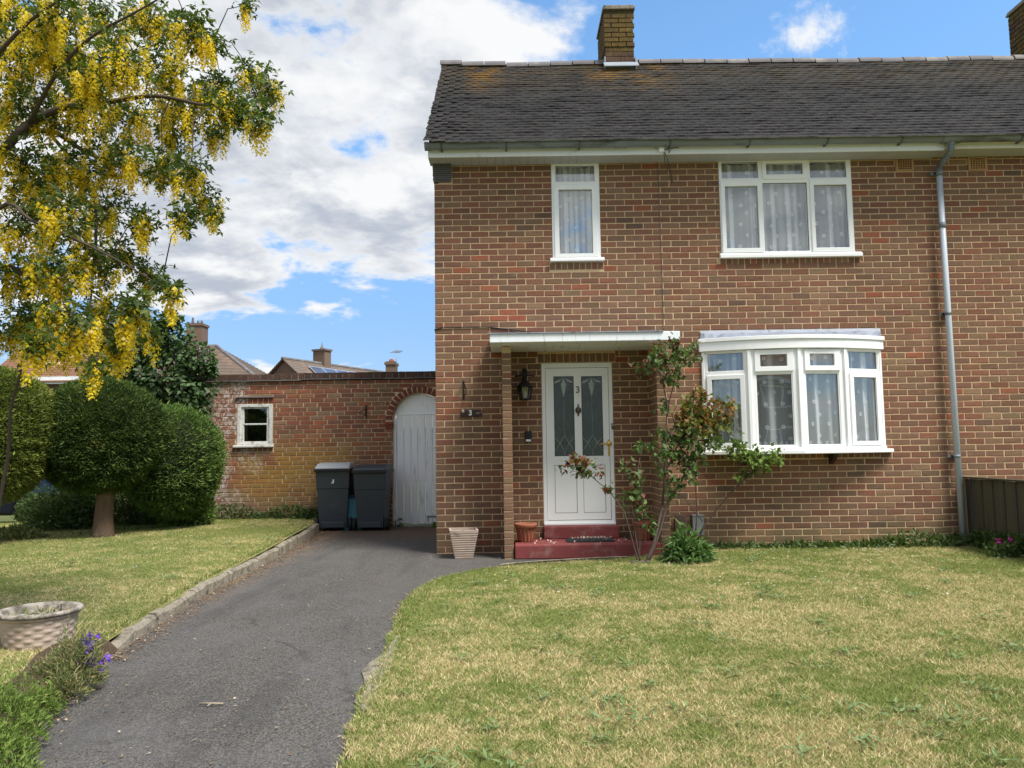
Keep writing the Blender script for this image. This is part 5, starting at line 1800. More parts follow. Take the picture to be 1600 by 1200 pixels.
for i in range(6):
    a0 = 1.25 + i * 1.06
    q = MB(); q.xf = XF
    sl = lambda b, h: (b, -drop * b / hw2 + h)
    (b0, z0), (b1, z1) = sl(.55, .17), sl(2.15, .17)
    q.add([(a0, b0, z0), (a0 + 1.02, b0, z0), (a0 + 1.02, b1, z1), (a0, b1, z1), (a0, b0, z0 - .05), (a0 + 1.02, b0, z0 - .05), (a0 + 1.02, b1, z1 - .05), (a0, b1, z1 - .05)],
          [(0, 1, 2, 3), (4, 7, 6, 5), (0, 4, 5, 1), (1, 5, 6, 2), (2, 6, 7, 3), (3, 7, 4, 0)])
    pn = q.build('solar_panel', m_solarframe, sh)
    q = MB(); q.xf = XF; e_ = .045
    (b0, z0), (b1, z1) = sl(.55 + e_, .175), sl(2.15 - e_, .175)
    q.add([(a0 + e_, b0, z0), (a0 + 1.02 - e_, b0, z0), (a0 + 1.02 - e_, b1, z1), (a0 + e_, b1, z1)], [(0, 1, 2, 3)]); q.build('solar_cell', m_solar, pn)
q = MB(); q.xf = XF
cc = 2.9
q.box(cc, cc + .55, -.55, .25, -1, .85); q.box(cc - .06, cc + .61, -.61, .31, .75, .85); co = q.build('chimney', m_farbrick, sh)
q = MB(); q.xf = XF; q.lathe([(.12, .85), (.10, .95), (.03, 1.1), (0, 1.3)], (cc + .28, -.15, 0), 8); q.build('chimney_pot', m_ridge, co)
# farther chimney with aerial
Yb = 24.0
c0 = at(612, 575, Yb); ct = zat(612, 566, Yb); cw = at(619, 575, Yb).x - at(604, 575, Yb).x
fh = thing('brick_house', (c0.x + 2, Yb, 0), 'low house roof with chimney and television aerial above the side wall', 'house', 'houses beyond the side wall')
q = MB(); q.box(c0.x - 3, c0.x + 7, Yb - 2.5, Yb + 2.5, -.1, 2.2); q.build('wall', m_farbrick, fh)
q = MB()
zr2 = zat(612, 592, Yb)
for s in (-1, 1): q.prism([(Yb + s * 2.8, 2.1), (Yb + s * 2.8, 2.15), (Yb, zr2), (Yb, zr2 - .08)], c0.x - 3.1, c0.x + 7.1, 'X')
q.build('roof', m_fartile2, fh)
q = MB(); q.box(c0.x - cw / 2, c0.x + cw / 2, Yb - .35, Yb + .35, 2.3, ct); q.box(c0.x - cw / 2 - .05, c0.x + cw / 2 + .05, Yb - .4, Yb + .4, ct - .14, ct - .04); co = q.build('chimney', m_farbrick, fh)
q = MB(); q.lathe([(.12, ct - .04), (.13, ct + .05), (.08, ct + .14), (0, ct + .15)], (c0.x, Yb, 0), 10); q.build('chimney_pot', m_terra, co)
q = MB(); ax = c0.x + cw * .62
q.tube([(ax, Yb - .36, ct - .8), (ax, Yb - .36, ct + .52)], .014, 6)
q.tube([(ax - .12, Yb - .1, ct + .40), (ax + .2, Yb - .8, ct + .40)], .009, 5)
for i in range(7):
    s = i / 6; cx_, cy_ = ax - .12 + .32 * s, Yb - .1 - .7 * s
    q.tube([(cx_ - .20 + .01 * i, cy_ - .09, ct + .40), (cx_ + .20 - .01 * i, cy_ + .09, ct + .40)], .006, 5)
tag(q.build('television_aerial', m_pole), 'thin metal television aerial beside the farthest chimney', 'aerial')
# house across the road: seen in the reflections of the bow window
opp = gable_house('brick_house', 'brick house across the road reflected in the bow window', -9.0, 9.0, -41.0, -34.0, 4.9, 7.6, m_fartile, 'X', 20, [], (2.0, -37.5, .6, .8, 8.6))
for x in (-6.5, -2.6, 2.4, 6.3):
    for z in (.9, 3.3):
        q = MB(); q.plate(x - .95, x + .95, z, z + 1.25, [(x - .87, x - .05, z + .08, z + 1.17), (x + .05, x + .87, z + .08, z + 1.17)], -33.99, -33.93); t = q.build('window', m_white, opp)
        q = MB(); q.box(x - .88, x + .88, -33.995, -33.985, z + .07, z + 1.18); q.build('pane', m_farglass, t)

# ------------------------------------------------------------------ parked car, far left
car = thing('parked_car', (-10.0, 3.9, .02), 'dark navy car parked behind the left shrubs', 'car')
cx0, cyc = -12.6, 4.2
q = MB()
prof = [(-2.1, .32), (-2.12, .62), (-2.0, .86), (-1.25, .97), (-.75, 1.40), (.75, 1.45), (1.55, 1.02), (2.0, .92), (2.12, .60), (2.05, .30)]
base = Matrix.Translation((-10.0, 3.9, 0.02))
q.xf = base
lo = [(x, z) for x, z in prof]
n_ = len(lo); vs = []
for (yy, ins) in ((-.86, .0), (-.80, .0), (.80, 0), (.86, 0)):
    for (x, z) in lo:
        zz = z
        tuck = 0.16 * max(0, (z - .95) / .5)
        vs.append((x * (1 if abs(yy) < .85 else .985), yy * (1 - tuck / .86 * .9), zz))
fs = [tuple(range(n_)), tuple(range(4 * n_ - 1, 3 * n_ - 1, -1))]
for r in range(3):
    for i in range(n_):
        j = (i + 1) % n_; fs.append((r * n_ + i, r * n_ + j, (r + 1) * n_ + j, (r + 1) * n_ + i))
q.add(vs, fs); q.build('body', m_carpaint, car, .05, 3)
q = MB(); q.xf = base; q.prism([(-1.05, 1.02), (-.70, 1.34), (.0, 1.37), (.0, 1.0)], -.86, -.80); q.prism([(.06, 1.0), (.06, 1.37), (.68, 1.38), (1.25, 1.05)], -.86, -.80)
q.build('side_window', m_farglass, car)
q = MB(); q.xf = base; q.box(-1.6, 1.7, -.885, -.86, .60, .63); q.build('side_trim', m_alloy, car)
q = MB(); q.xf = base; q.box(.25, .42, -.885, -.86, .86, .885); q.build('door_handle', m_carpaint, car)
for x in (-1.32, 1.32):
    for s in (-1, 1):
        q = MB(); q.xf = base; q.lathe([(.2, -.1), (.29, -.1), (.315, -.07), (.315, .07), (.29, .1), (.2, .1)], (x, s * .78, .315), 24, axis='Y'); wh = q.build('wheel', m_tyre, car)
        q = MB(); q.xf = base; q.lathe([(0, -.09), (.06, -.1), (.2, -.085), (.2, .085), (.06, .1), (0, .09)], (x, s * .78, .315), 18, axis='Y'); q.build('rim', m_alloy, wh)
q = MB(); q.xf = base; q.box(2.06, 2.13, -.75, -.45, .62, .75); q.build('headlight', m_farglass, car)
q = MB(); p = at(9, 829, 2.0); q.box(p.x - 1.2, p.x + .13, 1.93, 2.03, p.z - .035, p.z + .035); q.box(p.x - .02, p.x + .06, 1.94, 2.02, .0, p.z - .036); q.box(p.x - 1.0, p.x - .92, 1.94, 2.02, .0, p.z - .036)
tag(q.build('timber_rail', m_palewood, None, .008), 'low pale timber rail at the far left edge of the lawn', 'rail')

# ------------------------------------------------------------------ foliage tools
def unit(a):
    return a / np.maximum(np.linalg.norm(a, axis=-1, keepdims=True), 1e-9)


def rand_dirs(k):
    return unit(R.normal(size=(k, 3)))


def leaf_arrays(P, D, Nn, L, W, fold=0.18, curl=0.0):
    """diamond leaves with a folded midrib: 4 triangles each; returns V,F"""
    T = unit(np.cross(D, Nn)); Nn = unit(np.cross(T, D))
    L = np.broadcast_to(np.asarray(L, float), (len(P),))[:, None]; W = np.broadcast_to(np.asarray(W, float), (len(P),))[:, None]
    mid = P + D * L * .5 - Nn * L * curl * .25
    tip = P + D * L - Nn * L * curl
    a = P + D * L * .42 + T * W * .5 + Nn * W * fold
    b = P + D * L * .42 - T * W * .5 + Nn * W * fold
    V = np.stack([P, a, tip, b, mid], 1).reshape(-1, 3)
    o = np.arange(len(P))[:, None] * 5
    F = np.stack([o + np.array([0, 4, 1]), o + np.array([1, 4, 2]), o + np.array([4, 3, 2]), o + np.array([0, 3, 4])], 1).reshape(-1, 3)
    return V, F


def flat_leaf_arrays(P, D, Nn, L, W):
    T = unit(np.cross(D, Nn))
    L = np.broadcast_to(np.asarray(L, float), (len(P),))[:, None]; W = np.broadcast_to(np.asarray(W, float), (len(P),))[:, None]
    V = np.stack([P, P + D * L * .5 + T * W * .5, P + D * L, P + D * L * .5 - T * W * .5], 1).reshape(-1, 3)
    o = np.arange(len(P))[:, None] * 4
    F = np.stack([o + np.array([0, 1, 2]), o + np.array([0, 2, 3])], 1).reshape(-1, 3)
    return V, F


def leaves_obj(name, P, D, Nn, L, W, mat, parent, rnd=None, kind='stuff', flat=False, **kw):
    V, F = (flat_leaf_arrays(P, D, Nn, L, W) if flat else leaf_arrays(P, D, Nn, L, W, **kw))
    rnd = R.random(len(P)) if rnd is None else rnd
    k = 4 if flat else 5
    o = bpy.data.objects.new(name, np_mesh(name, V, F, mat, {'rnd': np.repeat(rnd, k)}, smooth=False))
    put(o, parent)
    if kind: o['kind'] = kind
    return o


def bump3(p, f, seed):
    q = np.random.default_rng(seed); o = np.zeros(len(p))
    for i in range(8):
        d = q.normal(size=3); d /= np.linalg.norm(d)
        o += np.sin(p @ d * f * q.uniform(.6, 1.9) + q.uniform(0, 6.28))
    return o / 8


# ------------------------------------------------------------------ clipped conifers
def conifer(name, label, c, ax, trunk, n_leaf, mat, flare=.0, base_z=.12, size=1.0, shaggy=.05, skirt=None, seed=1, grp='clipped conifers on the left lawn', cat='conifer'):
    c = np.array(c, float); ax = np.array(ax, float)
    t = thing(name, (c[0], c[1], base_z), label, cat, grp)

    def surf(d):
        r = 1 + .05 * bump3(d, 3.2, seed) * 2.2 + .02 * bump3(d, 9, seed + 1) * 2 + .05 * bump3(d, 17, seed + 2) + .03 * bump3(d, 34, seed + 3)
        # flatter underside
        q = c + d * ax * r[:, None]
        return q
    # inner mass so that no light shows through the middle
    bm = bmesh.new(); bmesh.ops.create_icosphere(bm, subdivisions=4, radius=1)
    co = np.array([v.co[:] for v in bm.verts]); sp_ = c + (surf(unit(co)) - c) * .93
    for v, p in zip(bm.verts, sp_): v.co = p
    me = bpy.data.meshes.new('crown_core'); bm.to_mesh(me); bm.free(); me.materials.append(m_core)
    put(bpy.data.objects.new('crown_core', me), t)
    d = rand_dirs(n_leaf)
    keep = (d[:, 1] < .45) | (R.random(n_leaf) < .5)
    d = d[keep]; k = len(d)
    depth = 1 - np.abs(R.normal(0, shaggy * .7, k)) * 1.0 + R.normal(0, .012, k)
    P = c + (surf(d) - c) * depth[:, None]
    nrm = unit(d / ax)
    hor = unit(np.cross(nrm, np.array([0, 0, 1.0]) + 1e-6))
    D = unit(nrm * .55 + hor * R.normal(0, .55, (k, 1)) + np.array([0, 0, .18]) + R.normal(0, .22, (k, 3)))
    Nn = unit(np.array([0, 0, 1.0]) * .8 + nrm * .5 + R.normal(0, .35, (k, 3)))
    lump = bump3(P, 9, seed + 5) + .8 * bump3(d, 17, seed + 2)
    rnd = np.clip(R.random(k) * .65 + lump * .5 + .12 * (depth > .99), 0, 1)  # crevice shade put into leaf colour: darker in hollows, lighter on lumps
    leaves_obj('crown', P, D, Nn, R.uniform(.024, .055, k) * size, R.uniform(.009, .017, k) * size, mat, t, rnd)
    kk = k // 70                                    # stray shoots past the clipped outline
    sel = R.integers(0, k, kk)
    leaves_obj('shoot', P[sel] + nrm[sel] * .02, unit(nrm[sel] + R.normal(0, .45, (kk, 3)) + np.array([0, 0, .25])), Nn[sel], R.uniform(.05, .10, kk) * size, R.uniform(.012, .022, kk) * size, mat, t, np.clip(R.random(kk) * .6 + .35, 0, .94))
    if trunk:
        (tx, ty, tz, r0, r1, zt) = trunk
        q = MB(); pts, rs = [], []
        for i in range(9):
            s = i / 8
            pts.append((tx + .03 * s, ty, tz + (zt - tz) * s)); rs.append(r0 + (r1 - r0) * min(1, s * 1.6) ** .7 + .05 * max(0, 1 - s * 4) ** 2)
        q.tube(pts, rs, 18)
        qq = np.array([v[:] for v in q.v]); w_ = 1 + .07 * bump3(qq, 16, 3)
        for i_, v in enumerate(q.v):
            q.v[i_] = Vector((tx + (v.x - tx) * w_[i_], ty + (v.y - ty) * w_[i_], v.z))
        q.build('trunk', m_bark2, t)
    return t


tb = at(160, 842, 1.0)
tc = at(152, 682, 1.0)
rx = (at(252, 690, 1.0).x - at(54, 690, 1.0).x) / 2
conifer('clipped_conifer', 'clipped round conifer on a thick bare trunk', (tc.x, 1.05, tc.z), (rx, rx * .95, (zat(152, 592, 1.0) - zat(152, 772, 1.0)) / 2), (tb.x, 1.0, .10, .135, .105, tc.z - .3), 78000, m_conifer, seed=2)
lc = at(-6, 678, .2)
conifer('clipped_conifer', 'clipped round conifer cut by the left edge of the photo', (lc.x, .2, lc.z), (at(70, 680, .2).x - lc.x, .85, (zat(0, 570, .2) - zat(0, 785, .2)) / 2), (lc.x - .1, .2, .1, .15, .1, lc.z - .5), 66000, m_conifer_lit, seed=7)
bc = at(276, 722, 2.1)
conifer('conifer_bush', 'bright green bushy conifer between the clipped conifer and the brick wall', (bc.x, 2.0, bc.z), (at(344, 700, 2.0).x - bc.x, .85, (zat(260, 634, 2.0) - zat(260, 812, 2.0)) / 2), None, 60000, m_conifer2, shaggy=.20, size=1.2, seed=12)
# lower shoots of that bush
dk = at(90, 805, 2.2)
for (px, py, rxp, ryp, yy, lb, nm, mt) in ((85, 812, 58, 50, 2.0, 'low dark leafy shrub left of the conifer trunk', 'dark_shrub', m_weed), (128, 800, 40, 46, 2.3, 'twiggy shaded shrub right behind the conifer trunk', 'dark_shrub', m_lilac), (205, 800, 60, 48, 2.6, 'shaded low shrub right of the conifer trunk', 'dark_shrub', m_weed),
                                           (28, 848, 42, 22, .9, 'small grey green shrub at the left edge of the lawn', 'low_shrub', m_sage), (290, 800, 45, 42, 2.3, 'lower skirt of green shoots against the brick wall', 'low_shrub', m_conifer2)):
    c = at(px, py, yy); k = 5200
    a_ = rxp * (at(801, 700, yy).x - at(800, 700, yy).x); b_ = ryp * (at(801, 700, yy).x - at(800, 700, yy).x)
    t = thing(nm, (c.x, yy, .1), lb, 'shrub', 'shrubs under the conifers')
    d = rand_dirs(k); rr = R.random(k) ** .45
    P = np.array(c) + d * np.array([a_, a_ * .7, b_]) * rr[:, None] * (1 + .25 * bump3(d, 4, 3))[:, None]
    P[:, 2] = np.maximum(P[:, 2], .09)
    leaves_obj('foliage', P, unit(d + R.normal(0, .6, (k, 3)) + np.array([0, 0, .3])), rand_dirs(k), R.uniform(.035, .075, k), R.uniform(.02, .04, k), mt, t)
    q = MB()
    for i in range(6): q.tube([(c.x + uni(-.1, .1), yy, .08), (c.x + uni(-.5, .5) * a_, yy + uni(-.2, .2), c.z + uni(-.2, .5) * b_)], [.014, .005], 6)
    q.build('stem', m_stem, t)
# ------------------------------------------------------------------ lilac behind the wall
lil = thing('lilac_bush', (at(250, 600, 3.05).x, 3.05, 0), 'tall dark lilac bush with faded pink flowers against the left end of the brick wall', 'lilac')
blobs = [(225, 545, 48), (265, 525, 34), (290, 560, 40), (250, 590, 52), (300, 600, 40), (205, 590, 45), (310, 560, 24), (265, 500, 14), (180, 560, 34), (325, 575, 14), (155, 590, 30), (300, 635, 30), (235, 515, 22)]
Ps, Ds, Ns, Ls, Ws = [], [], [], [], []
FP = []
for (px, py, r) in blobs:
    yy = 3.05 + uni(-.2, .2); c = np.array(at(px, py, yy)); s = r * (at(801, 700, yy).x - at(800, 700, yy).x)
    k = int(13 * r)
    d = rand_dirs(k); P = c + d * (R.random(k) ** .42)[:, None] * s * np.array([1, 1, .95])
    Ps.append(P); Ds.append(unit(d * .7 + R.normal(0, .5, (k, 3)) + np.array([0, -.15, -.35]))); Ns.append(unit(d + np.array([0, -.3, .8]) + R.normal(0, .35, (k, 3))))
    if py < 620 and px > 215:
        for _ in range(5):
            dd = rand_dirs(1)[0]; dd[1] = -abs(dd[1]) * .6; dd[2] = abs(dd[2]) * .6 - .1
            FP.append(c + dd * s * .95)
Ps = np.concatenate(Ps); Ds = np.concatenate(Ds); Ns = np.concatenate(Ns); k = len(Ps)
leaves_obj('foliage', Ps, Ds, Ns, R.uniform(.07, .115, k), R.uniform(.055, .085, k), m_lilac, lil, fold=.1)
for c in FP:
    k = 46
    hgt = R.random(k); P = c + np.stack([R.normal(0, .03, k) * (1.2 - hgt), R.normal(0, .03, k) * (1.2 - hgt), hgt * .15 - .05], 1)
    col = uni(.0, .45)
    leaves_obj('flower_head', P, rand_dirs(k), rand_dirs(k), .028, .022, m_lilacfl, lil, np.clip(col + R.random(k) * .5, 0, 1), kind='stuff', flat=True)
q = MB()
for i in range(9):
    (px, py, r) = blobs[i]; c = at(px, py, 3.05)
    b0 = at(250, 700, 3.05); q.tube([(b0.x + uni(-.3, .3), 3.05, .0), ((b0.x * 1.2 + c.x) / 2.2, 3.05 + uni(-.1, .1), (c.z + .6) / 2), tuple(c)], [.035, .022, .007], 7)
q.build('stem', m_bark, lil)

# ------------------------------------------------------------------ laburnum at the top left
LY = -4.3
lab = thing('laburnum_tree', (-4.75, LY, .1), 'laburnum tree hung with yellow flower chains reaching in from the upper left', 'tree')
# limbs run from a trunk just outside the frame
limbs = []


def limb(pts, r0, r1):
    P = [Vector(p) for p in pts]
    # smooth with Catmull-Rom
    out_ = []
    for i in range(len(P) - 1):
        p0, p1, p2, p3 = P[max(i - 1, 0)], P[i], P[i + 1], P[min(i + 2, len(P) - 1)]
        for t in (0, .25, .5, .75):
            out_.append(.5 * ((2 * p1) + (p2 - p0) * t + (2 * p0 - 5 * p1 + 4 * p2 - p3) * t * t + (3 * p1 - p0 - 3 * p2 + p3) * t ** 3))
    out_.append(P[-1])
    rs = [r0 + (r1 - r0) * i / (len(out_) - 1) for i in range(len(out_))]
    limbs.append((out_, rs))
    return out_


trunk_top = Vector((-4.55, LY - .1, 2.0))
tq = MB(); tq.tube([(-4.75, LY, 0.0), (-4.72, LY, .5), (-4.66, LY - .03, 1.2), tuple(trunk_top)], [.15, .12, .105, .095], 14)
limb([trunk_top, (-3.95, LY, 2.35), at(-5, 252, LY), at(45, 195, LY), at(95, 170, LY), at(165, 160, LY - .1), at(245, 150, LY - .15), at(330, 165, LY - .2), at(400, 150, LY - .25)], .042, .004)
limb([trunk_top, (-4.0, LY + .25, 2.4), at(0, 236, LY + .3), at(75, 205, LY + .35), at(130, 235, LY + .4), at(210, 270, LY + .45), at(310, 300, LY + .5), at(340, 330, LY + .5)], .032, .003)
limb([at(45, 195, LY), at(85, 120, LY - .3), at(140, 60, LY - .4), at(210, 20, LY - .5), at(280, -20, LY - .5)], .016, .004)
limb([at(95, 170, LY), at(150, 110, LY + .2), at(230, 75, LY + .3), at(300, 45, LY + .3), at(335, 60, LY + .3)], .012, .003)
limb([trunk_top, (-4.0, LY - .3, 3.0), at(-10, 90, LY - .4), at(50, 30, LY - .5), at(110, -10, LY - .5)], .022, .006)
limb([trunk_top, (-3.9, LY - .1, 2.0), at(-8, 330, LY - .2), at(50, 345, LY - .3), at(120, 375, LY - .3), at(190, 410, LY - .3), at(265, 455, LY - .3)], .018, .003)
limb([trunk_top, (-4.0, LY + .1, 1.9), at(-8, 420, LY + .2), at(50, 440, LY + .2), at(110, 470, LY + .1), at(170, 505, LY), at(235, 520, LY)], .016, .003)
limb([at(75, 205, LY + .35), at(140, 290, LY + .2), at(150, 360, LY + .1), at(145, 430, LY), at(140, 510, LY - .1), at(150, 570, LY - .1)], .014, .004)
limb([at(-30, 930, LY + .3), at(8, 740, LY + .3), at(14, 690, LY + .3), at(17, 640, LY + .3), at(30, 590, LY + .3), at(37, 555, LY + .3), at(62, 480, LY + .25)], .013, .008)
clumps = [(20, 20, 50), (90, 25, 50), (165, 30, 50), (238, 28, 42), (298, 45, 34), (332, 70, 18), (30, 90, 50), (110, 95, 50), (190, 95, 46), (258, 100, 40), (395, 115, 28), (420, 140, 22), (398, 185, 28), (358, 165, 32),
          (320, 145, 32), (280, 165, 42), (40, 165, 50), (120, 175, 50), (200, 175, 46), (265, 205, 40), (335, 210, 22), (40, 260, 52), (120, 260, 50), (190, 245, 42), (255, 262, 30), (300, 262, 22), (318, 308, 26), (290, 340, 20),
          (335, 335, 13), (40, 350, 55), (105, 340, 46), (168, 328, 38), (222, 345, 24), (30, 430, 48), (90, 418, 42), (150, 405, 36), (198, 398, 26), (232, 430, 26), (268, 452, 16), (50, 500, 42), (105, 498, 42), (160, 485, 36),
          (210, 480, 26), (238, 525, 15), (180, 530, 26), (110, 540, 26), (62, 540, 24), (150, 570, 13), (385, 8, 9), (15, 520, 30), (345, 125, 14), (140, 130, 40), (75, 300, 40), (70, 60, 45),
          (-60, 60, 52), (-62, 180, 52), (-70, 300, 52), (-60, 420, 48), (-150, 100, 58), (-160, 250, 58), (-150, 380, 50), (-250, 180, 60), (-240, 60, 58), (-65, 520, 30), (40, -60, 50), (150, -70, 50), (-80, -60, 58), (-200, -40, 58), (-330, 120, 58), (-320, 240, 50)]
LP, LD, LN = [], [], []
RC = []
PXM = at(801, 300, LY).x - at(800, 300, LY).x
tw = MB()
lp_all = [(p, li) for li, (pts, rs) in enumerate(limbs[:8]) for p in pts]
for (px, py, r) in clumps:
    yy = LY + uni(-.75, .75)
    c = at(px, py, yy); s = r * PXM * (yy - CAM.y) / (LY - CAM.y)
    near = min(lp_all, key=lambda q_: (q_[0] - c).length)[0]
    m_ = (near + c) / 2 + Vector((uni(-.06, .06), uni(-.06, .06), .09))
    tw.tube([near, m_, c, c + (c - m_) * .55 - Vector((0, 0, .05))], [.0045, .0035, .0025, .0012], 5)
    nsub = max(2, int(r / 7))
    for i in range(nsub):
        d = Vector(rand_dirs(1)[0]); e = c + d * s * uni(.45, 1.0)
        b_ = c + (e - c) * uni(.0, .2)
        tw.tube([b_, (b_ + e) / 2 + Vector((0, 0, .03)), e - Vector((0, 0, .02))], [.0035, .0025, .001], 4)
    k = int(4.8 * r)
    d = rand_dirs(k); rr = R.random(k) ** .5
    # leaves gather in sprays
    P = np.array(c) + d * (rr * s * 1.3)[:, None] * np.array([1.05, 1.15, .95])
    cent = np.array(c) + rand_dirs(max(4, k // 14)) * s * R.random((max(4, k // 14), 1)) ** .5
    P = P * .7 + cent[R.integers(0, len(cent), k)] * .3 + R.normal(0, .03, (k, 3))
    LP.append(P); LD.append(unit(d * .6 + R.normal(0, .5, (k, 3)) + np.array([0, 0, -.25])))
    LN.append(unit(R.normal(0, .5, (k, 3)) + np.array([0, 0, .8])))
    nr = max(2, int(r * r * .0066 + r * .085))
    if r < 14: nr = 3
    for i in range(nr):
        d = rand_dirs(1)[0]
        p = np.array(c) + d * s * R.random() ** .5 * np.array([1, 1, .85]) + np.array([0, 0, -.02])
        RC.append((p, uni(.75, 1.25) * (1.15 if py > 400 else 1.0)))
LP = np.concatenate(LP); LD = np.concatenate(LD); LN = np.concatenate(LN)
tq.xf = None
tq.build('trunk', m_bark, lab)
for i, (pts, rs) in enumerate(limbs):
    q = MB(); q.tube(pts, rs, 8); q.build('branch', m_bark, lab)
tw.build('twigs', m_bark, lab)['kind'] = 'stuff'
# each laburnum leaf has three leaflets
T_ = unit(np.cross(LD, LN))
k = len(LP)


def trefoil(P, D, Nn, T, L):
    Ps = np.concatenate([P, P, P]); Ns = np.concatenate([Nn] * 3)
    Ds = np.concatenate([D, unit(D * .35 + T), unit(D * .35 - T)])
    return Ps, Ds, Ns, np.concatenate([L, L * .85, L * .85])


inframe = np.array([(-15 < (p - np.array(CAM)) @ np.array(cR) / ((p - np.array(CAM)) @ np.array(cF)) * FPX + 800) for p in LP])
dist = np.linalg.norm(LP - np.array(CAM), axis=1) + np.where(inframe, 0, 50)
od = np.argsort(dist)
sing, rest = od[:290], od[290:]
lm = []
for i in range(6):
    P = np.zeros((1, 3)); D = np.array([[0, 1.0, 0]]); Nn = np.array([[0, 0, 1.0]]); T = np.array([[1.0, 0, 0]])
    a = trefoil(P, D, Nn, T, np.array([.047]))
    V, F = leaf_arrays(a[0], unit(a[1] + R.normal(0, .12, (3, 3))), a[2], a[3], a[3] * .46, fold=.12, curl=.12)
    lm.append(np_mesh('leaf', V, F, m_lableaf, {'rnd': np.full(len(V), (i + .5) / 6)}))
for i in sing:
    D = Vector(LD[i]); T = Vector(T_[i]); Nn = T.cross(D)
    o = bpy.data.objects.new('leaf', lm[int(R.integers(0, 6))]); put(o, lab)
    mm = Matrix((T, D, Nn)).transposed().to_4x4(); mm.translation = Vector(LP[i]); o.matrix_basis = mm @ Matrix.Scale(uni(.75, 1.2), 4)
a = trefoil(LP[rest], LD[rest], LN[rest], T_[rest], R.uniform(.034, .055, len(rest)))
leaves_obj('foliage', a[0], a[1], a[2], a[3], a[3] * .46, m_lableaf, lab, np.tile(R.random(len(rest)), 3), fold=.12, curl=.12)


def raceme(L, nfl, seed):
    q = np.random.default_rng(seed)
    V, F, A = [], [], []
    for i in range(nfl):
        t = (i + .5) / nfl
        z = -t * L; rad_ = .030 * (1 - .45 * t) * q.uniform(.75, 1.1); a = i * 2.4 + q.uniform(-.4, .4)
        c = np.array([math.cos(a) * rad_, math.sin(a) * rad_, z + q.uniform(-.006, .006)])
        s = .0108 * (1.15 - .5 * t) * q.uniform(.8, 1.2)
        rv = q.random()
        outw = np.array([math.cos(a), math.sin(a), .35]); outw /= np.linalg.norm(outw)
        side = np.cross(outw, [0, 0, 1]); side /= np.linalg.norm(side); upv = np.cross(side, outw)
        outw = outw + q.normal(0, .25, 3)
        o = len(V)
        # standard petal (upright) and the keel below it
        V += [c - side * s * 1.0 + upv * s * .2, c + upv * s * 1.5 + outw * s * .3, c + side * s * 1.0 + upv * s * .2, c - upv * s * .35,
              c + outw * s * 1.3 - upv * s * .5, c - side * s * .5 - upv * s * .1 + outw * s * .5, c + side * s * .5 - upv * s * .1 + outw * s * .5, c - upv * s * 1.0 + outw * s * .5]
        F += [(o, o + 3, o + 1), (o + 3, o + 2, o + 1), (o + 5, o + 7, o + 4), (o + 7, o + 6, o + 4)]
        A += [rv] * 8
    return np.array(V), np.array(F), np.array(A)


rmesh, rdata = [], []
for i in range(7):
    d = raceme(uni(.10, .18), random.randint(36, 52), 50 + i); rdata.append(d)
    rmesh.append(np_mesh('flower_raceme', d[0], d[1], m_labflower, {'rnd': d[2]}))


def on_screen(p):
    v = p - np.array(CAM); return (v @ np.array(cR)) / (v @ np.array(cF)) * FPX + 800 > -20 and 600 - (v @ np.array(cU)) / (v @ np.array(cF)) * FPX > -30


RC.sort(key=lambda r_: (0 if on_screen(r_[0]) else 1, np.linalg.norm(r_[0] - np.array(CAM))))
V, F, A = [], [], []
off = 0
for j, (p, s) in enumerate(RC):
    i = j % 7
    M4 = Matrix.Translation(Vector(p)) @ Matrix.Rotation(uni(0, 6.28), 4, 'Z') @ Matrix.Rotation(uni(-.3, .3), 4, 'X') @ Matrix.Scale(s, 4)
    if j < 295:
        o = bpy.data.objects.new('flower_raceme', rmesh[i]); put(o, lab); o.matrix_basis = M4
    else:
        v = rdata[i][0] @ np.array(M4.to_3x3()).T + np.array(M4.translation)
        V.append(v); F.append(rdata[i][1] + off); A.append(rdata[i][2]); off += len(v)
if V:
    o = bpy.data.objects.new('flower_raceme', np_mesh('flower_raceme', np.concatenate(V), np.concatenate(F), m_labflower, {'rnd': np.concatenate(A)})); put(o, lab)['kind'] = 'stuff'

# ------------------------------------------------------------------ roses by the porch
RY = -1.1
rose = thing('rose_bush', tuple(at(1000, 888, RY)), 'tall leggy rose bush with reddish young leaves between door and bow window', 'rose bush')
stems = [([(1006, 890, RY), (1022, 850, RY), (1035, 790, RY + .1), (1040, 740, RY + .1), (1062, 690, RY + .15), (1085, 640, RY + .2)], .019, .006),
         ([(1010, 888, RY), (1028, 840, RY + .05), (1045, 780, RY + .1), (1075, 735, RY + .15), (1110, 690, RY + .2), (1130, 650, RY + .2)], .015, .005),
         ([(1035, 790, RY + .1), (1040, 700, RY + .1), (1042, 630, RY + .1), (1030, 580, RY), (1040, 540, RY)], .010, .004),
         ([(1042, 650, RY + .1), (1052, 600, RY + .1), (1062, 565, RY + .05), (1085, 545, RY)], .007, .003),
         ([(998, 888, RY), (990, 850, RY - .05), (975, 800, RY - .1), (950, 765, RY - .15), (925, 745, RY - .2), (905, 728, RY - .2)], .009, .003),
         ([(1002, 888, RY), (992, 830, RY), (988, 780, RY), (985, 740, RY)], .008, .003),
         ([(1000, 886, RY), (1000, 840, RY + .05), (990, 790, RY), (1000, 715, RY)], .007, .003),
         ([(950, 765, RY - .15), (958, 772, RY - .15), (968, 770, RY - .15)], .004, .002),
         ([(1040, 740, RY + .1), (1020, 700, RY + .1), (1008, 690, RY + .1)], .006, .003),
         ([(1062, 690, RY + .15), (1050, 650, RY + .2), (1060, 625, RY + .2)], .006, .003)]
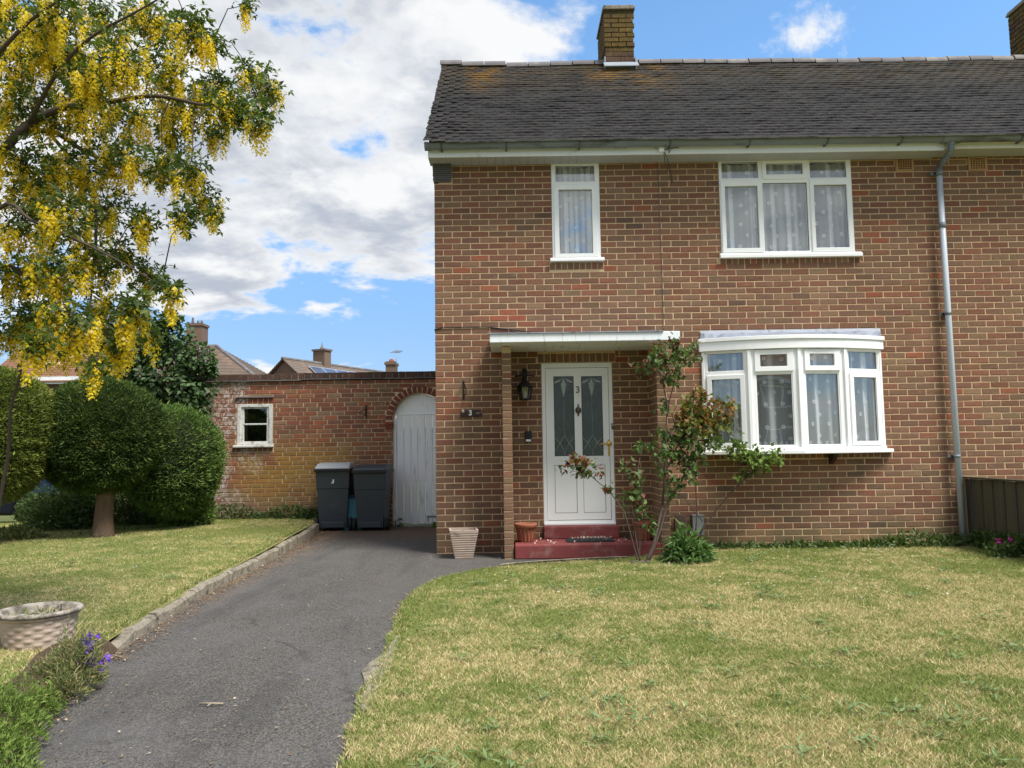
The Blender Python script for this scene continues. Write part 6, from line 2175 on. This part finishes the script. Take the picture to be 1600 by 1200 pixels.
for pts, r0, r1 in stems:
    P = [at(*p) for p in pts]; q = MB()
    pp = []
    for i in range(len(P) - 1):
        for t in (0, .5): pp.append(P[i].lerp(P[i + 1], t) + Vector((uni(-.006, .006), uni(-.01, .01), 0)))
    pp.append(P[-1]); q.tube(pp, [r0 + (r1 - r0) * i / (len(pp) - 1) for i in range(len(pp))], 7); q.build('stem', m_stem, rose)


def rose_leaves(clumps, parent, mat, name='foliage', dens=1.0, size=1.0, rndf=None):
    Ps, Ds, Ns, RN = [], [], [], []
    for cl in clumps:
        (px, py, r, yy) = cl[:4]; rd = cl[4] if len(cl) > 4 else None
        c = np.array(at(px, py, yy)); s = r * (at(801, 700, yy).x - at(800, 700, yy).x)
        k = int(r * r * .17 * dens) + 10
        d = rand_dirs(k)
        nc = max(3, k // 9); cen = c + rand_dirs(nc) * s * (R.random((nc, 1)) ** .5)
        P = cen[R.integers(0, nc, k)] + R.normal(0, .028, (k, 3))
        Ps.append(P); Ds.append(unit(d + np.array([0, -.1, -.35]))); Ns.append(unit(R.normal(0, .5, (k, 3)) + np.array([0, -.3, .8])))
        base = R.random(k)
        RN.append(base if rd is None else np.where(R.random(k) < rd, .97, base * .8))
    Ps = np.concatenate(Ps); k = len(Ps)
    L = R.uniform(.048, .080, k) * size
    return leaves_obj(name, Ps, np.concatenate(Ds), np.concatenate(Ns), L, L * .68, mat, parent, np.concatenate(RN), fold=.1, curl=.15)


rose_leaves([(1040, 560, 30, RY, .16), (1010, 575, 20, RY, .35), (1068, 560, 24, RY, .1), (1085, 545, 12, RY, .2), (1022, 548, 14, RY, .5), (1055, 530, 10, RY, .6), (1045, 595, 18, RY + .1, .05), (1003, 695, 12, RY + .1, .2), (1040, 640, 13, RY + .1, .05),
             (905, 728, 17, RY - .2, .6), (925, 735, 18, RY - .2, .35), (885, 730, 9, RY - .2, .7), (950, 765, 8, RY - .15, .4), (985, 740, 20, RY, .2), (988, 775, 20, RY, .08), (1000, 800, 12, RY, .1), (1018, 820, 10, RY, .02), (1050, 770, 10, RY + .1, .05)], rose, m_rose)
rose_leaves([(1062, 690, 34, RY + .15, .03), (1045, 720, 26, RY + .1, .03), (1080, 715, 26, RY + .2, .05), (1095, 690, 30, RY + .2, .05), (1065, 745, 20, RY + .1, .02), (1030, 690, 20, RY + .1, .02)], rose, m_rose, dens=1.0)
rose_leaves([(1100, 635, 34, RY + .2, .4), (1075, 645, 26, RY + .2, .3), (1130, 640, 22, RY + .2, .6), (1085, 665, 28, RY + .15, .1), (1115, 670, 26, RY + .2, .15)], rose, m_roseyellow, dens=1.15)
q = MB()
for (px, py) in ((1003, 888), (990, 892), (1012, 893)):
    p = at(px, py, RY); q.lathe([(0, .03), (.03, .02), (.04, 0), (.02, -.02)], (p.x, p.y, .055), 8)
q.build('root_stump', m_stem, rose)
# second rose against the wall
WYr = -.28
cr = thing('climbing_rose', tuple(at(1092, 845, WYr)), 'thin climbing rose with fresh green leaves below the bow window', 'rose bush')
for pts, r0, r1 in (([(1088, 848, WYr), (1100, 822, WYr), (1120, 795, WYr), (1142, 770, WYr - .05), (1165, 747, WYr - .1)], .013, .008), ([(1165, 747, WYr - .1), (1150, 722, WYr - .1), (1132, 705, WYr - .1)], .007, .003),
                    ([(1165, 747, WYr - .1), (1180, 735, WYr - .12), (1205, 722, WYr - .12)], .007, .003), ([(1086, 848, WYr), (1089, 800, WYr), (1086, 740, WYr), (1080, 680, WYr)], .008, .004), ([(1098, 815, WYr), (1078, 790, WYr), (1058, 765, WYr)], .006, .004),
                    ([(1152, 700, WYr - .1), (1160, 720, WYr - .1), (1158, 745, WYr - .1)], .006, .003), ([(1165, 747, WYr - .1), (1175, 740, WYr - .1), (1168, 735, WYr - .1), (1160, 742, WYr - .1)], .014, .01)):
    q = MB(); q.tube([at(*p) for p in pts], [r0 + (r1 - r0) * i / (len(pts) - 1) for i in range(len(pts))], 7); q.build('stem', m_stem, cr)
rose_leaves([(1170, 715, 20, WYr - .15, 0), (1190, 718, 20, WYr - .15, 0), (1208, 712, 13, WYr - .15, .02), (1155, 705, 14, WYr - .12, 0), (1140, 700, 11, WYr - .12, 0), (1175, 733, 16, WYr - .12, 0), (1215, 722, 8, WYr - .12, 0), (1128, 690, 9, WYr - .12, 0), (1152, 690, 11, WYr - .12, 0), (1218, 706, 6, WYr - .12, 0), (1158, 740, 8, WYr - .12, 0)], cr, m_green, dens=1.6, size=.85)
rose_leaves([(1128, 660, 22, WYr - .3, .02), (1142, 640, 16, WYr - .3, .02), (1120, 690, 16, WYr - .3, .02)], cr, m_rose, dens=.9, size=.8)

# ------------------------------------------------------------------ smaller plants
def plant(name, label, cat, px, py, yy, rpx, k, L, W, mat, up=.6, squash=.6, zmin=.05, group=None, flat=False, curl=.3, **kw):
    c = np.array(at(px, py, yy)); s = rpx * (at(801, 700, yy).x - at(800, 700, yy).x)
    t = thing(name, (c[0], c[1], zmin), label, cat, group)
    a = R.uniform(0, 6.283, k); el = R.beta(1.6, 1.6, k) * 1.5
    D = np.stack([np.cos(a) * np.cos(el), np.sin(a) * np.cos(el), np.sin(el)], 1)
    rr = R.random(k) ** .7
    P = np.stack([c[0] + D[:, 0] * rr * s * .75, c[1] + D[:, 1] * rr * s * .6, np.maximum(zmin, c[2] - s * squash + D[:, 2] * rr * s * 1.5 * squash)], 1)
    leaves_obj('foliage', P, unit(D * np.array([1, 1, up]) + R.normal(0, .3, (k, 3))), unit(np.array([0, 0, 1.0]) + R.normal(0, .4, (k, 3))), R.uniform(.7, 1.2, k) * L, R.uniform(.7, 1.2, k) * W, mat, t, curl=curl, **kw)
    return t, c, s


def mounds(name, label, cat, spots, k, L, W, mat, up=.5, rise=.6, stem=None, curl=.3):
    """leaves on low mounds; spots = (x px of the base, y px of the base, radius m, height m)"""
    g0 = []
    for (px, py, r, h) in spots:
        d = cF + cR * ((px - 800) / FPX) - cU * ((py - 600) / FPX); g0.append((CAM + d * ((.055 - CAM.z) / d.z), r, h))
    t = thing(name, tuple(g0[0][0]), label, cat)
    Ps, Ds = [], []
    tot = sum(r * r * (1 + h / r) for _, r, h in g0)
    for (c, r, h) in g0:
        kk = max(8, int(k * r * r * (1 + h / r) / tot))
        rr = R.random(kk) ** .5; a = R.uniform(0, 6.283, kk)
        top = h * (1 - rr ** 2.2) * (1 + .25 * R.normal(0, 1, kk))
        z = top * (1 - .75 * R.random(kk) ** 2)
        Ps.append(np.stack([c.x + r * rr * np.cos(a), c.y + r * rr * np.sin(a), c.z + np.maximum(z, .005)], 1))
        Ds.append(np.stack([np.cos(a) * rr, np.sin(a) * rr, np.full(kk, rise)], 1))
        if stem:
            q = MB()
            for i in range(7):
                aa = uni(0, 6.28); q.tube([(c.x, c.y, .04), (c.x + r * .4 * math.cos(aa), c.y + r * .4 * math.sin(aa), c.z + h * .6), (c.x + r * .7 * math.cos(aa), c.y + r * .7 * math.sin(aa), c.z + h * .8)], [.006, .004, .002], 5)
            q.build('stem', stem, t)
    Ps = np.concatenate(Ps); kk = len(Ps)
    leaves_obj('foliage', Ps, unit(np.concatenate(Ds) + R.normal(0, .38, (kk, 3))), unit(np.array([0, 0, 1.0]) + R.normal(0, .5, (kk, 3))), R.uniform(.6, 1.25, kk) * L, R.uniform(.6, 1.25, kk) * W, mat, t, curl=curl)
    return t


mounds('peony_plant', 'leafy green peony clump on the lawn edge beside the red step', 'plant', [(1074, 878, .19, .27), (1060, 875, .13, .22), (1090, 876, .13, .20)], 460, .135, .038, m_peony, rise=.45, stem=m_green, curl=.5)
# bottom-left bed
def filler(name, label, cat, pxs, k, L, W, mat, zlo, zhi, group=None, mk=None):
    p0 = at(*pxs[0][:2], pxs[0][2]); t = thing(name, (p0.x, p0.y, .06), label, cat, group)
    Ps = []
    for (px, py, yy, r) in pxs:
        c = np.array(at(px, py, yy)); s = r * (at(801, 700, yy).x - at(800, 700, yy).x)
        kk = int(k * r / sum(p[3] for p in pxs))
        d = rand_dirs(kk); P = c + d * (R.random(kk) ** .4)[:, None] * np.array([s, s * .9, s * .8]); P[:, 2] = np.maximum(P[:, 2], zlo); Ps.append(P)
    Ps = np.concatenate(Ps); kk = len(Ps)
    leaves_obj('foliage', Ps, unit(R.normal(0, .6, (kk, 3)) + np.array([0, -.1, .7])), rand_dirs(kk), R.uniform(.6, 1.2, kk) * L, R.uniform(.6, 1.2, kk) * W, mat, t)
    return t


mounds('lavender_bush', 'straggly grey green lavender clump at the drive edge beside the round planter', 'plant',
       [(112, 1078, .13, .27), (84, 1074, .11, .17), (135, 1066, .09, .24), (62, 1070, .09, .09), (98, 1092, .10, .13)], 3300, .040, .007, m_sage, rise=1.0)
vt = thing('violet_flowers', tuple(at(140, 1040, -4.6)), 'small violet flower spikes at the kerb end beside the lavender', 'flowers')
for i in range(44):
    px, py = random.gauss(141, 7), random.uniform(992, 1056)
    if i > 38: px, py = uni(155, 170), uni(1025, 1035)
    p = np.array(at(px, py, -5.12 + uni(-.06, .06))); p[2] = max(p[2], .07)
    P = p + R.normal(0, .006, (7, 3))
    leaves_obj('blossom', P, rand_dirs(7), rand_dirs(7), .016, .014, m_violet, vt, kind=None, flat=True)
P = []
for i in range(260): P.append(np.array(at(random.gauss(140, 9), uni(1000, 1060), -5.1 + uni(-.08, .08))))
P = np.array(P); P[:, 2] = np.maximum(P[:, 2], .05)
leaves_obj('foliage', P, unit(R.normal(0, .5, (260, 3)) + np.array([0, 0, .8])), rand_dirs(260), .032, .008, m_sage, vt)
mounds('ground_cover_plant', 'bright green feathery plant filling the bottom left corner by the drive', 'plant',
       [(30, 1122, .16, .16), (64, 1112, .10, .11), (5, 1150, .18, .18), (-35, 1140, .22, .2), (28, 1165, .10, .11), (-5, 1195, .14, .14), (12, 1225, .11, .11), (-50, 1200, .2, .16)], 5200, .030, .009, m_green, rise=.9)
# weeds along the foot of the walls
def weed_strip(name, pts, k, L, W, mat, h=.14, yj=.08):
    Ps = []
    for _ in range(k):
        i = random.randrange(len(pts) - 1); t_ = random.random()
        a, b_ = pts[i], pts[i + 1]
        x = a[0] + (b_[0] - a[0]) * t_; y = a[1] + (b_[1] - a[1]) * t_; hh_ = a[3] + (b_[3] - a[3]) * t_
        Ps.append((x, y - abs(random.gauss(0, yj)), a[2] + random.random() ** 1.6 * hh_ * (0.45 + .8 * abs(math.sin(x * 3.1) * math.sin(x * 1.3 + 1)))))
    P = np.array(Ps); k = len(P)
    o = leaves_obj(name, P, unit(R.normal(0, .7, (k, 3)) + np.array([0, -.3, .6])), rand_dirs(k), R.uniform(.6, 1.3, k) * L, R.uniform(.6, 1.3, k) * W, mat, None)
    tag(o, kind='stuff'); return o


weed_strip('weeds', [(2.3, -.03, .05, .03), (3.2, -.04, .05, .05), (3.9, -.05, .05, .07), (4.6, -.08, .05, .17), (5.3, -.10, .05, .20)], 1300, .075, .035, m_weed)
weed_strip('weeds', [(5.36, -.10, .05, .16), (5.36, -.6, .05, .18), (5.34, -1.2, .05, .20), (5.3, -2.2, .05, .2)], 2000, .07, .035, m_weed, yj=.15)
weed_strip('weeds', [(-6.2, 3.3, .16, .12), (-5.0, 3.28, .16, .24), (-4.2, 3.3, .16, .20), (-3.5, 3.32, .16, .30), (-3.15, 3.32, .14, .34)], 2600, .07, .028, m_weed)
weed_strip('weeds', [(-6.0, 1.6, .15, .08), (-5.2, 2.2, .16, .10), (-4.6, 2.6, .16, .12)], 900, .06, .025, m_weed, yj=.2)
weed_strip('weeds', [(-1.98, 3.36, .03, .12), (-1.80, 3.36, .03, .14)], 90, .05, .02, m_weed, yj=.03)
weed_strip('weeds', [(-1.30, 3.2, .03, .10), (-1.22, 3.1, .03, .10)], 60, .05, .02, m_green, yj=.03)
pk_ = thing('geranium', tuple(at(1575, 855, -1.0)), 'magenta flowered geranium at the foot of the board fence', 'flowers')
for (px, py) in ((1561, 846), (1568, 852), (1578, 843), (1588, 850), (1586, 857), (1595, 858), (1598, 851), (1583, 848), (1590, 845)):
    p = np.array(at(px, py, -1.0)); P = p + R.normal(0, .012, (14, 3))
    leaves_obj('blossom', P, rand_dirs(14), rand_dirs(14), .028, .024, m_pink, pk_, kind=None, flat=True)
P = np.array([np.array(at(random.gauss(1580, 16), uni(850, 880), -1.0 + uni(-.15, .15))) for _ in range(420)]); P[:, 2] = np.maximum(P[:, 2], .05)
leaves_obj('foliage', P, unit(R.normal(0, .6, (420, 3)) + np.array([0, -.2, .5])), rand_dirs(420), .05, .04, m_weed, pk_)

# ------------------------------------------------------------------ grass
def blades(name, P, hgt, lean, mat, width=.0035):
    k = len(P); a = R.uniform(0, 6.283, k)
    side = np.stack([np.cos(a), np.sin(a), np.zeros(k)], 1); w_ = R.uniform(.7, 1.4, k)[:, None] * width
    ld = R.uniform(0, 6.283, k); hh_ = np.minimum(.3 + R.gamma(2.2, .30, k), 1.9) * hgt
    lv = np.stack([np.cos(ld) * lean * hh_, np.sin(ld) * lean * hh_, hh_], 1) * 1.0
    lv[:, :2] *= R.uniform(.2, 1.5, (k, 1))
    V = np.stack([P - side * w_, P + side * w_, P + lv], 1).reshape(-1, 3)
    F = np.arange(k * 3).reshape(-1, 3)
    r1 = np.repeat(R.random(k), 3); r2 = np.repeat(R.random(k), 3)
    o = bpy.data.objects.new(name, np_mesh(name, V, F, mat, {'rnd': r1, 'rnb': r2})); put(o); return tag(o, kind='stuff')


def sample_lawn(k, x0, x1, y0, y1, inside, zf):
    """denser towards the camera, as far as blades can be told apart"""
    x = R.uniform(x0, x1, k); y = y0 + (y1 - y0) * R.random(k) ** 1.9
    z = zf(x, y)
    v = np.stack([x, y, z], 1) - np.array(CAM)
    d = v @ np.array(cF); sx_ = v @ np.array(cR) / np.maximum(d, .1) * FPX + 800
    ok = inside(x, y) & (d > .3) & (sx_ > -420) & (sx_ < 2020)
    return np.stack([x, y, z], 1)[ok]


ins_r = lambda x, y: (x > right_edge(y) - .01 + .03 * np.sin(y * 11) + R.normal(0, .012, len(x))) & (y < -.02) & ((y < -.63) | (x > 1.83)) & ((x < 5.36) | (x > 5.48))
ins_l = lambda x, y: (x < drive_left(y) - np.where(y < -4.4, .20, .06)) & (y < 3.32)
P = sample_lawn(1650000, -1.0, 7.6, -6.6, 0.0, ins_r, right_z)
blades('grass', P, .0135, 1.3, m_grass, .0021)
P = sample_lawn(640000, -10.0, -2.0, -6.4, 3.35, ins_l, left_z)
blades('grass', P, .0135, 1.3, m_grass, .0024)
# longer tufts along the drive edge
ey = R.uniform(-6.3, -.65, 9000); ex = right_edge(ey) + np.abs(R.normal(0, .05, 9000)) - .02
blades('grass', np.stack([ex, ey, np.full(9000, .045)], 1), .019, 1.2, m_grass)
ey = R.uniform(-4.4, 3.2, 7000); ex = drive_left(ey) - .09 - np.abs(R.normal(0, .03, 7000))
blades('grass', np.stack([ex, ey, left_z(ex, ey)], 1), .022, 1.1, m_grass)
# flat rosettes of weeds in the turf
P, D = [], []
for i in range(190):
    if i < 145:
        y = -6.3 + 6.0 * random.random() ** 1.5; x = uni(float(right_edge(y)) + .05, 5.0); z = float(right_z(np.array(x), np.array(y)))
    else:
        y = uni(-3.8, 2.5); x = uni(-6.0, float(drive_left(y)) - .2); z = float(left_z(np.array(x), np.array(y)))
    kk = random.randint(8, 22); sp = uni(.02, .075)
    for j in range(kk):
        a = uni(0, 6.28)
        P.append((x + random.gauss(0, sp), y + random.gauss(0, sp), z + uni(.012, .03))); D.append((math.cos(a), math.sin(a), uni(.05, .5)))
P = np.array(P); D = unit(np.array(D)); k = len(P)
leaves_obj('lawn_weeds', P, D, unit(np.array([0, 0, 1.0]) + R.normal(0, .25, (k, 3))), R.uniform(.03, .07, k), R.uniform(.009, .018, k), m_rosette, None)
# daisies
P = []
for i in range(150):
    if i < 110: y = uni(-3.4, -.2); x = uni(max(float(right_edge(y)), -.5) + .2, 5.2); z = float(right_z(np.array(x), np.array(y))) + .035
    else: y = uni(-3, 2.8); x = uni(-6, float(drive_left(y)) - .2); z = float(left_z(np.array(x), np.array(y))) + .035
    for j in range(6): P.append((x, y, z, 6.283 * j / 6))
P = np.array(P); k = len(P)
leaves_obj('daisies', P[:, :3], np.stack([np.cos(P[:, 3]), np.sin(P[:, 3]), np.full(k, .1)], 1), np.tile([0, 0, 1.0], (k, 1)), .011, .008, m_white, None, flat=True)
leaves_obj('dry_weeds', PLANTER[0], unit(R.normal(0, .6, (90, 3)) + np.array([0, 0, .25])), rand_dirs(90), .045, .014, m_sage, PLANTER[1])
# litter on the drive: fallen leaves, petals and grit, thickest along the kerb
P = []
for i in range(2600):
    y = uni(-4.6, 3.0); x = float(drive_left(y)) + .03 + abs(random.gauss(0, .09)); P.append((x, y, .040))
for i in range(900):
    y = uni(-6.4, 2.5); x = uni(float(drive_left(y)), float(right_edge(y)) - .03); P.append((x, y, .040))
for i in range(500):
    y = uni(-6.6, -4.4); x = float(drive_left(y)) + random.gauss(.0, .07); P.append((x, y, .05))
for i in range(500):
    y = uni(.8, 3.3); x = uni(float(drive_left(y)) + .05, -.97); P.append((x, y, .040))
for i in range(160):
    P.append((random.gauss(-.72, .16), random.gauss(-.12, .10), .042))
for i in range(220):
    y = uni(-3.6, -2.4); P.append((float(right_edge(y)) - abs(random.gauss(0, .05)), y, .042))
P = np.array(P); k = len(P); a = R.uniform(0, 6.28, k)
leaves_obj('fallen_leaves', P, unit(np.stack([np.cos(a), np.sin(a), R.uniform(-.1, .3, k)], 1)), unit(np.array([0, 0, 1.0]) + R.normal(0, .3, (k, 3))), R.uniform(.008, .030, k), R.uniform(.005, .013, k), m_dryleaf, None, flat=True)
# pale petals on the doorstep
P = np.stack([R.normal(.92, .10, 170), -.135 - np.abs(R.normal(0, .012, 170)), .203 + R.random(170) * .012], 1)
P2 = np.stack([R.uniform(.05, 1.6, 60), R.uniform(-.54, -.14, 60), np.full(60, .203)], 1); P = np.concatenate([P, P2])
leaves_obj('fallen_petals', P, rand_dirs(len(P)), unit(np.array([0, 0, 1.0]) + R.normal(0, .4, (len(P), 3))), .026, .02, m_petal, None, flat=True)
p = at(262, 1133, -5.0); y_ = -5.35
q = MB(); q.tube([(-1.56, -5.42, .043), (-1.50, -5.43, .046), (-1.44, -5.425, .043)], .005, 5); q.tube([(-1.50, -5.43, .046), (-1.505, -5.46, .042)], .004, 5)
tag(q.build('twig', m_palewood), 'short dry brown twig lying on the grey tarmac drive', 'twig')
